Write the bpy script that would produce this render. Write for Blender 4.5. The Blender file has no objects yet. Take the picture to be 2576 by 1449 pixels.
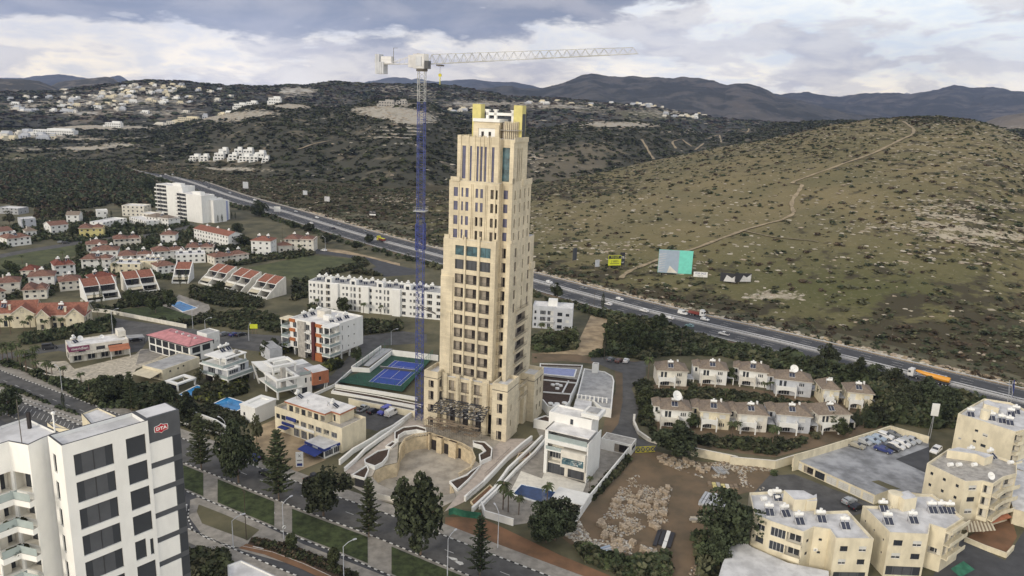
import bpy, math, random
import numpy as np
from mathutils import Vector, Matrix
rnd = random.Random(7)
nr = np.random.RandomState(11)
SC = bpy.context.scene
COL = SC.collection
# ---------------------------------------------------------------- camera
F, CX, CY, H = 1900.0, 1288.0, 724.5, 100.0
_P, _R = math.radians(13.6), math.radians(2.16)
cp, sp, cr, sr = math.cos(_P), math.sin(_P), math.cos(_R), math.sin(_R)
FW = np.array([0, cp, -sp]); _r0 = np.array([1, 0, 0.]); _u0 = np.array([0, sp, cp])
RT = cr * _r0 + sr * _u0; UP = -sr * _r0 + cr * _u0; CAM = np.array([0, 0, H])
cd = bpy.data.cameras.new("camera"); cam = bpy.data.objects.new("camera", cd); COL.objects.link(cam)
cd.sensor_width = 36; cd.lens = 36 * F / 2576; cd.clip_start = 1; cd.clip_end = 60000
cam.matrix_world = Matrix(((RT[0], UP[0], -FW[0], 0), (RT[1], UP[1], -FW[1], 0), (RT[2], UP[2], -FW[2], H), (0, 0, 0, 1)))
SC.camera = cam
# ---------------------------------------------------------------- world
SC.view_settings.view_transform = 'Standard'; SC.view_settings.look = 'None'
SC.view_settings.exposure = 0.12; SC.view_settings.gamma = 1
W = bpy.data.worlds.new("World"); SC.world = W; W.use_nodes = True
nt = W.node_tree; nt.nodes.clear()
def N(nt, t, **k):
 n = nt.nodes.new(t)
 for a, b in k.items():
  if a.startswith('i_'): n.inputs[int(a[2:])].default_value = b
  else: setattr(n, a, b)
 return n
def mth(nt, op, a, b=None, c=None, clamp=False):
 n = nt.nodes.new('ShaderNodeMath'); n.operation = op; n.use_clamp = clamp
 for i, v in enumerate((a, b, c)):
  if v is None: continue
  if isinstance(v, (int, float)): n.inputs[i].default_value = v
  else: nt.links.new(v, n.inputs[i])
 return n.outputs[0]
def mrange(nt, v, a, b, c, d, smooth=True):
 n = nt.nodes.new('ShaderNodeMapRange'); n.interpolation_type = 'SMOOTHSTEP' if smooth else 'LINEAR'
 nt.links.new(v, n.inputs[0])
 for i, x in enumerate((a, b, c, d)): n.inputs[i + 1].default_value = x
 return n.outputs[0]
def mixc(nt, f, a, b, mode='MIX'):
 n = nt.nodes.new('ShaderNodeMix'); n.data_type = 'RGBA'; n.blend_type = mode
 for s, v in ((0, f), (6, a), (7, b)):
  if isinstance(v, (int, float)): n.inputs[s].default_value = v
  elif isinstance(v, tuple): n.inputs[s].default_value = (*v[:3], 1)
  else: nt.links.new(v, n.inputs[s])
 return n.outputs[2]
def noise(nt, vec, scale, detail=4, rough=.55, dist=0.0):
 n = nt.nodes.new('ShaderNodeTexNoise'); n.inputs['Scale'].default_value = scale
 n.inputs['Detail'].default_value = detail; n.inputs['Roughness'].default_value = rough
 n.inputs['Distortion'].default_value = dist
 if vec is not None: nt.links.new(vec, n.inputs['Vector'])
 return n.outputs[0]
SUN_EL, SUN_ROT = math.radians(24), math.radians(222)
def build_world():
 tc = N(nt, 'ShaderNodeTexCoord'); sep = N(nt, 'ShaderNodeSeparateXYZ'); nt.links.new(tc.outputs['Generated'], sep.inputs[0])
 X, Y, Z = sep.outputs
 sky = N(nt, 'ShaderNodeTexSky', sky_type='NISHITA', sun_disc=False, sun_elevation=SUN_EL, sun_rotation=SUN_ROT, altitude=100, air_density=1.0, dust_density=1.5)
 skc = mixc(nt, 1.0, sky.outputs[0], (0.09, 0.09, 0.09), 'MULTIPLY')
 mp = N(nt, 'ShaderNodeMapping'); mp.inputs['Scale'].default_value = (1.0, 1.0, 3.2); nt.links.new(tc.outputs['Generated'], mp.inputs[0])
 v = mp.outputs[0]
 n1 = noise(nt, v, 6.5, 8, .56, .35); n2 = noise(nt, v, 17, 7, .58, .25); n3 = noise(nt, v, 2.2, 4, .5, .2)
 pale = mixc(nt, mrange(nt, X, -.1, .45, 0, 1), (.88, .88, .90), (.80, .95, 1.08))
 base = mixc(nt, .85, skc, pale)
 # broken mid-grey cloud on a bright ground, cream tops near the horizon
 m1 = mrange(nt, mth(nt, 'ADD', n1, mth(nt, 'MULTIPLY', mth(nt, 'SUBTRACT', n2, .5), .5)), .46, .57, 0, 1)
 greyc = mixc(nt, mrange(nt, n2, .35, .65, 0, 1), (.46, .43, .45), (.74, .70, .66))
 creamc = mixc(nt, mrange(nt, n2, .3, .62, 0, 1), (.92, .86, .76), (1.5, 1.27, .88))
 low = mixc(nt, mrange(nt, Z, .0, .10, .95, .35), base, creamc)
 c = mixc(nt, mth(nt, 'MULTIPLY', m1, .72), low, greyc)
 # the heavy dark bank, upper left
 edge = mrange(nt, X, -.12, .34, .068, .145)
 wob = mth(nt, 'MULTIPLY', mth(nt, 'SUBTRACT', mth(nt, 'ADD', mth(nt, 'MULTIPLY', n1, .6), mth(nt, 'MULTIPLY', n2, .4)), .5), .14)
 dd = mth(nt, 'ADD', mth(nt, 'SUBTRACT', Z, edge), wob)
 dm = mrange(nt, dd, -.004, .012, 0, .96)
 darkc = mixc(nt, mrange(nt, n1, .38, .60, 0, 1), (.18, .205, .27), (.38, .375, .40))
 darkc = mixc(nt, mrange(nt, n2, .62, .72, 0, .55), darkc, (.75, .72, .68))
 front = mrange(nt, Y, -.2, .2, 0, 1)
 c = mixc(nt, mth(nt, 'MULTIPLY', dm, front), c, darkc)
 bg = N(nt, 'ShaderNodeBackground'); nt.links.new(c, bg.inputs[0]); bg.inputs[1].default_value = 1.28
 out = N(nt, 'ShaderNodeOutputWorld'); nt.links.new(bg.outputs[0], out.inputs[0])
build_world()
sl = bpy.data.lights.new("sun", 'SUN'); sun = bpy.data.objects.new("sun", sl); COL.objects.link(sun)
sl.energy = 1.5; sl.angle = math.radians(10); sl.color = (1, .90, .74)
_sd = Vector((math.sin(SUN_ROT) * math.cos(SUN_EL), math.cos(SUN_ROT) * math.cos(SUN_EL), math.sin(SUN_EL)))
sun.rotation_euler = _sd.to_track_quat('Z', 'Y').to_euler()
# ---------------------------------------------------------------- picture-to-ground helpers (D = 2576 px wide plan of the view)
def ray(x, y): return FW + RT * (x - CX) / F - UP * (y - CY) / F
def G(x, y, z=0.0):
 d = ray(x, y); t = (z - H) / d[2]; p = CAM + d * t
 return (float(p[0]), float(p[1]))
def PX(p):
 d = np.asarray(p, float) - CAM; k = d @ FW
 return CX + F * (d @ RT) / k, CY - F * (d @ UP) / k
def HT(b, t):
 P = G(*b); lo, hi = 0, 99.0
 for _ in range(40):
  m = (lo + hi) / 2
  if PX((P[0], P[1], m))[1] > t[1]: lo = m
  else: hi = m
 return lo
_pan = {'A': (0, 496.4, .2083), 'B': (469.6, 496.4, .2083), 'C': (0, 724.5, .2083), 'D': (469.6, 724.5, .2083), 'E': (0, 992.8, .3148), 'F': (436, 972.7, .3286),
  'G': (805, 972.7, .3287), 'H': (1274.6, 872.1, .2778), 'I': (1341.7, 1073.3, .2592), 'J': (1576.5, 838.5, .2604), 'K': (1838, 1073.3, .28645),
  'L': (1972.3, 771.5, .2344), 'M': (1274.6, 603.8, .28645), 'N': (2180.2, 972.7, .3287), 'O': (737.9, 838.5, .162), 'P': (0, 905.6, .1852), 'S': (0, 161, .25),
  'T': (644, 161, .25), 'U': (1288, 161, .25), 'V': (1932, 161, .25), 'D0': (0, 0, 1)}
def q(s, *xy):
 a = _pan[s]; return [(a[0] + a[2] * xy[i], a[1] + a[2] * xy[i + 1]) for i in range(0, len(xy), 2)]
def g(s, *xy, z=0.0): return [G(*p, z) for p in q(s, *xy)]
# ---------------------------------------------------------------- object helpers
def tag(o, label=None, cat=None, group=None, kind=None):
 if label: o['label'] = label
 if cat: o['category'] = cat
 if group: o['group'] = group
 if kind: o['kind'] = kind
 return o
def empty(name, label, cat, loc=(0, 0, 0), rz=0, group=None):
 o = bpy.data.objects.new(name, None); COL.objects.link(o); o.empty_display_size = 1
 o.location = (*loc, 0) if len(loc) == 2 else loc; o.rotation_euler = (0, 0, rz); tag(o, label, cat, group); return o
def lk(name, me, parent=None, loc=(0, 0, 0), rz=0):
 o = bpy.data.objects.new(name, me); COL.objects.link(o); o.parent = parent; o.location = loc; o.rotation_euler = (0, 0, rz); return o
def snap(o): return (o, [(c, [g for g in c.children]) for c in o.children])
def inst(t, label=None, loc=None, rz=None, group=None):     # copy of a thing with copies of its parts and sub-parts
 o = t[0].copy(); COL.objects.link(o)
 if loc: o.location = loc
 if rz is not None: o.rotation_euler = (0, 0, rz)
 tag(o, label, None, group)
 for ch, gs in t[1]:
  c = ch.copy(); COL.objects.link(c); c.parent = o
  for g_ in gs: d = g_.copy(); COL.objects.link(d); d.parent = c
 return o
class MB:
 def __init__(s): s.v = []; s.f = []; s.m = []; s.mats = []
 def mi(s, mat):
  if mat not in s.mats: s.mats.append(mat)
  return s.mats.index(mat)
 def poly(s, pts, mat):
  n = len(s.v); s.v += [tuple(p) for p in pts]; s.f.append(tuple(range(n, n + len(pts)))); s.m.append(s.mi(mat)); return s
 def box(s, x0, x1, y0, y1, z0, z1, mat, top=None, rot=None, org=(0, 0)):
  c = [(x0, y0, z0), (x1, y0, z0), (x1, y1, z0), (x0, y1, z0), (x0, y0, z1), (x1, y0, z1), (x1, y1, z1), (x0, y1, z1)]
  if rot is not None:
   a, b = math.cos(rot), math.sin(rot); c = [(org[0] + x * a - y * b, org[1] + x * b + y * a, z) for x, y, z in c]
  n = len(s.v); s.v += c; k = s.mi(mat); kt = s.mi(top) if top else k
  for i, fc in enumerate(((3, 2, 1, 0), (4, 5, 6, 7), (0, 1, 5, 4), (1, 2, 6, 5), (2, 3, 7, 6), (3, 0, 4, 7))):
   s.f.append(tuple(n + j for j in fc)); s.m.append(kt if i == 1 else k)
  return s
 def prism(s, pts, z0, z1, mat, top=None):
  n = len(pts); a = sum(pts[i][0] * pts[(i + 1) % n][1] - pts[(i + 1) % n][0] * pts[i][1] for i in range(n))
  if a < 0: pts = pts[::-1]
  b = len(s.v); s.v += [(p[0], p[1], z0) for p in pts] + [(p[0], p[1], z1) for p in pts]; k = s.mi(mat)
  for i in range(n): j = (i + 1) % n; s.f.append((b + i, b + j, b + n + j, b + n + i)); s.m.append(k)
  s.f.append(tuple(b + n + i for i in range(n))); s.m.append(s.mi(top) if top else k)
  s.f.append(tuple(b + i for i in reversed(range(n)))); s.m.append(k); return s
 def tube(s, p, q_, r, mat, n=6, r2=None, cap=True):
  p = Vector(p); q_ = Vector(q_); d = (q_ - p)
  if d.length < 1e-6: return s
  d.normalize(); a = d.orthogonal().normalized(); b = d.cross(a); r2 = r if r2 is None else r2; k = s.mi(mat); o = len(s.v)
  for c, rr in ((p, r), (q_, r2)):
   for i in range(n): t = 2 * math.pi * i / n; s.v.append(tuple(c + (a * math.cos(t) + b * math.sin(t)) * rr))
  for i in range(n): j = (i + 1) % n; s.f.append((o + i, o + j, o + n + j, o + n + i)); s.m.append(k)
  if cap: s.f.append(tuple(o + i for i in reversed(range(n)))); s.f.append(tuple(o + n + i for i in range(n))); s.m += [k, k]
  return s
 def bar(s, p, q_, w, mat): return s.tube(p, q_, w * .7, mat, 4)
 def ball(s, c, rx, ry, rz, mat, nu=8, nv=5):
  o = len(s.v); k = s.mi(mat)
  for j in range(nv + 1):
   ph = math.pi * j / nv
   for i in range(nu): t = 2 * math.pi * i / nu; s.v.append((c[0] + rx * math.sin(ph) * math.cos(t), c[1] + ry * math.sin(ph) * math.sin(t), c[2] + rz * math.cos(ph)))
  for j in range(nv):
   for i in range(nu): i2 = (i + 1) % nu; s.f.append((o + j * nu + i, o + (j + 1) * nu + i, o + (j + 1) * nu + i2, o + j * nu + i2)); s.m.append(k)
  return s
 def line(s, pts, w, z, mat, h=0.0):       # flat ribbon or low wall along a polyline
  P = [Vector(p[:2]) for p in pts]
  for i in range(len(P) - 1):
   d = (P[i + 1] - P[i]);
   if d.length < 1e-4: continue
   d.normalize(); nn = Vector((-d.y, d.x)) * w / 2
   a, b, c, e = P[i] + nn, P[i] - nn, P[i + 1] - nn, P[i + 1] + nn
   if h <= 0: s.poly([(*b, z), (*c, z), (*e, z), (*a, z)], mat)
   else: s.prism([tuple(b), tuple(c), tuple(e), tuple(a)], z, z + h, mat)
  return s
 def mesh(s, name='mesh', smooth=False):
  me = bpy.data.meshes.new(name); me.from_pydata(s.v, [], s.f)
  for m in s.mats: me.materials.append(m)
  me.polygons.foreach_set('material_index', s.m)
  if smooth: me.polygons.foreach_set('use_smooth', [True] * len(s.f))
  me.update(); return me
 def build(s, name, parent=None, smooth=False, loc=(0, 0, 0), rz=0): return lk(name, s.mesh(name, smooth), parent, loc, rz)
def struct(name, mb, z=0): o = mb.build(name); tag(o, kind='structure'); return o
def npmesh(name, V, Fq, mats, mi=None, smooth=False):   # V (n,3), Fq (m,k)
 me = bpy.data.meshes.new(name); n, m, k = len(V), len(Fq), Fq.shape[1]
 me.vertices.add(n); me.vertices.foreach_set('co', np.ascontiguousarray(V, dtype=np.float32).ravel())
 me.loops.add(m * k); me.loops.foreach_set('vertex_index', np.ascontiguousarray(Fq, dtype=np.int32).ravel())
 me.polygons.add(m); me.polygons.foreach_set('loop_start', np.arange(0, m * k, k, dtype=np.int32))
 if mi is not None: me.polygons.foreach_set('material_index', mi.astype(np.int32))
 if smooth: me.polygons.foreach_set('use_smooth', np.ones(m, dtype=bool))
 for t in mats: me.materials.append(t)
 me.update(calc_edges=True); return me
def scatter(name, tmpl, P, S, mats, rot=None, smooth=False):  # tmpl=(V,F); P (n,3); S (n,) or (n,3)
 V, Fq = tmpl; n = len(P); a = nr.rand(n) * 6.283 if rot is None else rot
 S = np.asarray(S, float); S = np.repeat(S[:, None], 3, 1) if S.ndim == 1 else S
 c, s_ = np.cos(a)[:, None], np.sin(a)[:, None]; v = V[None] * S[:, None, :]
 W_ = np.stack([v[..., 0] * c - v[..., 1] * s_, v[..., 0] * s_ + v[..., 1] * c, v[..., 2]], -1) + P[:, None, :]
 Fa = Fq[None] + (np.arange(n) * len(V))[:, None, None]
 mi = np.repeat(nr.randint(0, len(mats), n), len(Fq)) if len(mats) > 1 else None
 return npmesh(name, W_.reshape(-1, 3), Fa.reshape(-1, Fq.shape[1]), mats, mi, smooth)
# ---------------------------------------------------------------- materials
def mat(name, col, rough=.85, var=.12, scale=.6, spec=.3, metal=0, bump=0, col2=None, streak=False, detail=5, objrand=0, brick=0):
 m = bpy.data.materials.new(name); m.use_nodes = True; t = m.node_tree; b = t.nodes['Principled BSDF']
 b.inputs['Roughness'].default_value = rough; b.inputs['Metallic'].default_value = metal
 b.inputs['Specular IOR Level'].default_value = spec
 geo = N(t, 'ShaderNodeNewGeometry'); v = geo.outputs['Position']
 if streak:
  mp = N(t, 'ShaderNodeMapping'); mp.inputs['Scale'].default_value = (1, 1, .5); t.links.new(v, mp.inputs[0]); v = mp.outputs[0]
 n = noise(t, v, scale, detail, .6)
 dk = col2 if col2 else tuple(c * (1 - var * 2.2) for c in col); lt = col if col2 else tuple(min(1, c * (1 + var * .7)) for c in col)
 c = mixc(t, mrange(t, n, .32, .66, 0, 1), dk, lt)
 if brick:
  s3 = N(t, 'ShaderNodeSeparateXYZ'); t.links.new(geo.outputs['Position'], s3.inputs[0]); c3 = N(t, 'ShaderNodeCombineXYZ'); t.links.new(mth(t, 'ADD', s3.outputs[0], s3.outputs[1]), c3.inputs[0]); t.links.new(s3.outputs[2], c3.inputs[1])
  bt = N(t, 'ShaderNodeTexBrick'); t.links.new(c3.outputs[0], bt.inputs['Vector']); bt.inputs['Scale'].default_value = 1; bt.inputs['Brick Width'].default_value = 1.3; bt.inputs['Row Height'].default_value = .62; bt.inputs['Mortar Size'].default_value = .02
  for k_, v_ in ((1, 1.0), (2, 1 - brick), (3, .78)): bt.inputs[k_].default_value = (v_, v_, v_ * .98, 1)
  c = mixc(t, 1.0, c, bt.outputs[0], 'MULTIPLY')
 if objrand:
  oi = N(t, 'ShaderNodeObjectInfo'); hs = N(t, 'ShaderNodeHueSaturation'); t.links.new(c, hs.inputs['Color'])
  t.links.new(mrange(t, oi.outputs['Random'], 0, 1, 1 - objrand, 1 + objrand, False), hs.inputs['Value']); t.links.new(mrange(t, oi.outputs['Random'], 0, 1, .5 - objrand * .08, .5 + objrand * .06, False), hs.inputs['Hue']); c = hs.outputs[0]
 t.links.new(c, b.inputs['Base Color'])
 if bump:
  bp = N(t, 'ShaderNodeBump'); bp.inputs['Strength'].default_value = bump; bp.inputs['Distance'].default_value = .2
  t.links.new(noise(t, v, scale * 6, 4), bp.inputs['Height']); t.links.new(bp.outputs[0], b.inputs['Normal'])
 return m
M = {}
M['white'] = mat('white_render', (.78, .78, .76), var=.028, streak=True)
M['offwhite'] = mat('offwhite_render', (.70, .67, .60), var=.07, streak=True)
M['cream'] = mat('cream_render', (.72, .655, .50), var=.075, streak=True, scale=.4)
M['creamy2'] = mat('pale_cream_render', (.70, .635, .48), var=.08, streak=True)
M['yellow'] = mat('yellow_render', (.66, .58, .26), var=.06)
M['stone'] = mat('tower_limestone', (.69, .61, .465), var=.085, streak=True, scale=.25, bump=.05, brick=.13)
M['stone2'] = mat('garden_limestone', (.62, .52, .36), var=.1, scale=.8)
M['pylon'] = mat('yellow_cladding', (.62, .56, .23), var=.05)
M['tan'] = mat('tan_roof_tiles', (.235, .19, .15), var=.12, scale=1.5, bump=.1)
M['red'] = mat('red_roof_tiles', (.27, .115, .08), var=.14, scale=1.2, bump=.1)
M['brown'] = mat('brown_roof_tiles', (.22, .12, .09), var=.16, scale=1.2, bump=.1)
M['dred'] = mat('dark_red_roof_tiles', (.20, .07, .05), var=.14, scale=1.2, bump=.1)
M['orange'] = mat('orange_panel', (.42, .15, .055), var=.08)
M['trim'] = mat('terracotta_trim', (.40, .16, .09), var=.08)
M['maroon'] = mat('maroon_panel', (.11, .035, .035), var=.08)
M['pink'] = mat('pink_membrane_roof', (.55, .25, .26), var=.10, scale=.5)
M['roofg'] = mat('grey_roof_screed', (.40, .40, .40), var=.14, scale=.35, detail=8)
M['roofl'] = mat('pale_roof_screed', (.62, .62, .63), var=.12, scale=.3, detail=8)
M['roofw'] = mat('white_roof_coating', (.74, .73, .72), var=.10, scale=.35, detail=8)
M['dgrey'] = mat('anthracite_cladding', (.085, .09, .10), var=.05)
M['grey'] = mat('grey_render', (.38, .39, .41), var=.06)
M['lgrey'] = mat('light_grey_render', (.52, .54, .58), var=.06)
M['conc'] = mat('bare_concrete', (.42, .40, .37), var=.14, scale=.8)
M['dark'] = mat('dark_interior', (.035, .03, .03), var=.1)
M['inner'] = mat('unfinished_interior', (.36, .32, .27), var=.1)
M['glass'] = mat('window_glass', (.035, .04, .05), rough=.12, var=.05, spec=.7)
M['glassb'] = mat('blue_tinted_glass', (.075, .08, .16), rough=.15, var=.15, spec=.7, scale=.5)
M['glasst'] = mat('teal_glass', (.06, .13, .16), rough=.12, var=.3, spec=.7, scale=.4)
M['glassg'] = mat('grey_office_glass', (.05, .055, .065), rough=.15, var=.06, spec=.6, scale=.2)
M['curtain'] = mat('white_shutter', (.62, .62, .60), var=.05)
M['frame'] = mat('white_window_frame', (.7, .7, .7), var=.03)
M['fdark'] = mat('dark_metal', (.04, .04, .045), rough=.5, var=.05)
M['rail'] = mat('railing_metal', (.10, .09, .08), rough=.5, var=.05)
M['gl_rail'] = mat('balustrade_glass', (.36, .42, .42), rough=.15, var=.05, spec=.6)
M['crane_b'] = mat('blue_crane_paint', (.06, .08, .27), rough=.5, var=.15)
M['crane_w'] = mat('white_crane_paint', (.42, .43, .43), rough=.5, var=.1)
M['solar'] = mat('solar_collector', (.02, .025, .05), rough=.2, var=.1, spec=.6)
M['tank'] = mat('white_tank', (.82, .82, .80), rough=.45, var=.04)
M['asph'] = mat('asphalt', (.075, .077, .083), var=.10, scale=.25, detail=8)
M['asph2'] = mat('old_asphalt', (.11, .108, .105), var=.14, scale=.25, detail=8)
M['lot'] = mat('worn_lot_concrete', (.34, .35, .37), var=.22, scale=.16, detail=9)
M['pave'] = mat('pavement_slabs', (.30, .28, .25), var=.12, scale=.5, detail=8)
M['pink_pave'] = mat('ramp_paving', (.46, .40, .35), var=.08, scale=.6)
M['plaza'] = mat('dusty_plaza_concrete', (.44, .40, .34), var=.14, scale=.25, detail=9)
M['paint'] = mat('road_paint', (.62, .62, .60), var=.12, scale=2)
M['kblack'] = mat('black_kerb_paint', (.04, .04, .04), var=.1)
M['lawn'] = mat('lawn', (.058, .076, .030), var=.25, scale=.5, detail=8, bump=.3)
M['meadow'] = mat('meadow_grass', (.105, .115, .05), var=.25, scale=.12, detail=12, col2=(.055, .065, .03))
M['dirt'] = mat('bare_dirt', (.19, .135, .085), var=.2, scale=.12, detail=10, col2=(.12, .095, .062))
M['rdirt'] = mat('red_dirt', (.23, .125, .07), var=.2, scale=.15, detail=10, col2=(.14, .085, .05))
M['sand'] = mat('pale_sandy_track', (.40, .31, .20), var=.18, scale=.2, detail=9)
M['field'] = mat('rough_field', (.15, .135, .08), var=.2, scale=.07, detail=14, col2=(.065, .065, .038))
M['soil'] = mat('planter_soil', (.075, .05, .035), var=.15, scale=1)
M['court'] = mat('court_blue', (.04, .075, .33), var=.05)
M['courtg'] = mat('court_green', (.03, .075, .055), var=.08)
M['pool'] = mat('pool_water', (.03, .24, .55), rough=.08, var=.14, spec=.6, scale=.5)
M['poold'] = mat('deep_pool_water', (.02, .055, .16), rough=.08, var=.12, spec=.6)
M['poolp'] = mat('lavender_pool_water', (.27, .31, .55), rough=.1, var=.06, spec=.6)
M['purple'] = mat('purple_sign', (.21, .06, .12), var=.05)
M['blue'] = mat('blue_fascia', (.035, .055, .22), var=.05)
M['teal'] = mat('turquoise_poster', (.20, .68, .57), var=.04)
M['lime'] = mat('lime_poster', (.62, .66, .05), var=.04)
M['fence_g'] = mat('green_mesh_fence', (.04, .16, .10), var=.15)
M['yg'] = mat('yellow_gate_paint', (.55, .50, .06), var=.1)
M['awn'] = mat('beige_awning', (.55, .50, .38), var=.06)
M['rock'] = mat('pale_limestone_rock', (.52, .47, .38), var=.18, scale=.8, detail=8, bump=.3)
M['carton'] = mat('stone_pallets', (.44, .36, .27), var=.18, scale=1.5)
M['wood'] = mat('weathered_timber', (.26, .20, .14), var=.15, scale=2)
M['bark'] = mat('tree_bark', (.16, .12, .09), var=.15, scale=3)
M['stem'] = mat('shrub_stem', (.10, .08, .06), var=.1)
M['leafd'] = mat('dark_foliage', (.056, .068, .035), rough=.9, var=.3, scale=.5, objrand=.22)
M['leafm'] = mat('mid_foliage', (.072, .088, .040), rough=.9, var=.3, scale=.5, objrand=.22)
M['leafo'] = mat('olive_foliage', (.10, .10, .055), rough=.9, var=.25, scale=.5, objrand=.2)
M['leafp'] = mat('palm_foliage', (.07, .085, .035), rough=.8, var=.25, scale=.8, objrand=.2)
M['track'] = mat('worn_earth', (.34, .275, .18), var=.15, scale=.3)
M['srock'] = mat('weathered_rock', (.40, .355, .27), var=.15, scale=.3)
M['leafr'] = mat('russet_scrub', (.088, .066, .042), rough=.9, var=.25, scale=.5)
M['leafy'] = mat('yellow_green_foliage', (.16, .17, .04), rough=.9, var=.2, scale=.5)
def paintm(n, c): M[n] = mat(n, c, rough=.3, var=.03, spec=.6)
for n_, c_ in dict(car_white=(.75, .75, .75), car_silver=(.42, .44, .46), car_grey=(.16, .17, .18), car_black=(.02, .02, .022), car_blue=(.03, .045, .17), car_teal=(.18, .30, .32),
                   car_red=(.30, .03, .03), car_sky=(.36, .44, .54), car_gold=(.34, .32, .26), tank_orange=(.75, .33, .02), van_blue=(.10, .11, .45), truck_red=(.24, .06, .05), car_brown=(.14, .08, .07)).items(): paintm(n_, c_)
M['tyre'] = mat('rubber', (.018, .018, .018), var=.05)
M['tail'] = mat('red_lens', (.35, .01, .01), rough=.3, var=.02)
M['head'] = mat('clear_lens', (.7, .7, .68), rough=.2, var=.02)
# ================================================================ terrain
def _h(i, j, s):
 x = np.sin(i * 127.1 + j * 311.7 + s * 74.7) * 43758.5453; return x - np.floor(x)
def vnoise(x, y, s=0):
 i, j = np.floor(x), np.floor(y); fx, fy = x - i, y - j; fx = fx * fx * (3 - 2 * fx); fy = fy * fy * (3 - 2 * fy)
 return (_h(i, j, s) * (1 - fx) + _h(i + 1, j, s) * fx) * (1 - fy) + (_h(i, j + 1, s) * (1 - fx) + _h(i + 1, j + 1, s) * fx) * fy
def fbm(x, y, o=5, s=0, ridged=False):
 t = 0; a = .5; f = 1
 for k in range(o):
  n = vnoise(x * f, y * f, s + k * 3.1)
  if ridged: n = 1 - np.abs(2 * n - 1)
  t = t + a * n; a *= .5; f *= 2.03
 return t
def terr_mat(name, grass, grass2, scrub, rock, scr_scale, rock_scale, dist_soft=.06, base_rock=.0):
 m = bpy.data.materials.new(name); m.use_nodes = True; t = m.node_tree; b = t.nodes['Principled BSDF']; b.inputs['Roughness'].default_value = .95; b.inputs['Specular IOR Level'].default_value = .1
 at = N(t, 'ShaderNodeAttribute', attribute_name='cover'); sp_ = N(t, 'ShaderNodeSeparateColor'); t.links.new(at.outputs['Color'], sp_.inputs[0])
 R_, G_, B_ = sp_.outputs
 geo = N(t, 'ShaderNodeNewGeometry'); P = geo.outputs['Position']
 n1 = noise(t, P, scr_scale, 9, .62, .3); n2 = noise(t, P, rock_scale, 9, .68, .6); n3 = noise(t, P, scr_scale * .22, 5, .6); n4 = noise(t, P, rock_scale * 3.1, 6, .7)
 c = mixc(t, mrange(t, n3, .35, .65, 0, 1), grass, grass2)
 c = mixc(t, G_, c, (.075, .085, .030))
 c = mixc(t, mth(t, 'MULTIPLY', mrange(t, n4, .5, .75, 0, 1), .22), c, rock)
 th = mth(t, 'SUBTRACT', .72, mth(t, 'MULTIPLY', B_, .44))
 c = mixc(t, mth(t, 'MULTIPLY', mrange(t, mth(t, 'SUBTRACT', n1, th), -dist_soft, dist_soft, 0, 1), .93), c, scrub)
 th2 = mth(t, 'SUBTRACT', .72 - base_rock, mth(t, 'MULTIPLY', R_, .33)); nn = mth(t, 'ADD', mth(t, 'MULTIPLY', n2, .5), mth(t, 'MULTIPLY', n4, .5))
 c = mixc(t, mrange(t, mth(t, 'SUBTRACT', nn, th2), -.03, .07, 0, .85), c, rock)
 t.links.new(c, b.inputs['Base Color'])
 bp = N(t, 'ShaderNodeBump'); bp.inputs['Strength'].default_value = .5; bp.inputs['Distance'].default_value = 1.2 / max(scr_scale * 12, .3)
 t.links.new(n1, bp.inputs['Height']); t.links.new(bp.outputs[0], b.inputs['Normal'])
 return m
TM_A = terr_mat('dry_hill', (.205, .172, .093), (.150, .135, .072), (.066, .058, .038), (.46, .41, .32), .07, .11)
TM_B = terr_mat('scrub_hill', (.175, .150, .105), (.125, .112, .082), (.062, .062, .047), (.46, .43, .37), .03, .045)
TM_C = terr_mat('far_scrub_hill', (.21, .18, .14), (.15, .13, .105), (.06, .062, .055), (.50, .48, .44), .012, .018)
TM_M = terr_mat('mountain', (.11, .10, .09), (.075, .075, .07), (.042, .045, .042), (.34, .30, .25), .006, .005)
TM_P = terr_mat('pale_mountain', (.42, .40, .36), (.30, .30, .28), (.12, .12, .12), (.6, .58, .54), .004, .005)
def interp(tab, x): return np.interp(x, [t[0] for t in tab], [t[1] for t in tab])
RIDGES = {}
def blobs(px, py, L):
 c = np.zeros_like(px)
 for x, y, rx, ry, w in L: c = c + w * np.exp(-(((px - x) / rx) ** 2 + ((py - y) / ry) ** 2) ** 1.5)
 return c
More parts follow.
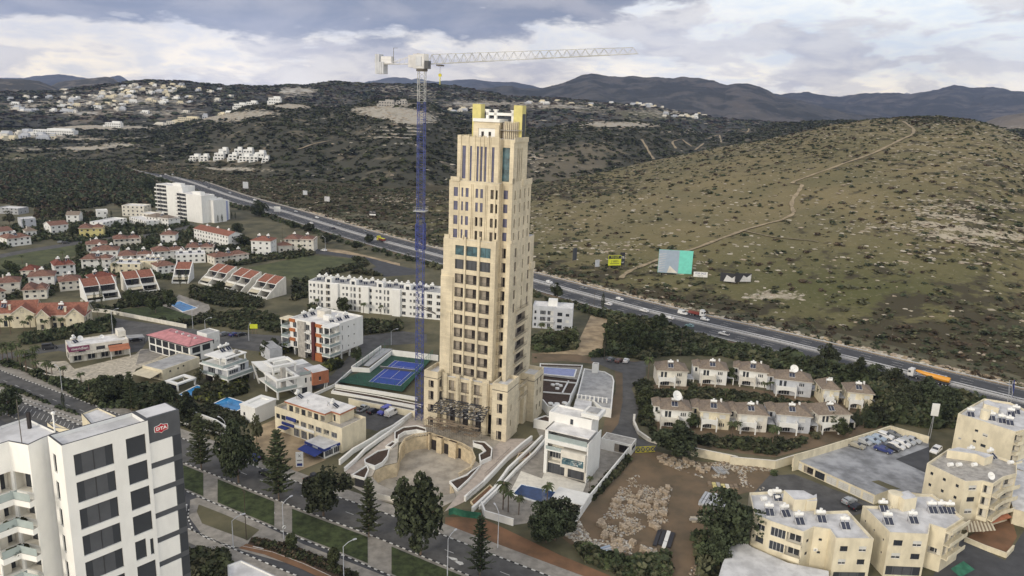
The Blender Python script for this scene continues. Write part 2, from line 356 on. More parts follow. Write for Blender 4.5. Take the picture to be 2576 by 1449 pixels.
def ridge(name, crest, cdist, fdist, m, nx, ny, p=1.0, amp=6, wl=120, z0=0.0, back=1.35, zb=None, cover=None, x0=-260, x1=2840, jag=0, seed=1, ridged=False, xs=None):
 xs = np.linspace(x0, x1, nx) if xs is None else xs; cy_ = interp(crest, xs); cdv = interp(cdist, xs) if isinstance(cdist, list) else np.full(nx, float(cdist))
 fdv = interp(fdist, xs) if isinstance(fdist, list) else np.full(nx, float(fdist))
 d = FW[None] + RT[None] * ((xs - CX) / F)[:, None] - UP[None] * ((cy_ - CY) / F)[:, None]
 hl = np.hypot(d[:, 0], d[:, 1]); zc = H + d[:, 2] / hl * cdv; hx, hy = d[:, 0] / hl, d[:, 1] / hl
 nb = max(6, ny // 6); tt = np.concatenate([np.linspace(0, 1, ny), 1 + np.linspace(0, 1, nb + 1)[1:]])
 t = tt[None]; D = np.where(t <= 1, fdv[:, None] + (cdv - fdv)[:, None] * t, cdv[:, None] * (1 + (back - 1) * (t - 1)))
 X, Y = hx[:, None] * D, hy[:, None] * D
 S = np.sin(np.clip(t, 0, 1) * math.pi / 2) ** p
 zbk = z0 if zb is None else zb
 Z = np.where(t <= 1, z0 + (zc[:, None] - z0) * S, zc[:, None] + (zbk - zc[:, None]) * (1 - np.cos(np.clip(t - 1, 0, 1) * math.pi)) / 2)
 env = np.clip(np.minimum(t * 5, np.abs(1 - t) * 5), 0, 1)
 n = fbm(X / wl, Y / wl, 6, seed, ridged) - (.5 if not ridged else .55)
 Z = Z + n * 2 * amp * env
 if jag: Z = Z + (fbm(X / (jag * 6), Y / (jag * 6), 4, seed + 5) - .45) * 2 * jag * np.clip(t * 6, 0, 1)
 V = np.stack([X, Y, Z], -1); nv = len(tt)
 idx = np.arange(nx * nv).reshape(nx, nv)
 Fq = np.stack([idx[:-1, :-1], idx[1:, :-1], idx[1:, 1:], idx[:-1, 1:]], -1).reshape(-1, 4)
 me = npmesh(name, V.reshape(-1, 3), Fq, [m], None, True)
 dd = V - CAM; k = dd @ FW; px = CX + F * (dd @ RT) / k; py = CY - F * (dd @ UP) / k
 col = np.zeros((nx, nv, 4)); col[..., 3] = 1
 if cover:
  r_, g_, b_ = cover(px, py, X, Y, Z, np.broadcast_to(t, X.shape)); col[..., 0], col[..., 1], col[..., 2] = np.clip(r_, 0, 1), np.clip(g_, 0, 1), np.clip(b_, 0, 1)
 at = me.color_attributes.new('cover', 'FLOAT_COLOR', 'POINT'); at.data.foreach_set('color', col.astype(np.float32).ravel())
 o = lk(name, me); tag(o, kind='structure'); RIDGES[name] = (px[:, :ny], py[:, :ny], V[:, :ny], col[:, :ny]); return o
TRK = []
def onr(name, x, y):
 px, py, V, _ = RIDGES[name]; j = np.argmin((px - x) ** 2 + (py - y) ** 2); return tuple(float(c) for c in V.reshape(-1, 3)[j])
# --- ground sheet
mb = MB(); mb.poly([(-3500, 20, 0), (3500, 20, 0), (3500, 4200, 0), (-3500, 4200, 0)], M['field']); struct('ground', mb)
# --- hill A: the dry hill right of the tower, sloping up from the motorway
def covA(px, py, X, Y, Z, t):
 scr = .34 + .0 * px
 scr += blobs(px, py, [(700, 500, 450, 70, .35), (1200, 640, 260, 60, .25), (1700, 760, 300, 35, .45), (2100, 860, 330, 40, .55), (2500, 900, 260, 70, .6), (1420, 470, 200, 40, .25), (2350, 300, 120, 14, .35), (2480, 560, 160, 100, .15), (2450, 800, 250, 80, .3), (1450, 690, 160, 30, .3)])
 scr = scr + np.clip((1250 - px) / 300, 0, 1) * .30
 scr -= blobs(px, py, [(1750, 560, 350, 120, .18), (1380, 640, 120, 50, .1), (2050, 480, 300, 60, .12), (1950, 735, 130, 25, .6)])
 rock = .10 + blobs(px, py, [(2420, 520, 190, 25, .35), (2300, 570, 200, 14, .35), (2500, 590, 150, 14, .45), (2350, 640, 240, 50, .12), (2400, 400, 220, 90, .10), (1500, 620, 130, 20, .28), (1950, 742, 90, 15, .55), (1700, 665, 110, 12, .3), (1000, 500, 90, 14, .35), (850, 545, 70, 10, .35), (1900, 600, 600, 120, .03), (1330, 560, 60, 40, .15)])
 # terraces at the right edge
 for ty in (548, 572, 600): rock = rock + .5 * np.exp(-((py - ty - (px - 2400) * .16) / 5.5) ** 2) * np.clip((px - 2270) / 80, 0, 1)
 rock = .1 + (rock - .1) * 1.35
 g_ = blobs(px, py, [(1700, 650, 300, 60, .35), (2250, 700, 350, 80, .45), (2500, 600, 120, 100, .3), (1150, 600, 200, 60, .4), (1800, 740, 500, 60, .35), (2300, 820, 400, 80, .4)])
 return rock, g_, scr
crA = [(-300, 372), (0, 374), (150, 372), (300, 395), (500, 425), (700, 452), (900, 470), (1100, 480), (1250, 482), (1330, 470), (1500, 436), (1650, 404), (1800, 373), (1950, 346), (2100, 313), (2200, 300), (2290, 294), (2360, 293), (2450, 303), (2520, 322), (2576, 350), (2650, 395), (2840, 480)]
cdA = [(-300, 1500), (150, 1400), (500, 1050), (800, 860), (1100, 800), (1330, 830), (1600, 980), (2000, 1080), (2350, 1100), (2840, 900)]
fdA = [(-300, 1420), (150, 1330), (230, 1235), (330, 1110), (440, 1010), (520, 945), (620, 865), (740, 745), (860, 665), (1010, 580), (1340, 470), (1520, 435), (1700, 408), (2000, 388), (2200, 380), (2400, 370), (2576, 366), (2840, 350)]
ridge('dry_hill', crA, cdA, fdA, TM_A, 620, 260, p=1.15, amp=5, wl=110, cover=covA, back=1.25, zb=-2, seed=3)
# --- hill B: dark mid-distance hills with quarry cuts
crB = [(-300, 322), (0, 322), (120, 321), (240, 314), (330, 312), (420, 318), (480, 304), (560, 290), (620, 268), (700, 258), (760, 262), (820, 277), (880, 270), (930, 258), (1000, 253), (1070, 258), (1110, 285), (1150, 303), (1200, 312), (1280, 318), (1350, 326), (1420, 316), (1490, 306), (1560, 303), (1640, 309), (1700, 320), (1760, 333), (1830, 336), (1890, 322), (1940, 311), (2030, 305), (2150, 303), (2300, 312), (2450, 330), (2540, 326), (2600, 330), (2840, 350)]
cdB = [(-300, 1900), (200, 1900), (500, 1700), (760, 1650), (1000, 1500), (1200, 1500), (1500, 1500), (1750, 1800), (2000, 1900), (2840, 1900)]
fdB = [(-300, 1200), (200, 1200), (450, 1050), (700, 880), (1000, 790), (1330, 850), (1600, 980), (2000, 1080), (2840, 1000)]
def covB(px, py, X, Y, Z, t):
 scr = .72 + 0 * px - blobs(px, py, [(40, 400, 160, 25, .35), (600, 400, 80, 40, .35), (1450, 400, 110, 50, .35), (1380, 440, 60, 40, .4), (840, 520, 200, 30, .2)])
 rock = .09 + blobs(px, py, [(985, 285, 85, 15, .75), (1040, 300, 60, 14, .8), (940, 275, 60, 8, .55), (1000, 262, 60, 7, .4), (1010, 362, 70, 5, .35), (150, 318, 90, 4, .55), (260, 321, 140, 6, .75), (120, 342, 120, 5, .6), (40, 338, 50, 12, .4), (210, 373, 60, 5, .7), (300, 366, 60, 7, .55), (340, 348, 40, 5, .4), (650, 285, 60, 10, .5), (560, 290, 70, 10, .45), (700, 265, 50, 8, .45), (745, 268, 40, 6, .5), (80, 375, 80, 6, .35), (80, 400, 90, 5, .45), (560, 300, 70, 10, .4), (1500, 312, 110, 9, .42), (1600, 315, 90, 8, .4), (1750, 332, 90, 6, .3), (560, 425, 90, 7, .45), (1340, 400, 30, 25, .35), (1170, 285, 70, 8, .3), (670, 430, 40, 5, .3), (520, 405, 60, 3, .5), (180, 350, 130, 3, .5)])
 for i, ty in enumerate((321, 329, 338, 346)): rock = rock + .6 * np.exp(-((py - ty - (px - 1000) * .03) / 2.2) ** 2) * np.exp(-((px - 1000) / 75) ** 4)
 rock = .09 + (rock - .09) * 1.5
 return rock, blobs(px, py, [(60, 385, 100, 20, .5), (500, 440, 200, 20, .2)]), scr
ridge('scrub_hills', crB, cdB, fdB, TM_B, 640, 220, p=1.0, amp=14, wl=240, z0=0, cover=covB, back=1.2, zb=5, seed=9)
# --- hill C: the skyline hills carrying the hillside village
crC = [(-300, 232), (0, 232), (100, 232), (150, 232), (180, 224), (230, 219), (280, 214), (320, 208), (375, 205), (430, 207), (480, 208), (505, 212), (560, 216), (644, 218), (700, 217), (740, 214), (765, 219), (844, 212), (969, 215), (1081, 217), (1144, 222), (1219, 233), (1288, 243), (1413, 248), (1463, 253), (1538, 261), (1600, 263), (1640, 266), (1713, 281), (1813, 298), (1932, 306), (2100, 315), (2576, 340), (2840, 350)]
def covC(px, py, X, Y, Z, t):
 scr = .74 + 0 * px - blobs(px, py, [(1300, 262, 250, 18, .3), (1620, 285, 140, 20, .45), (300, 260, 200, 30, .15)])
 rock = .11 + blobs(px, py, [(330, 222, 70, 8, .5), (250, 245, 130, 10, .35), (120, 262, 120, 9, .4), (330, 262, 150, 18, .28), (450, 250, 90, 14, .25), (60, 275, 60, 8, .4), (200, 285, 80, 6, .5), (420, 285, 120, 8, .4), (750, 228, 45, 8, .8), (990, 225, 60, 9, .3), (1080, 235, 60, 10, .3), (740, 240, 60, 10, .3), (1300, 262, 150, 10, .3), (1450, 270, 120, 6, .35), (1660, 285, 80, 10, .25), (1180, 262, 80, 8, .3)])
 rock = .11 + (rock - .11) * 1.4
 g_ = blobs(px, py, [(1450, 272, 100, 8, .5), (1630, 290, 120, 14, .6), (1750, 296, 60, 7, .6)])
 return rock, g_, scr
ridge('village_hills', crC, 2700, [(-300, 2000), (500, 1800), (1000, 1650), (1500, 1700), (2840, 2100)], TM_C, 700, 160, p=.9, amp=20, wl=420, z0=20, cover=covC, back=1.25, zb=20, jag=2.5, seed=21)
# --- dark hills behind the village, left
def cov0(r_, s_): return lambda px, py, X, Y, Z, t: (r_ + 0 * px, 0 * px, s_ + 0 * px)
ridge('left_hills', [(-300, 205), (-100, 203), (0, 198), (62, 200), (100, 205), (140, 221), (170, 235), (200, 240)], 4000, 3100, TM_C, 160, 60, amp=16, wl=400, z0=30, cover=cov0(.1, .7), x0=-300, x1=200, jag=3, seed=31)
ridge('left_hills', [(90, 240), (120, 222), (145, 210), (165, 205), (200, 203), (240, 199), (269, 195), (285, 199), (305, 213), (330, 225), (360, 240)], 5200, 4200, TM_C, 140, 60, amp=16, wl=400, z0=60, cover=cov0(.08, .6), x0=90, x1=360, jag=3, seed=32)
# --- mountains
ridge('mountain', [(1180, 240), (1240, 228), (1288, 221), (1340, 229), (1363, 228), (1413, 221), (1448, 211), (1488, 200), (1540, 203), (1593, 202), (1625, 204), (1658, 202), (1690, 207), (1713, 204), (1745, 208), (1775, 212), (1825, 226), (1850, 221), (1888, 223), (1932, 238), (1957, 252), (2020, 262), (2120, 290), (2250, 312), (2400, 330)], 5600, 3600, TM_M, 420, 120, amp=60, wl=700, z0=10, cover=cov0(.1, .5), x0=1180, x1=2400, jag=5, seed=41, ridged=True)
ridge('mountain', [(1850, 262), (1900, 250), (1957, 251), (2020, 245), (2050, 249), (2082, 255), (2120, 261), (2167, 256), (2232, 253), (2282, 255), (2320, 248), (2357, 243), (2394, 236), (2420, 240), (2447, 245), (2507, 240), (2540, 242), (2576, 241), (2700, 238), (2840, 250)], 9000, 5500, TM_M, 360, 90, amp=110, wl=1300, z0=10, cover=cov0(.06, .6), x0=1850, x1=2840, jag=7, seed=42, ridged=True)
ridge('mountain', [(2060, 262), (2092, 254), (2123, 244), (2150, 255), (2170, 254), (2206, 236), (2232, 241), (2264, 246), (2280, 240), (2292, 246), (2320, 237), (2342, 244), (2390, 233), (2420, 243), (2480, 255)], 14500, 11500, TM_P, 160, 40, amp=150, wl=1500, z0=50, cover=cov0(.2, .2), x0=2060, x1=2480, seed=43, ridged=True)
ridge('mountain', [(800, 225), (900, 217), (944, 212), (976, 206), (1019, 206), (1036, 210), (1049, 206), (1106, 212), (1119, 210), (1194, 207), (1231, 215), (1288, 218), (1326, 225), (1338, 226), (1365, 232), (1400, 240), (1500, 250)], 10500, 7000, TM_M, 260, 50, amp=90, wl=1500, z0=40, cover=cov0(.02, .6), x0=800, x1=1500, jag=6, seed=44, ridged=True)
ridge('mountain', [(-300, 196), (-100, 200), (0, 199), (60, 200), (85, 196), (120, 193), (150, 190), (175, 193), (212, 200), (250, 205), (270, 200), (287, 197), (305, 198), (322, 210), (350, 225), (400, 240)], 11500, 8000, TM_M, 220, 50, amp=90, wl=1500, z0=40, cover=cov0(.02, .6), x0=-300, x1=400, jag=6, seed=45, ridged=True)
ridge('pale_hill', [(2440, 330), (2482, 306), (2505, 297), (2532, 290), (2576, 285), (2640, 283), (2760, 300), (2840, 320)], 3600, 2900, TM_C, 120, 60, amp=22, wl=300, z0=10, cover=cov0(.35, .15), x0=2440, x1=2840, jag=3, seed=51)
# --- tracks over the dry hill (draped strips)
def drape(name, rn, pts, w, m, lift=.25, wf=0):
 c = []
 for i in range(len(pts) - 1):
  for k in range(6): t = k / 6; c.append((pts[i][0] * (1 - t) + pts[i + 1][0] * t, pts[i][1] * (1 - t) + pts[i + 1][1] * t))
 c.append(pts[-1]); TRK.extend((rn, *p) for p in c); P = [Vector(onr(rn, *p)) for p in c]
 P = [p for i, p in enumerate(P) if i == 0 or (p - P[i - 1]).length > 1.5]
 for _ in range(2): P = [P[0]] + [(P[i - 1] + P[i] * 2 + P[i + 1]) / 4 for i in range(1, len(P) - 1)] + [P[-1]]
 mb = MB(); L = []
 for i, p in enumerate(P):
  d = P[min(i + 1, len(P) - 1)] - P[max(i - 1, 0)]; d.z = 0
  if d.length < 1e-3: d = Vector((1, 0, 0))
  d.normalize(); n = Vector((-d.y, d.x, 0)) * w / 2 * (1 + .3 * math.sin(i * 1.7)); L.append((p + n, p - n))
 for i in range(len(L) - 1):
  a, b = L[i]; c_, e = L[i + 1]; u = Vector((0, 0, lift + .25)); mb.poly([b + u, e + u, c_ + u, a + u], m)
 o = mb.build(name); tag(o, kind='structure'); return o
drape('dirt_track', 'dry_hill', [(1560, 702), (1590, 680), (1660, 652), (1760, 622), (1870, 580), (1960, 556), (1998, 540), (1990, 510), (2010, 480), (2020, 465), (1990, 462), (2010, 452), (2090, 425), (2200, 385), (2270, 350), (2296, 340), (2300, 325), (2270, 306)], 2.8, M['track'])
drape('dirt_track', 'dry_hill', [(1870, 582), (1960, 600), (2060, 608)], 1.6, M['track'])
for pts in ([(1645, 402), (1630, 380), (1615, 352)], [(1700, 375), (1690, 358), (1715, 350), (1740, 370)], [(1750, 378), (1770, 362)], [(1780, 350), (1810, 338), (1815, 360)], [(1865, 322), (1885, 322), (1880, 335), (1862, 330)], [(750, 378), (780, 365), (860, 350)]):
 drape('dirt_track', 'scrub_hills', pts, 3.6, M['track'], .8)
# ================================================================ roads, lots, markings
EXC = []
def patch(name, pts, m, z=.03):
 if m in ('meadow', 'asph', 'asph2', 'lawn', 'pave', 'rdirt', 'sand', 'offwhite'): EXC.append(pts)
 mb = MB(); mb.poly([(x, y, z) for x, y in pts], M[m]); o = mb.build(name); tag(o, kind='structure'); return o
def cat(P, n=6):
 P = [Vector(p) for p in P]; out = []
 for i in range(len(P) - 1):
  a, b, c, d = P[max(i - 1, 0)], P[i], P[i + 1], P[min(i + 2, len(P) - 1)]
  for k in range(n):
   t = k / n; out.append(.5 * ((2 * b) + (c - a) * t + (2 * a - 5 * b + 4 * c - d) * t * t + (3 * b - a - 3 * c + d) * t ** 3))
 out.append(P[-1]); return out
def offs(P, o):
 r = []
 for i, p in enumerate(P):
  d = (P[min(i + 1, len(P) - 1)] - P[max(i - 1, 0)]).normalized(); r.append(p + Vector((d.y, -d.x)) * o)
 return r
def strip(mb, P, o1, o2, z, m):
 a, b = offs(P, o1), offs(P, o2)
 for i in range(len(P) - 1): mb.poly([(*a[i], z), (*b[i], z), (*b[i + 1], z), (*a[i + 1], z)][::1], m)
def dashes(mb, P, o, L, gap, w, z, m):
 Q = offs(P, o); acc = 0; on = True; rem = L; cur = [Q[0]]
 i = 0; p = Q[0]
 while i < len(Q) - 1:
  d = Q[i + 1] - p; l = d.length
  if l < rem: rem -= l; p = Q[i + 1]; i += 1; cur.append(p)
  else:
   p = p + d * (rem / l); cur.append(p)
   if on: mb.line(cur, w, z, m)
   on = not on; rem = L if on else gap; cur = [p]
HWY = cat([(-1500, 1800), (-1150, 1570), (-900, 1400), (-782, 1307), (-656, 1190), (-549, 1090), (-437, 968), (-353, 870), (-273, 768), (-201, 688), (-147, 625), (-84, 553), (13, 455), (52, 414), (86, 380), (136, 337), (179, 297), (215, 262), (260, 217), (330, 140)], 5)
mb = MB(); strip(mb, HWY, 0, 13.2, .08, M['asph']); strip(mb, HWY, 17.2, 31.5, .08, M['asph']); struct('motorway', mb)
mb = MB(); strip(mb, HWY, 13.2, 17.2, .06, M['conc']); struct('motorway_median', mb)
mb = MB(); strip(mb, HWY, -2.5, 0, .04, M['sand']); strip(mb, HWY, 31.5, 33.5, .04, M['dirt']); struct('road_verge', mb)
mb = MB()
for o_ in (1.2, 12.4, 18.2, 28.2): strip(mb, HWY, o_, o_ + .22, .1, M['paint'])
for o_ in (5.0, 8.7, 21.6, 25.0): dashes(mb, HWY, o_, 4.5, 8.5, .2, .1, M['paint'])
struct('lane_markings', mb)
# frontage dirt track along the hill foot and its cut bank
mb = MB()
# boulevard
ax = Vector((.875, -.484)); an = Vector((.484, .875))   # along, across (towards the tower)
# measured lines (ground): upper kerb fu, lower kerb fl, median lower kerb ml, near kerb nl
FU = cat([(-420, 395), (-300, 325), (-184, 257), (-133, 228), (-98, 208), (-51, 181), (-25, 167), (-3, 154), (30, 135), (120, 85), (200, 40)], 5)
mb = MB(); strip(mb, FU, 0, 9.6, .06, M['asph2']); strip(mb, FU, 19.3, 30.2, .06, M['asph']); struct('boulevard', mb)
mb = MB(); strip(mb, FU, 9.6, 19.3, .05, M['pave']); struct('median', mb)
mb = MB()
dashes(mb, FU, 4.6, 2.5, 5, .15, .085, M['paint']); dashes(mb, FU, 24.9, 2.5, 5, .15, .085, M['paint'])
def arrow(px, py):
 x, y = G(px, py); a = ax
 for k in (0, 1):
  c = Vector((x, y)) + ax * (k * 1.9) - an * (k * .5)
  mb.poly([(*(c - ax * 3), .09), (*(c - an * .75 - ax * .3), .09), (*(c + ax * .2), .09), (*(c + an * .55 - ax * .5), .09)], M['paint'])
arrow(492, 1205); arrow(680, 1284); arrow(1150, 1410)
struct('lane_markings', mb)
def kerb(name, P, o, w=.3, h=.16, L=1.0, two=True):
 Q = offs(P, o); mb = MB(); k = 0
 for i in range(len(Q) - 1):
  d = Q[i + 1] - Q[i]; n = max(1, round(d.length / L))
  for j in range(n):
   a, b = Q[i] + d * (j / n), Q[i] + d * ((j + .93) / n); nn = Vector((-d.y, d.x)).normalized() * w / 2
   mb.prism([tuple(a + nn), tuple(a - nn), tuple(b - nn), tuple(b + nn)], .03, h, (M['paint'] if k % 2 else M['kblack']) if two else M['pave']); k += 1
 return struct(name, mb)
FUn = FU[8:]
kerb('kerb', FUn, 0); kerb('kerb', FUn, 9.6); kerb('kerb', FUn, 19.3); kerb('kerb', FU, 30.3)
mb = MB(); strip(mb, FU, -4.2, -.1, .09, M['pave']); struct('pavement', mb)
mb = MB(); strip(mb, FU, 30.5, 34, .09, M['pave']); struct('pavement', mb)
# lawns on the median
for i, (x0, x1) in enumerate(((450, 512), (548, 690), (735, 925), (985, 1280))):
 n = 8; up, lo = [], []
 for k in range(n + 1):
  x = x0 + (x1 - x0) * k / n; up.append(x)
 def ln(px0, off):
  best = min(range(len(FU) - 1), key=lambda j: abs(PX((*offs(FU, off)[j], 0))[0] - px0)); Q = offs(FU, off); a = Q[best]
  # walk to exact px
  for j in range(len(Q) - 1):
   xa, xb = PX((*Q[j], 0))[0], PX((*Q[j + 1], 0))[0]
   if xa <= px0 <= xb: return Q[j] + (Q[j + 1] - Q[j]) * ((px0 - xa) / (xb - xa))
  return a
 A_ = [ln(x, 10.6) for x in up]; B_ = [ln(x, 18.6) for x in up]
 patch('lawn', [tuple(p) for p in A_] + [tuple(p) for p in reversed(B_)], 'lawn', .12)
# left part of the boulevard: parking strip, paving, hedge bed
patch('parking_strip', g('P', 0, 470, 1110, 900, 1300, 1100, 400, 1100, 0, 800), 'asph2', .1)
patch('paving', g('P', 0, 345, 1110, 770, 1110, 900, 0, 460), 'pave', .12)
mb = MB()
for k in range(20):
 t = k / 19; a = q('P', -20 + 1080 * t, 500 + 420 * t)[0]; x, y = G(*a); mb.line([(x, y), (x + 1.5, y - 4.2)], .14, .125, M['paint'])
struct('parking_marks', mb)
mb = MB(); P_ = [Vector(p) for p in g('P', 0, 462, 560, 680, 1110, 900)]
kerb('kerb', P_, 0, w=.35, h=.22, L=1.3)
# near side of the boulevard: slip road island, cycle path, planting
patch('slip_road', g('F', 60, 790, 150, 960, 260, 1140, 480, 1230, 900, 1330, 1250, 1449, 1300, 1700, -200, 1700, -300, 800), 'asph2', .055)
patch('island', g('F', 130, 870, 190, 850, 560, 1000, 850, 1140, 1000, 1210, 1640, 1460, 1900, 1600, 1300, 1560, 1000, 1390, 560, 1270, 470, 1240, 230, 1150, 120, 1000), 'pave', .11)
patch('island_bed', g('F', 195, 905, 400, 985, 660, 1100, 570, 1180, 380, 1110, 220, 1050, 180, 960), 'field', .14)
patch('planting_bed', g('F', 600, 1155, 900, 1230, 1100, 1300, 1400, 1440, 1700, 1600, 1500, 1600, 1150, 1440, 900, 1340, 560, 1225), 'soil', .13)
patch('cycle_path', g('F', 500, 1240, 560, 1205, 760, 1265, 1000, 1350, 1260, 1480, 1240, 1520, 980, 1400, 700, 1290), 'rdirt', .15)
kerb('kerb', [Vector(p) for p in g('F', 500, 1240, 440, 1225, 260, 1165, 150, 1100, 112, 1010, 118, 940)], 0, L=.9)
mb = MB(); mb.line(g('F', 530, 1225, 760, 1270, 1000, 1360, 1250, 1475), .12, .17, M['paint']); mb.line(g('F', 610, 1228, 690, 1245), .3, .17, M['paint']); struct('lane_markings', mb)
# street by the red-roofed villas, car park roads
patch('street', g('C', 1320, 350, 1560, 395, 2250, 480, 2700, 560, 3400, 680, 3400, 800, 2900, 740, 2400, 640, 1900, 560, 1780, 640, 1700, 760, 1500, 800, 1100, 820, 700, 760, 0, 870, 0, 800, 360, 740, 700, 690, 1330, 560, 1380, 450), 'asph2', .04)
patch('street', g('D', 200, 520, 1160, 580, 1260, 600, 1160, 700, 900, 760, 700, 640, 200, 620), 'asph2', .045)
patch('street', g('D', 2110, 580, 2600, 520, 2900, 560, 2900, 660, 2520, 690, 2100, 700), 'asph2', .045)
patch('field_lot', g('D', 520, 330, 1250, 380, 1260, 560, 600, 560), 'field', .02)
patch('yard', g('C', 430, 900, 800, 880, 900, 980, 1640, 800, 1700, 740, 1900, 730, 2100, 790, 1640, 980, 1550, 1180, 1300, 1200, 1000, 1150, 650, 1050, 460, 960), 'rock', .05)
patch('forecourt', g('C', 1690, 760, 1850, 725, 2000, 790, 1850, 870, 1640, 930), 'pave', .07)
patch('lawn', g('C', 1380, 260, 1980, 215, 2300, 320, 2330, 400, 2100, 430, 1500, 340), 'lawn', .05)
patch('pool_deck', g('C', 1955, 215, 2090, 170, 2160, 80, 2520, 200, 2560, 300, 2400, 350, 2290, 330), 'pave', .08)
patch('car_park', g('O', 960, 980, 1940, 1180, 1780, 1300, 1300, 1520, 1000, 1449), 'asph2', .05)
patch('forecourt', g('F', 640, 310, 780, 250, 1000, 400, 1170, 560, 930, 660, 700, 540, 600, 430), 'sand', .05)
patch('car_park', g('D', 1480, 1130, 1750, 1060, 2110, 660, 2400, 640, 2200, 900, 1850, 1120, 1540, 1230), 'asph2', .05)
# north of the tower
patch('street', g('H', 1050, 200, 1260, 120, 1260, 260, 1130, 380, 1210, 560, 1150, 700, 1200, 830, 1370, 890, 1340, 960, 1170, 960, 1050, 900, 900, 840, 1010, 700, 1050, 500), 'asph2', .05)
patch('dirt_strip', g('H', 230, 60, 640, 70, 900, 130, 1260, 130, 1060, 200, 1060, 500, 1020, 820, 860, 820, 900, 600, 990, 400, 980, 220, 860, 160, 500, 130, 230, 150), 'dirt', .04)
patch('dirt_track', g('M', 740, 660, 870, 690, 1100, 780, 1330, 830, 1330, 850, 1100, 820, 890, 770, 850, 900, 860, 1000, 740, 1010, 230, 1040, 230, 1000, 600, 960, 650, 850), 'sand', .03)
patch('street', g('M', 740, 1030, 870, 1020, 1110, 1070, 1240, 1060, 1240, 1110, 1080, 1190, 900, 1130, 740, 1060), 'asph2', .06)
patch('street', g('A', -100, 715, 0, 690, 340, 625, 700, 570, 1060, 510, 1450, 470, 1900, 430, 2300, 330, 2100, 290, 2120, 250, 2360, 330, 2200, 420, 1600, 500, 1060, 550, 700, 610, 340, 665, 0, 735, -100, 750), 'asph2', .04)
patch('street', g('B', 1530, 620, 1690, 640, 2200, 720, 2576, 830, 2800, 880, 2800, 930, 2380, 960, 2200, 880, 2290, 840, 2200, 770, 1900, 720, 1560, 680), 'asph', .05)
patch('pavement', g('B', 1690, 620, 1900, 640, 2576, 800, 2576, 830, 2200, 730, 1690, 650), 'sand', .06)
patch('meadow', g('A', 0, 700, 500, 610, 960, 560, 1040, 580, 930, 700, 700, 780, 400, 860, 0, 960), 'meadow', .02)
patch('meadow', g('B', 740, 850, 1500, 700, 2000, 740, 2120, 800, 1700, 900, 1480, 1000, 1280, 1000), 'meadow', .02)
# rubble yard and the ground around it
patch('building_yard', g('I', 920, 250, 1190, 240, 1520, 330, 2000, 380, 2329, 440, 2240, 630, 2080, 640, 1800, 700, 1720, 1100, 1560, 1449, 1500, 1700, 1100, 1600, 560, 1300, 280, 1080, 420, 880), 'dirt', .05)
patch('verge', g('G', 960, 1000, 1230, 1000, 1837, 1290, 2300, 1480, 2600, 1700, 2300, 1800, 1837, 1520, 1200, 1240, 950, 1150), 'rdirt', .045)
patch('verge', g('G', 200, 830, 620, 980, 600, 1020, 160, 880), 'rdirt', .045)
patch('villa_gardens', g('J', 120, 500, 900, 480, 1700, 620, 2560, 620, 2560, 880, 1850, 1100, 1420, 1200, 620, 1100, 130, 860), 'dirt', .03)
patch('yard', g('K', 340, 430, 560, 420, 1270, 690, 1160, 760, 700, 900, 150, 640), 'asph2', .066)
patch('villa_yard', g('H', 250, 700, 500, 640, 870, 840, 1130, 900) + g('I', 400, 870) + g('G', 1480, 1060, 1240, 1000, 1240, 940, 1700, 420), 'pave', .02)
patch('street', g('N', 150, 2000, 700, 1150, 1060, 1330, 1204, 1100, 1500, 1100, 1400, 2000), 'asph', .04)
patch('tennis_surround', g('O', 660, 785, 1140, 600, 1190, 600, 1530, 340, 2160, 410, 1690, 945), 'courtg', .9)
patch('tennis_court', g('O', 1170, 750, 1580, 420, 2030, 480, 1660, 815, z=.92), 'court', .92)
mb = MB()
for l in ((1170, 750, 1580, 420), (1580, 420, 2030, 480), (2030, 480, 1660, 815), (1660, 815, 1170, 750), (1220, 763, 1635, 430), (1605, 803, 1980, 468), (1555, 505, 1880, 545), (1340, 680, 1670, 722), (1510, 700, 1722, 520)):
 mb.line(g('O', *l, z=.95), .14, .95, M['paint'])
struct('court_lines', mb)
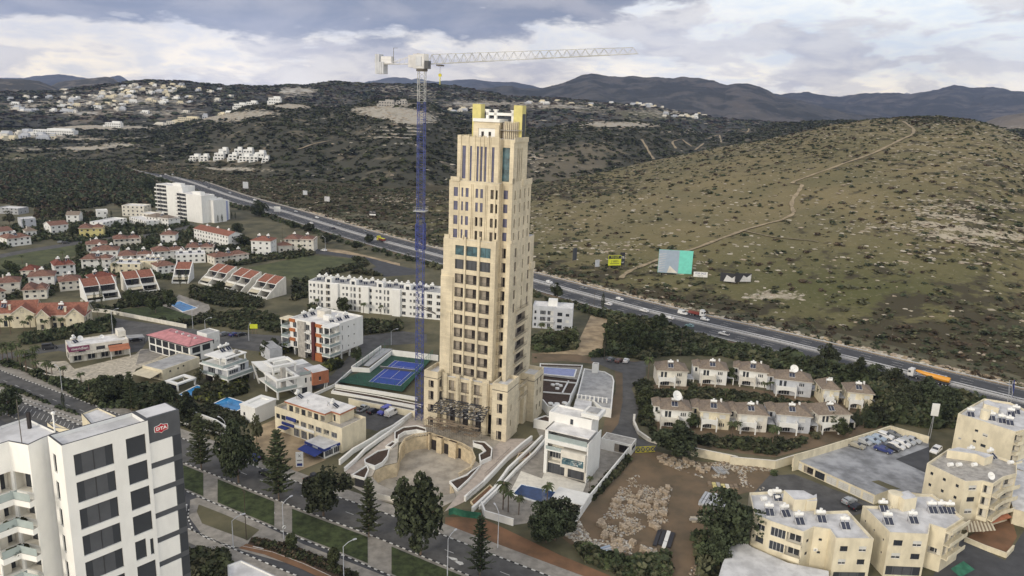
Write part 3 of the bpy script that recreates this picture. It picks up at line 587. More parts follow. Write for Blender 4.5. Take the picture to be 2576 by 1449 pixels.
# ================================================================ building kit
def facade(mb, a, b, z0, z1, holes, dep, wm, rm=None, back=None):
 a, b = Vector(a), Vector(b); L = (b - a).length; u = (b - a) / L; n = Vector((-u.y, u.x))  # n points inwards
 hs = [(max(0.02, s), max(z0 + .01, z), min(L - .02, s + w), min(z1 - .01, z + h)) for s, z, w, h in holes]
 hs = [h for h in hs if h[2] > h[0] + .05 and h[3] > h[1] + .05]
 S = sorted({0.0, L, *[round(h[0], 3) for h in hs], *[round(h[2], 3) for h in hs]}); Zs = sorted({z0, z1, *[round(h[1], 3) for h in hs], *[round(h[3], 3) for h in hs]})
 def P(s, z, d=0): q_ = a + u * s + n * d; return (q_.x, q_.y, z)
 rm = rm or wm
 for i in range(len(Zs) - 1):
  zc = (Zs[i] + Zs[i + 1]) / 2; run = None
  for j in range(len(S)):
   solid = j < len(S) - 1 and not any(h[0] < (S[j] + S[j + 1]) / 2 < h[2] and h[1] < zc < h[3] for h in hs)
   if solid and run is None: run = S[j]
   if not solid and run is not None: mb.poly([P(run, Zs[i]), P(S[j], Zs[i]), P(S[j], Zs[i + 1]), P(run, Zs[i + 1])], wm); run = None
 for s0, zz0, s1, zz1 in hs:
  mb.poly([P(s0, zz0), P(s0, zz0, dep), P(s0, zz1, dep), P(s0, zz1)][::-1], rm); mb.poly([P(s1, zz0), P(s1, zz1), P(s1, zz1, dep), P(s1, zz0, dep)][::-1], rm)
  mb.poly([P(s0, zz0), P(s1, zz0), P(s1, zz0, dep), P(s0, zz0, dep)][::-1], rm) if False else mb.poly([P(s0, zz0), P(s1, zz0), P(s1, zz0, dep), P(s0, zz0, dep)], rm)
  mb.poly([P(s0, zz1), P(s0, zz1, dep), P(s1, zz1, dep), P(s1, zz1)], rm)
  if back: mb.poly([P(s0, zz0, dep), P(s1, zz0, dep), P(s1, zz1, dep), P(s0, zz1, dep)], back)
_wc = {}
def winmesh(kind, w, h):
 k = (kind, round(w, 2), round(h, 2))
 if k in _wc: return _wc[k]
 mb = MB(); g_ = M['glass']; f = M['frame']; t = .07
 if kind in ('w', 'b', 'v', 'k'):      # framed window: w white frame, b brown, v shutter half down, k with curtains
  fm = f if kind != 'b' else M['fdark']; d = .12
  mb.poly([(0, d + .04, 0), (w, d + .04, 0), (w, d + .04, h), (0, d + .04, h)], g_)
  for x0 in ([0, w - t] + ([w / 2 - t / 2] if w > .9 else []) + ([w / 4, 3 * w / 4] if w > 2.2 else [])): mb.box(x0, x0 + t, d - .02, d + .03, 0, h, fm)
  mb.box(0, w, d - .02, d + .03, 0, t, fm); mb.box(0, w, d - .02, d + .03, h - t, h, fm)
  if kind == 'v': mb.box(t, w - t, d - .05, d - .03, h * .4, h, M['curtain'])
  if kind == 'k': mb.box(w * .5, w - t, d + .032, d + .036, t, h, M['curtain'])
  if w < 3: mb.box(-.06, w + .06, -.06, d, -.08, -.003, M['offwhite'])
 elif kind == 's':                     # closed white shutter
  mb.box(0, w, .08, .12, 0, h, M['curtain']); mb.box(-.05, w + .05, -.04, .05, -.07, -.003, M['frame'])
 elif kind in ('t', 'q', 'z', 'G'):                 # tinted curtain glass: t lavender, q teal, z grey office
  gm = {'t': M['glassb'], 'q': M['glasst'], 'z': M['glassg'], 'G': M['gl_rail']}[kind]; mb.poly([(0, .2, 0), (w, .2, 0), (w, .2, h), (0, .2, h)], gm)
  nx = max(1, int(w / 1.6)); nz = max(1, int(h / 3.2))
  if kind == 'z' and w > 3: mb.poly([(w * .2, .19, .02), (w * .8, .19, .02), (w * .8, .19, h - .02), (w * .2, .19, h - .02)], M['dgrey'])
  for i in range(nx + 1): x = i * w / nx; mb.box(max(0, x - .03), min(w, x + .03), .14, .19, 0, h, M['fdark'])
  for i in range(1, nz): mb.box(0, w, .14, .19, i * h / nz - .04, i * h / nz + .04, M['fdark'])
 elif kind == 'L':                     # unfinished loggia: pale partition, dark opening, railing
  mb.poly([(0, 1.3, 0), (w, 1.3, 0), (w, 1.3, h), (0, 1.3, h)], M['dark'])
  mb.box(0, w * .52, 1.1, 1.25, 0, h, M['inner'])
  mb.box(.05, w - .05, .1, .14, 1.0, 1.05, M['rail']); mb.box(.05, w - .05, .1, .14, .08, .12, M['rail'])
  n = int(w / .28)
  for i in range(n + 1): x = .06 + i * (w - .16) / n; mb.box(x, x + .04, .1, .13, .1, 1.0, M['rail'])
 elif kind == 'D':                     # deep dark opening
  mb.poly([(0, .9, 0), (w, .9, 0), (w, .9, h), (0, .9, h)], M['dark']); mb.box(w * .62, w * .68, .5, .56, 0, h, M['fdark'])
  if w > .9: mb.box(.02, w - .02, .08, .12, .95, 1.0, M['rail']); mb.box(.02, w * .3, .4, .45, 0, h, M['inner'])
 elif kind == 'o':                     # balcony recess with glazed back
  mb.poly([(0, 1.25, 0), (w, 1.25, 0), (w, 1.25, h), (0, 1.25, h)], M['offwhite'])
  mb.box(w * .15, w * .85, 1.18, 1.24, 0, h * .86, M['glass']); mb.box(w * .48, w * .52, 1.14, 1.18, 0, h * .86, M['frame'])
 elif kind == 'A':                     # garage door
  mb.box(0, w, .08, .14, 0, h, M['curtain']);
  for i in range(1, 4): mb.box(0, w, .06, .08, i * h / 4 - .02, i * h / 4 + .02, M['conc'])
  mb.box(w / 2 - .03, w / 2 + .03, .06, .08, 0, h, M['conc'])
 me = mb.mesh('window'); _wc[k] = me; return me
NAMEK = {'A': 'garage_door', 'L': 'loggia', 'o': 'loggia', 'D': 'opening'}
def add_wins(root, a, b, wins, cap=[0]):
 a, b = Vector(a), Vector(b); u = (b - a).normalized(); rz = math.atan2(u.y, u.x)
 for s, z, w, h, k in wins:
  if k == '-': continue
  p = a + u * s; o = lk(NAMEK.get(k, 'window'), winmesh(k, w, h), root, (p.x, p.y, z), rz)
DEP = {'L': 1.3, 'o': 1.25, 'D': .9}
def grid(s0, ds, n, z0, dz, m, w, h, k):
 return [(s0 + ds * i, z0 + dz * j, w, h, (k[(i + j * 3) % len(k)])) for j in range(m) for i in range(n)]
def shell(root, foot, z0, z1, wm, wins={}, parapet=.0, roof=None, name='wall', roofname='roof', pt=.25, rm=None, coping=None):
 mb = MB(); n = len(foot); top = z1 + parapet
 for i in range(n):
  a, b = foot[i], foot[(i + 1) % n]; w = wins.get(i, [])
  bydep = {}
  facade(mb, a, b, z0, top, [x[:4] for x in w], .22, wm, rm)
  for x in w:
   dp = DEP.get(x[4])
   if dp:  # deepen the reveal
    A, B = Vector(a), Vector(b); u = (B - A).normalized(); nn = Vector((-u.y, u.x)); m_ = M['inner'] if x[4] in 'LD' else M['offwhite']
    def P(s, z, d): q_ = A + u * s + nn * d; return (q_.x, q_.y, z)
    s0, s1, za, zb = x[0], x[0] + x[2], x[1], x[1] + x[3]
    for c in ([(s0, za), (s0, zb)], [(s1, zb), (s1, za)], [(s0, zb), (s1, zb)], [(s1, za), (s0, za)]):
     mb.poly([P(*c[0], .22), P(*c[1], .22), P(*c[1], dp), P(*c[0], dp)], m_)
 if parapet > 0:
  fi = inset(foot, pt); k = coping or wm
  for i in range(n):
   j = (i + 1) % n; a, b, c, d = foot[i], foot[j], fi[j], fi[i]
   mb.poly([(*a, top), (*b, top), (*c, top), (*d, top)], k); mb.poly([(*d, top), (*c, top), (*c, z1), (*d, z1)], wm)
 o = mb.build(name, root)
 rb = MB(); ff = inset(foot, pt - .02) if parapet > 0 else foot
 rb.poly([(*p, z1 if parapet > 0 else top - .003) for p in ff], roof or wm); rb.build(roofname, root)
 for i in range(n):
  if i in wins: add_wins(root, foot[i], foot[(i + 1) % n], wins[i])
 return o
def inset(poly, d):
 n = len(poly); out = []
 for i in range(n):
  p0, p, p1 = Vector(poly[i - 1]), Vector(poly[i]), Vector(poly[(i + 1) % n]); u, v = (p - p0).normalized(), (p1 - p).normalized()
  n0, n1 = Vector((-u.y, u.x)), Vector((-v.y, v.x)); k = 1 + n0.dot(n1)
  out.append(tuple(p + (n0 + n1) * d / max(k, .2)))
 return out
def rail(mb, pts, z, h=1.0, m=None, post=.9, solid=None, close=False):
 m = m or M['rail']; P = [Vector(p) for p in pts] + ([Vector(pts[0])] if close else [])
 for i in range(len(P) - 1):
  a, b = P[i], P[i + 1]
  if solid: mb.line([a, b], .06, z, solid, h); continue
  mb.bar((*a, z + h), (*b, z + h), .05, m); mb.bar((*a, z + .12), (*b, z + .12), .03, m); n = max(1, int((b - a).length / post))
  for k in range(n + 1): c = a + (b - a) * k / n; mb.bar((*c, z), (*c, z + h), .03, m)
# ================================================================ the tower
TA = math.radians(22); TO = G(1272, 1113)
tw = empty('residential_tower', 'tall cream stone residential tower under construction, stepped, with two yellow pylons on its top', 'tower', (*TO, 0), math.pi / 2 - TA)
ST = M['stone']
def FW_(y0, y1, ytop): return (ytop - y0, y0 - y1)     # hole on a front face walked from Y=ytop downwards
def fh(ytop, y0, y1, z, h, k): s, w = FW_(y0, y1, ytop); return (s, z, w, h, k)
def body(yl, xf, yr, xr, z0, z1, fw, nw, rw, lw=[], roof=None):
 foot = [(xf, yl), (xf, yr), (6.9, yr), (6.9, 4.2), (5.4, 4.2), (5.4, 3.0), (xr, 3.0), (xr, yl)]
 back = [(1.5 + 3.6 * i, z, 1.6, 2.6, 'D') for z in [z0 + 1 + 4.28 * k for k in range(int((z1 - z0 - 3) / 4.28))] for i in range(int((yl - 5) / 3.6))][:12]
 shell(tw, foot, z0, z1, ST, {0: fw, 2: nw, 5: rw, 6: back, 7: lw}, roof=M['roofl'], name='stone_wall', parapet=.0, roofname='roof_slab')
zc = [22.6 + 4.28 * k for k in range(7)]
bays = [(20.4, 17.3), (16.7, 12.9), (12.1, 8.7)]
fw0 = [fh(25, a, b, z - 1.55, 3.0, 'L') for z in zc for a, b in bays] + [fh(25, a, b, 17.4, 2.6, 'L') for a, b in bays]
nw0 = [(.5, z - 1.7, 1.3, 3.0, 'D') for z in zc + [18.3]]
rw0 = [(x - 5.4, z - 1.5, w, 2.9, 'D') for z in zc[4:] + [39.7] for x, w in ((9, 1.5), (15.4, .8), (20, 1.6)) if z > 37.9] + [(12 - 5.4, z - 1.5, 8, 2.7, 'L') for z in zc[:4]] + [(12 - 5.4, 16.8, 8, 2.7, 'L')]
rw0 = [r for r in rw0 if not (r[4] == 'D' and abs(r[1] + 1.5 - zc[4]) < .1 and False)]
seen = set(); rw0 = [r for r in rw0 if (round(r[0], 1), round(r[1])) not in seen and not seen.add((round(r[0], 1), round(r[1])))]
body(25, 4, 6.8, 26, 0, 50.4, fw0, nw0, rw0)
fw1 = [fh(24.4, a, b, 51.2, 3.0, 'z') for a, b in bays] + [fh(24.4, a, b, 55.5, 3.0, 'q') for a, b in bays]  # upper row: teal colour stands in for reflection; lower row given dark glass
body(24.4, 4.02, 6.8, 25, 50.4, 60.3, fw1, [(.5, 51, 1.3, 3, 'D'), (.5, 55.4, 1.3, 3, 'D')], [(x - 5.4, z, w, 2.9, 'D') for z in (51.2, 55.5) for x, w in ((9, 1.5), (15.4, .8), (20, 1.6))])
cols = [(21.5, 20.1), (18.95, 18.35), (17.6, 16.6), (14.35, 13.5), (12.8, 11.9), (9.5, 8.5), (7.95, 7.25)]
fz = (60.6, 64.7, 69.0, 73.1)
body(23.0, 4.5, 6.8, 20.5, 60.3, 77.8, [fh(23.0, a, b, z, 2.7, 'tttttLD'[i % 7] if not (i in (3, 4) and z < 65) else 'D') for z in fz for i, (a, b) in enumerate(cols) if i != 5 or True],
     [(.4, z, 1.4, 2.6, 't') for z in fz], [(x - 5.4, z, .9, 2.7, 'D') for z in fz for x in (7.2, 11.2, 14.8, 18.2)])
tall = [(19.3, 18.1, 78.4, 9.6), (16.8, 16.15, 77.9, 10.1), (14.6, 13.9, 77.9, 10.1), (13.4, 12.7, 77.9, 10.1), (12.1, 11.4, 77.9, 10.1), (9.8, 8.95, 77.9, 10.1)]
body(20.9, 5.2, 7.3, 16.2, 77.8, 90.4, [fh(20.9, a, b, z, h, 't') for a, b, z, h in tall], [(.15, 78.2, 2.7, 9.8, 'q')], [(x - 5.4, 78.3, .7, 9.6, 'D') for x in (8.3, 9.8, 11.3)])
mb = MB()   # pilasters and stepped shoulders: one carved stone dressing part
def pil(y0, y1, x0, z0, z1, x1=None): mb.box(x0, x1 or 4.6, y1, y0, z0, z1, ST)
pil(25.0, 20.9, 3.7, 0, 48.6, 3.998)
for y0, y1 in ((17.25, 16.75), (12.85, 12.15)): pil(y0, y1, 3.55, 17.2, 61.2, 3.998)
pil(8.3, 6.9, 3.6, 17.2, 60.9, 3.998); pil(22.6, 21.3, 3.4, 16.9, 37.5, 3.69)
for y in (19.9, 15.85, 15.35, 11.3, 10.8, 8.15): pil(y, y - .28, 4.25, 60.9, 77.0, 4.498)
for y in (17.4, 15.3, 13.75, 12.5, 10.9, 10.4): pil(y, y - .25, 4.95, 77.9, 91.2, 5.198)
pil(20.7, 19.6, 4.85, 77.8, 91.0, 5.198); pil(8.8, 7.5, 4.9, 77.8, 91.2, 5.198)
for y0, y1, z in ((24.2, 22.6, 61.4), (22.4, 19.5, 78.9), (18.3, 17.9, 61.6), (12.6, 12.1, 61.6), (8.2, 6.9, 61.3)): pil(y0, y1, 4.1, z - 1.3, z, 4.497)
for a in ((5.1, 7.0, 3.0, 4.0, 77.8, 79.4), (5.4, 16.2, 2.75, 2.998, 89.6, 91.0), (5.42, 8.8, 2.7, 2.998, 60.3, 61.2), (13, 20.4, 2.7, 2.998, 76.8, 78.6), (22, 25.9, 2.6, 2.998, 49.5, 51.6)): mb.box(*a, ST)
for y in (18.9, 15.9, 12.9, 9.9): mb.box(5.2, 5.5, y - 1.2, y, 90.4, 91.0, ST)
mb.box(5.21, 5.5, 7.3, 20.9, 90.4, 90.7, ST); mb.box(5.5, 16.2, 20.5, 20.9, 90.4, 91, ST); mb.box(15.9, 16.2, 3, 20.5, 90.4, 91, ST)
mb.build('stone_dressing', tw)
# base wings and central base
def wing(x0, x1, y0, y1, z1, fr, ri=[], le=[]):
 foot = [(x0, y1), (x0, y0), (x1, y0), (x1, y1)]
 shell(tw, foot, 0, z1 - 1.2, ST, {0: fr, 1: ri, 3: le}, parapet=1.2, roof=M['roofl'], name='wing_wall', roofname='terrace', pt=.35)
 m = MB()
 for a, b, c, d in ((x0 - .03, x1, y0 - .03, y0 - .002), (x0 - .03, x0 - .002, y0, y1)): m.box(a, b, c, d, z1 - 2.3, z1 - 2.12, M['fdark'])  # dark strip laid on the wall, stands in for shade in a groove
 m.build('groove_shade_strip', tw)
wz = [(13.1, 2.4), (9.0, 3.0), (5.1, 2.4), (.3, 2.9)]
wing(0, 9, 0, 5.0, 18.5, [(1.7, z, 1.75, h, 'D') for z, h in wz], [(3, z, .7, 2.2, 'D') for z in (4, 9)])
wing(0, 9, 23.6, 28.4, 18.5, [(1.6, z, 1.8, h, 'D') for z, h in wz], [(1.2, z, 1.8, 2.6, 'D') for z in (13, 9)])
wing(18, 26.5, -1.9, 3.5, 16.2, [(1.6, z, 1.2, 2.2, 'D') for z in (3, 8)], [(2.5 + 3 * i, z, 1.1, 2.2, 'D') for i in range(2) for z in (3, 8, 12)])
foot = [(2.8, 23.6), (2.8, 5.0), (4.5, 5.0), (4.5, 23.6)]
shell(tw, foot, 0, 16.6, ST, {0: [fh(23.6, a, b, z, h, 'L') for z, h in ((12.1, 3.5), (8.1, 3.3)) for a, b in ((21.2, 18.7), (16.9, 14.1), (12.5, 9.7))] + [fh(23.6, a, b, .1, 6.6, 'D') for a, b in ((21.6, 18.4), (17.1, 13.9), (12.7, 9.5), (8.2, 6.2))]}, roof=M['roofl'], name='base_wall', roofname='terrace')
mb = MB()
for y0, y1 in ((23.3, 21.6), (18.5, 17.2), (13.9, 12.8), (9.4, 7.2)): mb.box(2.3, 2.797, y1, y0, 0, 17.9, ST)
for y0, y1 in ((18.2, 17.5), (13.7, 13.0), (9.2, 7.6)): mb.box(2.0, 2.29, y1, y0, 0, 16.9, ST)
mb.box(9.0, 11.8, .9, 3.0, 0, 13.5, ST); mb.box(15.2, 17.6, .4, 3.0, 0, 12.5, ST); mb.box(11.8, 15.2, 1.6, 3.0, 0, 11.5, ST)
mb.build('base_pilaster', tw)
# balconies on the right flank, notch balconies
for z in zc[:4] + [18.3, 39.9]:
 m = MB(); m.box(11, 20.6, 2.2, 2.995, z - 1.75, z - 1.55, ST); rail(m, [(11, 2.25), (20.6, 2.25)], z - 1.55, 1.1, post=.45); m.build('balcony', tw)
for z in (14.2, 9.8):
 m = MB(); m.box(10.5, 17.8, .2, 1.0, z - .2, z, ST); rail(m, [(10.5, .25), (17.8, .25)], z, 1.1, post=.45); m.build('balcony', tw)
for z in zc:
 m = MB(); m.box(5.8, 6.89, 5.9, 6.75, z - 1.9, z - 1.72, ST); rail(m, [(5.8, 6.7), (5.8, 5.9), (6.8, 5.9)], z - 1.72, 1.1, post=.3); m.build('balcony', tw)
for y in (0, 23.6):
 m = MB(); rail(m, [(1.5, y + 5 if y == 0 else 23.6), (3.9, y + 5 if y == 0 else 23.6)], 14, 1.1);
for z in (12.3, 8.2):
 m = MB(); m.box(1.2, 3.6, 22.9, 23.59, z - .2, z, ST); rail(m, [(1.2, 22.95), (3.6, 22.95)], z, 1.1, post=.3); m.build('balcony', tw)
 m = MB(); m.box(1.2, 2.7, 5.01, 5.7, z - .2, z, ST); rail(m, [(1.2, 5.65), (2.7, 5.65)], z, 1.1, post=.3); m.build('balcony', tw)
# top: penthouse, drum, pylons and frame
m = MB(); m.box(8.4, 14, 9.0, 17.2, 90.4, 95.0, ST); m.box(8.0, 8.4, 15.6, 17.2, 90.4, 94.2, ST); m.box(8.0, 8.4, 9.0, 10.2, 90.4, 94.2, ST); m.box(8.0, 8.4, 10.2, 15.6, 93.2, 94.2, ST)
m.box(8.3, 8.397, 10.2, 15.6, 90.4, 93.2, M['white']); m.box(8.26, 8.3, 13.9, 14.7, 90.4, 92.2, M['dark']); m.box(8.26, 8.3, 11.6, 12.4, 90.4, 92.2, M['dark'])
m.build('penthouse', tw); m = MB(); m.box(7.9, 14.2, 8.8, 17.4, 95.0, 95.9, M['white']); m.build('penthouse_roof', tw)
m = MB()
for i in range(16):
 t = math.pi * (.9 + i / 15 * 1.1); m.box(10.8 + 2.6 * math.cos(t) - .14, 10.8 + 2.6 * math.cos(t) + .14, 6.4 + 2.6 * math.sin(t) - .14, 6.4 + 2.6 * math.sin(t) + .14, 90.4, 95.4, ST)
m.tube((10.8, 6.4, 90.4), (10.8, 6.4, 94.9), 2.45, M['inner'], 20); m.tube((10.8, 6.4, 92.8), (10.8, 6.4, 92.95), 3.6, M['conc'], 20); m.build('ribbed_drum', tw)
for y in (16.1, 2.9):
 m = MB(); m.box(10.5, 13.4, y, y + 2.7, 90.4, 100.0, M['pylon']); m.box(10.7, 13.2, y - .012, y - .002, 91, 97.6, M['dgrey']) if y < 5 else None; m.build('pylon', tw)
m = MB(); W_ = M['white']; m.box(11, 11.8, 5.6, 14.6, 96.9, 97.7, W_); m.box(13.5, 14.3, 5.6, 14.6, 96.9, 97.7, W_)
for y in (13.8, 11.2, 5.7): m.box(11, 11.8, y, y + .8, 95.9 if y > 8 else 90.4, 98.3, W_); m.box(10.8, 12, y - .2, y + 1, 98.3, 98.6, W_)
m.box(11, 14.3, 13.8, 14.6, 96.9, 97.7, W_); m.build('roof_frame', tw)
m = MB(); m.bar((12, 17.5, 100), (12, 17.5, 103.5), .12, M['rail']); m.bar((9, 20.3, 90.4), (9, 20.3, 94), .08, M['rail']); m.build('lightning_rod', tw)
# entrance canopy: black steel lattice with dark panels
m = MB(); a = [(-4.6, 24.2, 7.2), (2.2, 23.6, 9.4), (2.2, 6.6, 9.4), (-4.6, 6.0, 7.2)]
def lerp(p, q_, t): return tuple(p[i] + (q_[i] - p[i]) * t for i in range(3))
for k in range(9): t = k / 8; m.bar(lerp(a[0], a[3], t), lerp(a[1], a[2], t), .16, M['fdark']); m.bar(lerp(a[1], a[2], t), (2.3, lerp(a[1], a[2], t)[1], 12.4), .07, M['fdark']) if k % 2 == 0 else None
for k in range(6): t = k / 5; m.bar(lerp(a[0], a[1], t), lerp(a[3], a[2], t), .14, M['fdark'])
for k in (0, 2, 4, 6, 8): t = k / 8; e = lerp(a[0], a[3], t); m.bar(e, (e[0] - 1.2, e[1], e[2] + 1.8), .1, M['fdark'])
for i in range(24):
 for j in range(8):
  if rnd.random() < .72:
   p = lerp(lerp(a[0], a[3], i / 24), lerp(a[1], a[2], i / 24), j / 8); mm = rnd.choice([M['dgrey'], M['glass'], M['conc'], M['dgrey']])
   m.box(p[0] + .04, p[0] + .75, p[1] - .66, p[1] - .06, p[2] + .08 + rnd.random() * .1, p[2] + .22, mm)
m.build('entrance_canopy', tw)
def scaffold(name, label, org, rz, nx, ny, nz, L=2.2, Wd=1.3, Hh=2.0, m_=None):
 m = MB(); s = M['wood'] if m_ is None else m_; e = empty(name, label, 'scaffolding', org, rz)
 for i in range(nx + 1):
  for j in range(ny + 1):
   m.bar((i * L, j * Wd, 0), (i * L, j * Wd, nz * Hh), .06, M['rail'])
 for k in range(1, nz + 1):
  for j in range(ny + 1): m.bar((0, j * Wd, k * Hh), (nx * L, j * Wd, k * Hh), .05, M['rail'])
  for i in range(nx + 1): m.bar((i * L, 0, k * Hh), (i * L, ny * Wd, k * Hh), .05, M['rail'])
  for i in range(0, nx): m.bar((i * L, 0, (k - 1) * Hh), ((i + 1) * L, 0, k * Hh), .04, M['rail'])
 m.build('steel_tubes', e); d = MB()
 for k in range(1, nz + 1):
  for i in range(nx):
   for j in range(ny):
    if rnd.random() < .6: d.box(i * L + .05, (i + 1) * L - .05, j * Wd + .1 + rnd.random() * .3, (j + 1) * Wd - .1, k * Hh + .04, k * Hh + .1, s)
 d.build('plank_deck', e); return e
def tl(x, y): c, s = math.cos(math.pi / 2 - TA), math.sin(math.pi / 2 - TA); return (TO[0] + x * c - y * s, TO[1] + x * s + y * c)
scaffold('scaffolding', 'rusty tube scaffolding with timber planks under the black steel canopy of the tower', (*tl(-3.8, 6.4), 1.4), math.pi - TA, 8, 3, 2)
# ================================================================ crane
cb = (-28.5, 227.6); crane = empty('tower_crane', 'tall tower crane with blue lattice mast and long white jib beside the stone tower', 'crane', (*cb, 0), math.radians(-8))
def lattice(mb, s, z0, z1, step, m, r=.075, rd=.036):
 for x in (-s, s):
  for y in (-s, s): mb.bar((x, y, z0), (x, y, z1), r * 2, m)
 n = round((z1 - z0) / step)
 for k in range(n):
  a, b = z0 + k * step, z0 + (k + 1) * step; c = (a + b) / 2
  for p, q_ in (((-s, -s), (s, -s)), ((s, -s), (s, s)), ((s, s), (-s, s)), ((-s, s), (-s, -s))):
   mb.bar((*p, a), (*q_, a), rd * 2, m); mb.bar((*p, a), (*q_, c), rd * 2, m); mb.bar((*q_, c), (*p, b), rd * 2, m)
m = MB(); lattice(m, 1.0, 0, 100, 2.5, M['crane_b']); m.build('mast', crane)
m = MB(); lattice(m, 1.0, 100.05, 108.6, 2.85, M['crane_w']); m.build('mast', crane)
m = MB(); lattice(m, 1.22, 56, 64, 2, M['crane_b'], .12, .06); m.box(-1.9, 1.9, -1.9, 1.9, 67.8, 68.0, M['crane_w']); rail(m, [(-1.9, -1.9), (1.9, -1.9), (1.9, 1.9), (-1.9, 1.9)], 68, 1.1, M['crane_w'], close=True); m.build('climbing_frame', crane)
JA = math.atan2(-27, 63); jd = Vector((math.cos(JA), math.sin(JA)))
sl_ = empty('slewing_upper', None, None); sl_.parent = crane; sl_.rotation_euler = (0, 0, JA - math.radians(-8)); sl_.location = (0, 0, 0)
m = MB(); W_ = M['roofl']; m.tube((0, 0, 108.6), (0, 0, 109.3), 1.7, M['rail'], 12); m.prism([(-2.2, -1.3), (1.4, -1.3), (2.2, 0), (1.4, 1.3), (-2.2, 1.3)], 109.3, 113.4, W_); m.box(-3.9, -2.25, -1.2, .6, 109.6, 113, W_)
m.box(2.3, 3.6, -2.6, -1.1, 109.2, 111.4, M['glassg']); m.box(-1.2, .6, -1.5, -1.31, 110, 112.6, M['lgrey']); m.build('slewing_unit', sl_)
m = MB(); L = 61.5; n = 24
def jz(t): return 110.6 + 3.4 * t
def jh(t): return 2.7 - 1.1 * t
for k in range(n):
 t, t2 = k / n, (k + 1) / n; x, x2 = 2 + L * t, 2 + L * t2; b1, b2 = (x, -.75, jz(t)), (x, .75, jz(t)); c1, c2 = (x2, -.75, jz(t2)), (x2, .75, jz(t2)); tp, tq = ((x + x2) / 2, 0, jz(t) + jh(t)), ((x2 + x2 + L / n) / 2, 0, jz(t2) + jh(t2))
 for p_, q_, w in ((b1, c1, .16), (b2, c2, .16), (b1, tp, .085), (b2, tp, .085), (tp, c1, .085), (tp, c2, .085), (b1, c2, .07), (b1, b2, .07)): m.bar(p_, q_, w, M['crane_w'] if not (8 <= k <= 12 or k > 20) else M['lgrey'])
 if k < n - 1: m.bar(tp, tq, .15, M['crane_w'])
m.build('jib', sl_)
m = MB()
for y in (-.8, .8): m.bar((0, y, 110.6), (-15.5, y, 110.4), .22, W_); m.bar((-1, y * .4, 113.6), (-10, y, 110.8), .12, W_)
for k in range(8): x = -2 - k * 1.7; m.bar((x, -.8, 110.55), (x - 1.7, .8, 110.5), .1, W_); m.bar((x, -.4, 113.3 - (k + 1) * .3), (x, -.8, 110.6), .07, W_)
m.box(-15.5, -9.5, -1.1, 1.1, 110.6, 110.72, W_); rail(m, [(-15.5, -1.1), (-9.5, -1.1)], 110.7, 1.1, W_); rail(m, [(-15.5, 1.1), (-9.5, 1.1)], 110.7, 1.1, W_); m.box(-13.6, -10, -.7, .8, 110.75, 112.6, W_); m.bar((-9.6, 0, 110.7), (-9.6, 0, 115), .1, M['rail']); m.bar((-9.6, 0, 115), (-8.2, 0, 115), .08, M['rail']); m.build('counter_jib', sl_)
m = MB()
for k in range(4): m.box(-15.3 + k * .75, -14.65 + k * .75, -1.2, 1.2, 107.6, 113.2 if k < 2 else 111, M['lgrey'])
m.build('counterweight', sl_)
m = MB(); m.box(5.2, 6.8, -.9, .9, 110.1, 110.5, M['rail']); m.build('trolley', sl_)
m = MB(); m.bar((6, 0, 108.2), (6, 0, 110.2), .06, M['rail']); m.tube((6, -.15, 107.6), (6, .15, 107.6), .5, M['yg'], 10); m.bar((6, 0, 107), (6, 0, 105), .2, M['yg']); m.build('hook_block', sl_)
m = MB()
for k in range(2): m.tube((-.2 + k * .5, -1, 38 + k * .6), (6.5, -5.5 - k, 37.4 + k * .6), .14, M['rail'], 6)
m.build('tie_bar', crane)
# ================================================================ buildings
def fitb(pn, A, B, C, Bb=None, h=None, ax_=None):
 A, B, C = [q(pn, *v)[0] for v in (A, B, C)]
 if Bb: h = HT(q(pn, *Bb)[0], B)
 a, b, c = [Vector(G(*v, h)) for v in (A, B, C)]
 da, dc = a - b, c - b
 if ax_ is None: ax_ = 'x' if dc.length > da.length else 'y'
 rz = math.atan2(dc.y, dc.x) if ax_ == 'x' else math.atan2(-da.x, da.y)
 ux = Vector((math.cos(rz), math.sin(rz))); uy = Vector((-ux.y, ux.x))
 return tuple(b), rz, abs(dc.dot(ux)), abs(da.dot(uy)), h
def rect(W_, D_): return [(0, 0), (W_, 0), (W_, D_), (0, D_)]
_sc = {}
def solar(root, x, y, z, rz=0, kids=False):
 if 'f' not in _sc:
  m = MB(); m.poly([(-1, 0, .15), (1, 0, .15), (1, 1.5, 1.2), (-1, 1.5, 1.2)], M['solar']); m.box(-1.05, 1.05, -.04, 0, .08, .2, M['frame'])
  for a in (-1, -.02, 1): m.bar((a, 0, .17), (a, 1.5, 1.23), .06, M['frame']); m.bar((a, 1.55, 0), (a, 1.55, 1.8), .06, M['rail'])
  _sc['f'] = m.mesh('solar_heater'); t = MB(); t.tube((-1, 1.8, 1.9), (1, 1.8, 1.9), .45, M['tank'], 10); t.tube((-.2, 1.8, 2.3), (1.1, 1.8, 2.75), .0, M['tank']) ; t.tube((0, 1.8, 2.3), (0, 1.8, 2.75), .35, M['tank'], 8); _sc['t'] = t.mesh('water_tank')
  a = MB();
  for v, f in ((_sc['f'], 0), (_sc['t'], 0)): pass
  m.tube((-1, 1.8, 1.9), (1, 1.8, 1.9), .45, M['tank'], 8); m.ball((.2, 1.9, 2.7), .6, .6, .45, M['tank'], 8, 4); _sc['a'] = m.mesh('solar_heater')
 if not kids: return lk('solar_heater', _sc['a'], root, (x, y, z), rz)
 o = lk('solar_heater', _sc['f'], root, (x, y, z), rz); lk('water_tank', _sc['t'], o); return o
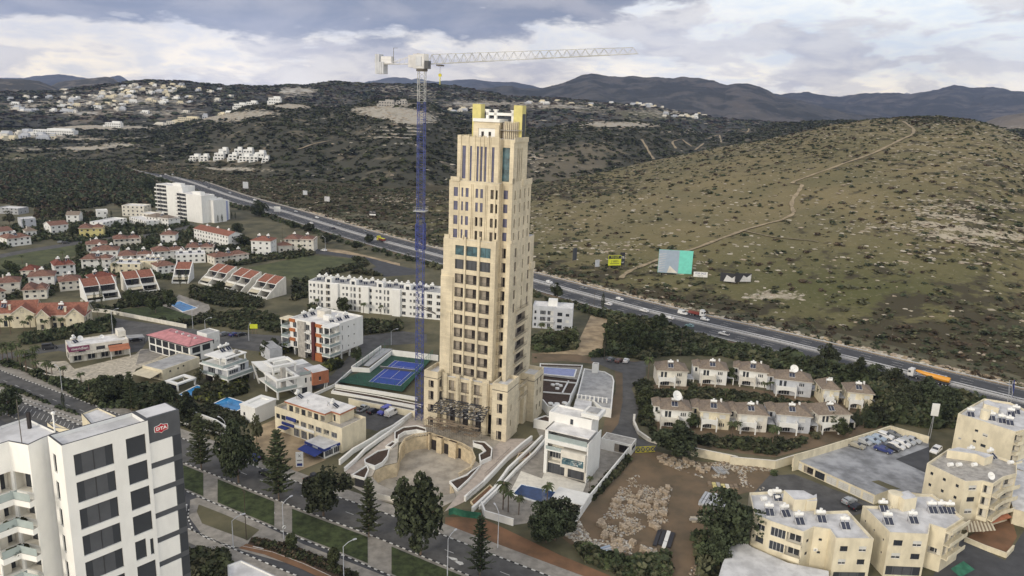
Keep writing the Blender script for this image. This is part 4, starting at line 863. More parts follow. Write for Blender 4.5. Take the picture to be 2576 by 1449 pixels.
def dish(root, x, y, z, r=1.0):
 k = ('d', round(r, 1))
 if k not in _sc:
  m = MB(); m.tube((0, 0, 0), (0, 0, 1.2 * r), .05, M['rail']); n = 14; c = Vector((0, -.25 * r, 1.3 * r)); up = Vector((.2, -.8, .55)).normalized(); a = up.orthogonal().normalized(); b = up.cross(a)
  ring = [c + (a * math.cos(6.283 * i / n) + b * math.sin(6.283 * i / n)) * r + up * .3 * r for i in range(n)]
  for i in range(n): m.poly([c, ring[i], ring[(i + 1) % n]], M['tank'])
  m.bar(c, c + up * r * .9, .04, M['rail']); _sc[k] = m.mesh('satellite_dish')
 return lk('satellite_dish', _sc[k], root, (x, y, z), rnd.uniform(-.5, .5))
def acu(root, x, y, z, rz=0):
 if 'ac' not in _sc: m = MB(); m.box(0, .9, 0, .35, 0, .65, M['tank']); m.tube((.35, -.01, .32), (.35, 0, .32), .25, M['grey'], 10); _sc['ac'] = m.mesh('air_conditioner')
 return lk('air_conditioner', _sc['ac'], root, (x, y, z), rz)
def hip(mb, x0, x1, y0, y1, z, rise, m, ov=.5, ridge_=None):
 x0 -= ov; x1 += ov; y0 -= ov; y1 += ov; w, d = x1 - x0, y1 - y0; e = min(w, d) / 2
 r0, r1 = ((x0 + e, (y0 + y1) / 2), (x1 - e, (y0 + y1) / 2)) if w >= d else (((x0 + x1) / 2, y0 + e), ((x0 + x1) / 2, y1 - e))
 A, B, C, D_ = (x0, y0, z), (x1, y0, z), (x1, y1, z), (x0, y1, z); P, Q = (*r0, z + rise), (*r1, z + rise)
 if w >= d: fs = [(A, B, Q, P), (B, C, Q), (C, D_, P, Q), (D_, A, P)]
 else: fs = [(A, B, P), (B, C, Q, P), (C, D_, Q), (D_, A, P, Q)]
 for f in fs: mb.poly(f, m)
 mb.box(x0, x1, y0, y1, z - .18, z - .003, M['offwhite'])
 for p, q_ in ((A, P), (B, P if w < d else Q), (C, Q), (D_, P if w >= d else Q), (P, Q)): mb.bar((p[0], p[1], p[2] + .03), (q_[0], q_[1], q_[2] + .05), .14, m)
def gable(mb, x0, x1, y0, y1, z, rise, m, ov=.5, along='y', wall=None):
 if along == 'y':
  c = (x0 + x1) / 2; k = rise * ov / ((x1 - x0) / 2)
  a = [(x0 - ov, y0 - ov, z - k), (c, y0 - ov, z + rise), (x1 + ov, y0 - ov, z - k)]; b = [(p[0], y1 + ov, p[2]) for p in a]
  if wall: mb.poly([(x0, y0, z), (x1, y0, z), (c, y0, z + rise - .05)], wall); mb.poly([(x1, y1, z), (x0, y1, z), (c, y1, z + rise - .05)], wall)
 else:
  c = (y0 + y1) / 2; k = rise * ov / ((y1 - y0) / 2)
  a = [(x0 - ov, y0 - ov, z - k), (x0 - ov, c, z + rise), (x0 - ov, y1 + ov, z - k)]; b = [(x1 + ov, p[1], p[2]) for p in a]
  if wall: mb.poly([(x0, y1, z), (x0, y0, z), (x0, c, z + rise - .05)], wall); mb.poly([(x1, y0, z), (x1, y1, z), (x1, c, z + rise - .05)], wall)
 t = Vector((0, 0, .22))
 for i in (0, 1):
  q4 = [Vector(a[i]), Vector(b[i]), Vector(b[i + 1]), Vector(a[i + 1])]; mb.poly(q4, M['offwhite']); mb.poly([p + t for p in reversed(q4)], m)
  for j in range(4): p, r = q4[j], q4[(j + 1) % 4]; mb.poly([p, r, r + t, p + t], M['white'])
def arch(mb, x0, x1, y, zs, z1, th, m, n=8, low=.25, rise=.5):
 w = x1 - x0; pts = [(x0 + w * i / n, zs + rise * math.sin(math.pi * i / n) ** .7) for i in range(n + 1)]
 for i in range(n):
  (a, za), (b, zb) = pts[i], pts[i + 1]
  mb.poly([(a, y, za), (b, y, zb), (b, y, z1), (a, y, z1)], m); mb.poly([(b, y + th, zb), (a, y + th, za), (a, y + th, z1), (b, y + th, z1)], m); mb.poly([(a, y, za), (a, y + th, za), (b, y + th, zb), (b, y, zb)], m)
 mb.poly([(x0, y, z1), (x1, y, z1), (x1, y + th, z1), (x0, y + th, z1)], m)
def porch(root, x0, x1, y0, z, wm, bal=True, name='porch', y1=-.003):
 m = MB(); ph = z - .25
 for x in (x0, x1 - .4): m.box(x, x + .4, y0, y0 + .4, 0, ph - .8, wm)
 arch(m, x0 + .4, x1 - .4, y0 + .002, ph - .8, ph, .35, wm); m.box(x0, x0 + .4, y0, y0 + .4, ph - .8, ph, wm); m.box(x1 - .4, x1, y0, y0 + .4, ph - .8, ph, wm)
 m.box(x0, x1, y0, y1, ph, z, wm)
 if bal:
  for a in ((x0, x1, y0, y0 + .18), (x0, x0 + .18, y0 + .18, y1), (x1 - .18, x1, y0 + .18, y1)): m.box(*a, z, z + .95, wm)
 m.build(name, root)
# ---- tan-roofed villas (estate right of the tower)
def tan_villa(label, pn, fl, fr, wall, kind=0, big_dish=0, hh=6.1, scale=1.0, shut=False, group='tan-roofed villas of the estate'):
 a, b = Vector(G(*q(pn, *fl)[0], hh)), Vector(G(*q(pn, *fr)[0], hh)); d = b - a; W_ = d.length; rz = math.atan2(d.y, d.x)
 u_ = d / W_; v_ = Vector((-u_.y, u_.x)); EXC.append([tuple(p) for p in (a - u_ * 2 - v_ * 7, b + u_ - v_ * 7, b + u_ + v_ * 9, a - u_ * 2 + v_ * 9)])
 r = empty('villa', label, 'villa', (*a, 0), rz, group); w = M[wall]; wl = W_ * .42; k = 'ss' if shut else 'bb'
 wins = [(W_ * .12, 3.3, .9, 2.1, 'b'), (W_ * .24, 3.3, .9, 2.1, 'b')] if not shut else [(W_ * .1, 3.3, 1.9, 2.1, 's')]
 wins += [(W_ * .66 + .62 * i, 3.9, .42, 1.2, 'b') for i in range(3)] if not shut else [(W_ * .66, 3.8, 1.9, 1.3, 's')]
 wins += [(W_ * .66 + .62 * i, 1.0, .42, 1.2, 'b') for i in range(3)] + [(W_ * .12, .1, W_ * .3, 2.3, 'w')]
 main = [(0, 0), (W_, 0), (W_, 8.5), (0, 8.5)]
 shell(r, main, 0, 6.0, w, {0: wins, 3: [(2, 3.8, .9, 1.2, 'b'), (5.2, 3.3, .9, 1.8, 'b')], 1: [(2, 3.8, .9, 1.2, 'b'), (5.6, 3.8, .9, 1.2, 'b')]}, name='wall', roofname='ceiling')
 if kind != 2:
  left = [(-2.3, 3.6), (-.002, 3.6), (-.002, 10), (-2.3, 10)]
  shell(r, left, 0, 5.6, w, {0: [(.7, 3.4, .8, 1.6, 'b')], 3: [(3, 3.6, .9, 1.2, 'b')]}, name='side_wall', roofname='side_ceiling')
  m = MB(); hip(m, -2.3, 1.2, 3.6, 10, 5.5, 1.4, M['tan'], .3); m.build('side_roof', r)
 m = MB(); hip(m, 0, W_, 0, 8.5, 6.02, 2.5, M['tan'], .55); m.build('roof', r)
 porch(r, -.4 if kind == 1 else .3, W_ * .58, -2.6, 3.2, M['white'] if wall != 'white' else M['offwhite'])
 solar(r, W_ * .45, .9, 6.7 + .0, 0, True)
 m = MB(); m.box(W_ * .7, W_ * .7 + .6, 5, 5.6, 6.5, 8.6, M['white']); m.build('chimney', r)
 m = MB(); m.box(W_ + .003, W_ + 2.8, 1, 6.5, 2.55, 2.75, M['grey']); m.box(W_ + 2.5, W_ + 2.8, 1, 1.3, 0, 2.55, w); m.box(W_ + 2.5, W_ + 2.8, 6.2, 6.5, 0, 2.55, w); m.build('carport', r)
 if big_dish: dish(r, *{1: (W_ * .5, 3.6, 7.4)}.get(1), big_dish)
 else: dish(r, W_ * .4, 3.4, 7.2, .6);
 return r
tan_villa('white tan-roofed villa with shaded ground floor, first in the back row beside the palm', 'J', (300, 352), (590, 366), 'offwhite', 2)
tan_villa('white tan-roofed villa with arched porch, second in the back row of the estate', 'J', (715, 335), (975, 357), 'white')
tan_villa('white tan-roofed villa with a wide curved balcony over its arch, third in the back row', 'J', (1095, 347), (1370, 382), 'white')
tan_villa('grey and light blue tan-roofed villa with very large white dish, back row', 'J', (1440, 432), (1795, 472), 'lgrey', 0, 1.5)
tan_villa('pale yellow tan-roofed villa with a small dark conifer at its left corner', 'J', (1900, 535), (2060, 545), 'creamy2', 2, shut=True)
tan_villa('pale yellow villa with tan hipped roof and shuttered windows, rightmost in the back row', 'J', (2140, 560), (2385, 585), 'creamy2', 2, shut=True)
tan_villa('pale villa with a huge round dish on its tan roof, first in front row', 'J', (340, 727), (622, 747), 'white', 1, 1.7)
tan_villa('pale yellow tan-roofed villa with arched veranda, second in the front row', 'J', (715, 742), (1000, 768), 'creamy2', 0, shut=True)
tan_villa('cream white tan-roofed villa with stone-faced balcony, in the middle of the front row', 'J', (1085, 772), (1365, 790), 'offwhite', 0, shut=True)
tan_villa('grey villa with tan roof, white shutter and arched porch, fourth in the front row', 'J', (1460, 775), (1785, 803), 'lgrey', 0, shut=True)
tan_villa('pinkish villa with tan roof beside two tall cypresses, last in the front row', 'J', (1860, 782), (2165, 778), 'offwhite', 0)
# ---- generic small houses (left side)
def house(label, pn, fl, fr, h=5.6, dep=9, roof='brown', wall='white', rk='hip', nsol=1, floors=2, arches=False, group='brown-roofed houses', cat_='house', chim=True, kinds='bw', para=.6, rise=1.7, dx=0):
 a, b = Vector(G(*q(pn, *fl)[0], h)), Vector(G(*q(pn, *fr)[0], h)); d = b - a; W_ = d.length; rz = math.atan2(d.y, d.x)
 u_ = d / W_; v_ = Vector((-u_.y, u_.x)); EXC.append([tuple(p) for p in (a - v_ * 4, b - v_ * 4, b + v_ * dep, a + v_ * dep)])
 r = empty('house', label, cat_, (*a, 0), rz, group); w = M[wall]; n = max(2, int(W_ / 3.2)); dep *= 1.25; rise *= 1.3; sp_ = W_ / n; fhh = h / floors
 wins = [((i + .28) * sp_ + rnd.uniform(-.15, .15), j * fhh + .95, min(1.3, sp_ * .45), 1.15 if (i + j) % 3 else 1.4, kinds[(i + j) % len(kinds)]) for i in range(n) for j in range(floors)]
 sw = [(dep * f, j * fhh + 1.0, .9, 1.1, kinds[j % len(kinds)]) for f in (.25, .65) for j in range(floors)]
 ft = rect(W_, dep)
 if rk == 'flat': shell(r, ft, 0, h - para, w, {0: wins, 1: sw, 3: sw}, parapet=para, roof=M['roofw'])
 else:
  shell(r, ft, 0, h, w, {0: wins, 1: sw, 3: sw}, name='wall', roofname='ceiling'); m = MB()
  if rk == 'hip': hip(m, 0, W_, 0, dep, h + .02, rise, M[roof], .5)
  elif rk == 'hip2': hip(m, 0, W_ * .5, -1.0, dep, h + .02, rise, M[roof], .4); hip(m, W_ * .5, W_, 0, dep - 1, h - .4, rise, M[roof], .4)
  elif rk == 'gable': gable(m, 0, W_, 0, dep, h, rise, M[roof], .4, 'x', w)
  m.build('roof', r)
 if arches: porch(r, W_ * .55, W_ * .95, -2.2, fhh + .2, w)
 zr = h - (para if rk == 'flat' else 0)
 for k in range(nsol): (solar)(r, W_ * (k + .6) / (nsol + .2), dep * .35 if rk != 'flat' else dep * .5, zr + (.75 if rk != 'flat' else 0), 0)
 if chim and rk != 'flat': m = MB(); m.box(W_ * .2, W_ * .2 + .6, dep * .6, dep * .6 + .6, h, h + rise + .6, M['offwhite']); m.build('chimney', r)
 return r
R_ = 'brown'
HL = [
 ('white house with brown roof at the left edge behind the red-roofed villas', 'A', (-40, 1040), (232, 1022), 5.5, 9, R_, 'offwhite', 'hip', 1),
 ('stone-fronted house with brown double-hipped roof behind the two red-roofed villas', 'A', (270, 1118), (558, 1103), 5, 8, R_, 'offwhite', 'hip2', 0),
 ('long white two-storey house with brown hipped roof and arched side gate', 'A', (335, 962), (650, 945), 6, 9, R_, 'white', 'hip', 1),
 ('cream house with brown hipped roof and one round tank, left of the stepped terraces', 'A', (718, 1022), (985, 1000), 5, 9, R_, 'offwhite', 'hip', 1),
 ('white house with dark brown roof and twin roof panels beside the green meadow', 'A', (650, 822), (905, 800), 6, 8, 'dred', 'white', 'hip2', 2),
 ('small dark-roofed house at the near edge of the green meadow', 'A', (245, 885), (435, 880), 4, 7, 'dred', 'offwhite', 'hip', 0),
 ('white house with low flat wing in front of the tall brown-roofed one', 'A', (975, 745), (1335, 742), 5.6, 8, R_, 'white', 'hip2', 1),
 ('tall white house with wide brown hipped roof at the meadow corner', 'A', (1100, 648), (1420, 638), 6.5, 9, R_, 'white', 'hip', 2),
 ('low reddish-roofed house behind the tall brown-roofed one near the street', 'A', (1040, 572), (1290, 560), 5, 8, R_, 'offwhite', 'hip', 1),
 ('white house with long brown roof and round tanks in the middle of the village', 'A', (1430, 705), (1840, 690), 5.5, 9, R_, 'white', 'hip2', 2),
 ('beige flat-roofed house with red-brown trim and many white tanks', 'A', (1330, 800), (1690, 805), 5.5, 10, R_, 'creamy2', 'flat', 3),
 ('beige house with red roof edge right of the flat one with tanks', 'A', (1690, 765), (1890, 770), 6, 9, R_, 'creamy2', 'flat', 3),
 ('small white house with brown roof in front of the beige tank-covered house', 'A', (1900, 838), (2115, 815), 4.5, 8, R_, 'white', 'hip', 1),
 ('white house with grey-brown double roof beside the yellow bush', 'A', (1850, 655), (2235, 632), 5.5, 9, R_, 'white', 'hip2', 2),
 ('long white house with white tanks and thin red eaves under the long tiled roof', 'A', (2120, 695), (2480, 680), 5.5, 10, R_, 'white', 'flat', 3),
 ('brown-roofed house behind the cluster, left of the dish-topped house', 'A', (1370, 505), (1700, 490), 5.5, 8, R_, 'offwhite', 'hip2', 2),
 ('white-walled house with a big white dish and brown roof near the white flats', 'A', (1935, 452), (2115, 452), 6, 8, R_, 'white', 'hip', 1),
 ('brown-roofed house under the yellow bush behind the tank-roofed flats', 'A', (2240, 605), (2576, 600), 5, 9, R_, 'offwhite', 'hip2', 3),
 ('reddish roof of a low house right behind the first white stepped terrace', 'A', (1110, 985), (1400, 950), 4.5, 8, 'dred', 'white', 'hip', 2),
 ('small brown-roofed house left of the village at the picture edge', 'A', (-60, 1150), (60, 1130), 4, 8, R_, 'offwhite', 'hip', 0),
 ('long apartment house with red tiled strip roof and a row of tanks', 'B', (85, 378), (500, 470), 8, 9, 'red', 'white', 'gable', 3, 3),
 ('three-storey white house with bright red roof and white tanks', 'B', (775, 520), (1012, 530), 9.5, 9, 'red', 'white', 'hip', 2, 3),
 ('large white house with brown roofs and palm in front near the motorway trees', 'B', (1180, 500), (1530, 510), 8.5, 10, 'brown', 'offwhite', 'hip2', 2, 3),
 ('low annexe with brown roof in front of the large white house with palm', 'B', (1110, 585), (1270, 580), 4.5, 6, 'brown', 'offwhite', 'hip', 0, 1),
 ('row of small brown-roofed terraced houses behind the triple stepped terrace', 'B', (335, 725), (750, 675), 4.8, 8, 'brown', 'offwhite', 'hip2', 3),
 ('white house with grey-brown roof at the left edge by the street', 'A', (-60, 425), (155, 400), 5.5, 9, 'brown', 'white', 'gable', 0),
 ('white villa with brown roof and arched windows by the street', 'A', (80, 500), (370, 468), 5.5, 9, 'brown', 'white', 'hip2', 1),
 ('pale blue cubic house with flat roof', 'A', (255, 262), (430, 250), 7, 8, 'brown', 'lgrey', 'flat', 0),
 ('white and lavender villa with brown roof above the stone arch garage', 'A', (610, 345), (822, 325), 6, 9, 'brown', 'white', 'gable', 0),
 ('lemon yellow villa with flat front beside grey-brown roofs', 'A', (950, 372), (1245, 365), 6.5, 9, 'brown', 'yellow', 'hip2', 0),
 ('white gable-roofed house at the edge of the dark wood', 'A', (795, 215), (950, 215), 6, 8, 'tan', 'white', 'gable', 0),
 ('blank white cubic house with flat roof at the edge of the wood', 'A', (1165, 160), (1300, 155), 7.5, 7, 'brown', 'white', 'flat', 0),
 ('white angular house with pale green roof beside the tall hedge', 'A', (1240, 305), (1530, 250), 4.5, 9, 'tan', 'white', 'flat', 0),
 ('long low white house with white chimneys behind the clipped hedge', 'A', (1560, 235), (1760, 290), 4.5, 8, 'tan', 'white', 'flat', 0),
 ('stepped cream apartment house with roof room near the white balcony block', 'A', (1468, 95), (1735, 105), 9, 10, 'brown', 'offwhite', 'flat', 0, 3),
 ('cream house with dark roof terrace right of the stepped cream flats', 'A', (1680, 185), (1860, 205), 6, 8, 'brown', 'offwhite', 'flat', 0),
 ('white house with conical roofs and palm below the white balcony block', 'A', (1760, 225), (2030, 260), 6, 9, 'tan', 'white', 'hip2', 1),
 ('grey concrete building at the left edge behind the yellow tree', 'A', (-40, 120), (215, 135), 5, 9, 'tan', 'grey', 'flat', 0),
 ('tiny white hut with dish beside the cypresses near the pale blue house', 'A', (320, 410), (440, 400), 3.5, 6, 'tan', 'white', 'hip', 0, 1),
]
for t in HL: house(*t)
# ---- red-roofed mansions, left edge
def mansion(label, pn, fl, fr, W2=7):
 h = 6.2; a, b = Vector(G(*q(pn, *fl)[0], h)), Vector(G(*q(pn, *fr)[0], h)); d = b - a; L = d.length; rz = math.atan2(d.y, d.x)
 r = empty('mansion', label, 'mansion', (*a, 0), rz); w = M['creamy2']
 ft = [(0, 0), (L * .28, 0), (L * .28, 1.5), (L * .62, 1.5), (L * .62, -.6), (L, -.6), (L, 11), (0, 11)]
 shell(r, ft, 0, h, w, {0: [(L * .08, 3.6, 1.1, 1.5, 'b'), (L * .08, .3, 1.3, 2.3, 'o')], 2: [(.6, .2, 1.4, 2.6, 'b'), (L * .18, .2, 1.4, 2.6, 'b'), (.6, 3.7, 1, 1.4, 'b'), (L * .2, 3.7, 1, 1.4, 'b')], 4: [(L * .08, 3.9, .9, 1, 'b'), (L * .24, 1.2, .9, 1.2, 'b')], 5: [(3, 3.4, 1, 1.4, 'b'), (7, 3.4, 1, 1.4, 'b')]}, roofname='ceiling')
 m = MB(); gable(m, 0, L * .28, 0, 8, h, 3.0, M['red'], .5, 'y', w); m.build('front_roof', r)
 m = MB(); gable(m, L * .62, L, -.6, 8, h, 3.3, M['red'], .5, 'y', w); m.build('front_roof', r)
 m = MB(); gable(m, 0, L, 1.8, 11, h, 4.1, M['red'], .5, 'x', w); m.build('main_roof', r)
 for x, y, z in ((L * .55, 2.6, 9.2), (L * .8, 9.5, 10.2)): m = MB(); m.box(x, x + .8, y, y + .8, h, z, w); m.box(x - .1, x + .9, y - .1, y + .9, z, z + .25, M['offwhite']); m.build('chimney', r)
 for x, y in ((L * .14, -.03), (L * .81, -.63)): lk('window', winmesh('b', 1.2, 1.1), r, (x - .6, y - .12, h + .5))
 m = MB(); m.box(L * .46, L * .5, 3.0, 4.4, h + 1.85, h + 2.2, M['glass']); m.build('skylight', r); solar(r, L * .46, 3.4, h + 2.0)
mansion('cream mansion with red gabled roofs and two gable windows beside the street corner', 'C', (430, 345), (1015, 330))
mansion('cream mansion with red roof cut by the left picture edge', 'C', (-330, 330), (415, 300))
# ---- white stepped terraces with red roof panels
def stepped(label, pn, A, B, Ab, n=2, dep=13, hb=9.5, group='white stepped terrace houses'):
 """A,B = front eaves line of the tiled roof (left, right) at z 6.6"""
 z1 = 6.6; a, b = Vector(G(*q(pn, *A)[0], z1)), Vector(G(*q(pn, *B)[0], z1)); d = b - a; L = d.length; rz = math.atan2(d.y, d.x)
 r = empty('terrace_house', label, 'terrace houses', (*a, 0), rz, group); w = M[Ab]; u = L / n
 prof = [(6.5, 0), (6.5, hb - .1), (5.9, hb), (0, 6.9), (-1.2, 5.2), (-4.6, 3.1), (-7.2, .9), (-7.2, 0)]   # (y, z)
 for i in range(n + 1):
  x = i * u; m = MB(); t = .16 if 0 < i < n else .2; P = [(x - t, y, z) for y, z in prof]; Q = [(x + t, y, z) for y, z in prof]
  m.poly(P[::-1], w); m.poly(Q, w)
  for j in range(len(P)): k = (j + 1) % len(P); m.poly([P[j], P[k], Q[k], Q[j]], M['white'])
  m.build('party_wall', r)
 for i in range(n):
  x0, x1 = i * u + .21, (i + 1) * u - .21; m = MB(); m.poly([(x0, 0, z1 - .1), (x1, 0, z1 - .1), (x1, 5.9, hb - .15), (x0, 5.9, hb - .15)], M['red']); m.box(x0, x1, -.15, 0, z1 - .35, z1 - .05, M['white']); m.build('roof', r)
  m = MB(); m.box(x0, x1, 6.2, 6.48, 0, hb - .3, w); m.box(x0, x1, 0, 6.1, 3.0, 3.2, M['conc']); m.box(x0, x1, -3.6, 0, 3.0, 3.2, M['conc']); m.box(x0, x1, -3.75, -3.6, 2.9, 4.0, M['white']); m.box(x0, x1, 0.3, .5, 0.02, 3.0, M['offwhite'])
  m.box(x0, x1, 1.6, 1.75, 5.9, 6.6, M['offwhite']); m.box(x0, x1, -6.6, -6.45, 0, 1.0, M['white']); m.build('floor_slab', r)
  ww = (x1 - x0 - .6) / 2
  for k in (0, 1):
   lk('window', winmesh('b', ww, 2.5), r, (x0 + .2 + k * (ww + .2), 1.5, 3.3)); lk('window', winmesh('b', ww, 2.2), r, (x0 + .2 + k * (ww + .2), .05, .3))
  if i % 2 == 0: m = MB(); m.poly([(x0, -3.8, 2.8), (x1, -3.8, 2.8), (x1, -6.4, 2.1), (x0, -6.4, 2.1)], M['awn']); m.poly([(x0, -6.4, 2.06), (x1, -6.4, 2.06), (x1, -3.8, 2.76), (x0, -3.8, 2.76)], M['awn']); m.build('awning', r)
 return r
stepped('pair of white stepped terrace houses with two red roof panels, nearest the red-roofed mansion', 'A', (1000, 1080), (1395, 1035), 'white', 2)
stepped('pair of cream stepped terrace houses with red roof panels and awning, second from left', 'A', (1500, 990), (1865, 950), 'offwhite', 2)
stepped('single narrow white stepped house with one red roof panel behind two cypresses', 'A', (2110, 865), (2300, 865), 'white', 1)
stepped('left third of the cream stepped terrace row with red roof panels', 'B', (270, 875), (490, 920), 'offwhite', 2)
stepped('middle third of the cream stepped terrace row with glass-railed terrace', 'B', (550, 930), (780, 985), 'offwhite', 2)
stepped('right third of the cream stepped terrace row with the big blank gable wall', 'B', (850, 1005), (1085, 1050), 'offwhite', 2)
# ---- shops and buildings left
o, rz, W_, D_, h = fitb('C', (725, 640), (830, 715), (1550, 615), (835, 905))
r = empty('shop_building', 'white two-storey shop building with purple corner sign and red awning', 'shop', o, rz)
shell(r, rect(W_, D_), 0, h - .4, M['offwhite'], {0: [(1 + 4.6 * i, .2, 3.4, 2.3, 'o') for i in range(4)] + [(3, 3.6, 2.4, 1.4, 'b'), (9, 3.6, 3, 1.4, 'b'), (13, 3.9, 5, 1.1, 'b')], 3: [(3, .4, 3.5, 2.3, 'b'), (3, 3.6, 1.6, 1.3, 'b')]}, parapet=.4, roof=M['roofw'])
m = MB(); m.box(0, W_, -1.4, -.003, 2.9, 3.1, M['offwhite']); rail(m, [(0, -1.35), (W_, -1.35)], 3.1, 1.0); m.build('balcony', r)
m = MB(); m.box(-.1, 6.6, -1.6, -1.45, 4.6, 6.5, M['purple']); m.box(-.25, -.1, -1.6, 3, 4.6, 6.5, M['purple']); sg = m.build('sign', r)
def text(parent, s, x, y, z, size, m_, rx=math.pi / 2, rz=0, ext=.02, name='lettering', bold=0, align='CENTER'):
 c = bpy.data.curves.new(name, 'FONT'); c.body = s; c.size = size; c.extrude = ext; c.align_x = align; c.align_y = 'CENTER'; c.offset = bold; c.materials.append(m_); c.resolution_u = 2
 tmp = bpy.data.objects.new(name, c); COL.objects.link(tmp); dg = bpy.context.evaluated_depsgraph_get(); me = bpy.data.meshes.new_from_object(tmp.evaluated_get(dg)); bpy.data.objects.remove(tmp)
 o = lk(name, me, parent, (x, y, z)); o.rotation_euler = (rx, 0, rz); return o
text(sg, 'meridian', 3.4, -1.64, 5.6, 1.6, M['white']);
m = MB(); m.poly([(13, -.02, 4.6), (W_ - .1, -.02, 4.6), (W_ - .1, -3.4, 3.2), (13, -3.4, 3.2)], M['trim']); m.poly([(13, -3.4, 3.15), (W_ - .1, -3.4, 3.15), (W_ - .1, -.02, 4.55), (13, -.02, 4.55)], M['trim']); m.bar((13.3, -3.3, 0), (13.3, -3.3, 3.2), .2, M['white']); m.bar((W_ - .4, -3.3, 0), (W_ - .4, -3.3, 3.2), .2, M['white']); m.build('awning', r)
m = MB(); m.box(W_ - 2.8, W_, D_ * .45, D_, h + .0, h + 2.2, M['offwhite']); m.build('roof_room', r); solar(r, 3.4, 5, h - .4, .6); dish(r, 4.6, 6.4, h - .4, 1.1); dish(r, 12, 6, h - .4, .8)
r2 = empty('canopy', 'grey sloping canopy roof at the right end of the purple-signed shop building', 'canopy', g('C', 1545, 700)[0], rz)
m = MB(); m.poly([(0, 0, 3.2), (6.4, -.5, 2.8), (6.4, 4.5, 2.8), (0, 5, 3.2)], M['roofg']); m.poly([(0, 5, 3.1), (6.4, 4.5, 2.7), (6.4, -.5, 2.7), (0, 0, 3.1)], M['roofg']); m.build('canopy_roof', r2)
for x, y in ((.2, .2), (6.2, 0), (6.2, 4.2), (.2, 4.6)): m = MB(); m.bar((x, y, 0), (x, y, 2.8), .12, M['fdark']); m.build('post', r2)
o, rz, W_, D_, h = fitb('C', (1790, 555), (2290, 695), (2480, 650), h=7, ax_='y'); W_ = 10.5
r = empty('shop_building', 'white two-storey framed building with pink membrane roof beside the street', 'shop', o, rz)
ww = D_ / 6.2
shell(r, rect(W_, D_), 0, h - .6, M['white'], {3: [(.5 + ww * i, z, ww - .6, 2.5, 'b') for i in range(6) for z in (.3, 3.4)], 0: [(1, z, 3.6, 2.4, 'b') for z in (.3, 3.4)] + [(5.6, 3.4, 3.6, 2.4, 'b')]}, roofname='ceiling')
m = MB(); m.box(-.8, W_ + .3, -.3, D_ + .6, h - .59, h - .3, M['fdark']); m.poly([(-.75, -.25, h - .29), (W_ + .25, -.25, h - .29), (W_ + .25, D_ + .55, h - .29), (-.75, D_ + .55, h - .29)], M['pink']); m.poly([(W_ * .5, D_ * .15, h + 1), (W_ * .5, D_ * .15, h + 1), (0, 0, h)], M['pink']) if False else None; hip(m, .2, W_ - .4, .6, D_ - .2, h - .28, .9, M['pink'], .1); m.build('roof', r)
for k in range(4): acu(r, W_ * .5 + k * .3, 4 + k * 4, h + .5)
o, rz, W_, D_, h = fitb('C', (1660, 975), (1960, 1012), (2410, 850), (1975, 1120), ax_='x'); h = 4.0
r = empty('shop_building', 'low cream building with flat grey roof, arched front and beige awning', 'shop', o, rz)
shell(r, rect(W_, D_), 0, h - .15, M['cream'], {3: [(1, .8, 1.8, 1.8, 'o'), (4.5, .8, 3.4, 2.2, 'o')], 0: [(3, 2.2, .8, .7, 'b'), (6.5, 2.2, .8, .7, 'b'), (9, 2.4, .8, .7, 'b')]}, parapet=.15, roof=M['roofg'])
m = MB(); m.poly([(-.02, .5, 3.1), (-.02, D_, 3.1), (-4.8, D_, 2.3), (-4.8, .5, 2.3)][::-1], M['awn']); m.poly([(-.02, .5, 3.06), (-.02, D_, 3.06), (-4.8, D_, 2.26), (-4.8, .5, 2.26)], M['awn']); m.build('awning', r)
# ---- long white apartment building
o, rz, W_, D_, h = fitb('B', (1470, 1005), (3100, 1160), (1650, 910), h=13.2, ax_='y'); W_ = 13
r = empty('apartment_building', 'long white four-storey apartment building with rounded loggias, partly behind the crane', 'apartment building', o, rz)
uy = D_ / 16; wn = []
for i in range(16):
 s = D_ - (i + 1) * uy
 for f in range(4):
  z = .5 + 3.15 * f; kk = i % 4
  if kk == 0: wn += [(D_ - s - uy + .6, z + .6, 1, 1.2, 'w'), (D_ - s - uy + 2.4, z + .4, 1.1, 1.6, 'w')]
  elif kk == 1: wn += [(D_ - s - uy + .5, z, 1.1, 2.1, 'k'), (D_ - s - uy + 2.1, z, 1.1, 2.1, 'w')]
  elif kk == 2: wn += [(D_ - s - uy + .5, z, 2.6, 2.2, 'o')]
  else: wn += [(D_ - s - uy + 1.0, z + .3, 1.9, 1.7, 'o' if f % 2 else 'w')]
shell(r, rect(W_, D_), 0, h - .9, M['white'], {3: wn[:96]}, parapet=.9, roof=M['roofg'], coping=M['white'])
for i in (3, 7, 11): m = MB(); y = D_ - i * 4.0; m.box(-1.2, -.003, y - 4, y, 0, h - .2, M['white']); m.build('facade_bay', r); [lk('loggia', winmesh('o', 2.4, 2.1), r, (-1.22, y - .8, .5 + 3.15 * f), -math.pi / 2) for f in range(0)]
for i in range(10): y = D_ - 3 - i * 6.2; solar(r, 5, y, h - .9, -math.pi / 2 + .4, False); solar(r, 8.4, y - 2, h - .9, -math.pi / 2 + .4, False)
for y in (D_ - 11, D_ - 24, D_ - 38, D_ - 52): m = MB(); m.box(2.5, 6, y, y + 3.4, h - .9, h + 1.6, M['white']); m.box(2.38, 2.5, y + .8, y + 2.4, h - .6, h + 1, M['glass']); m.poly([(2.5, y, h + 1.6), (2.5, y + 3.4, h + 1.6), (2.5, y + 1.7, h + 2.4)], M['white']); m.build('roof_room', r)
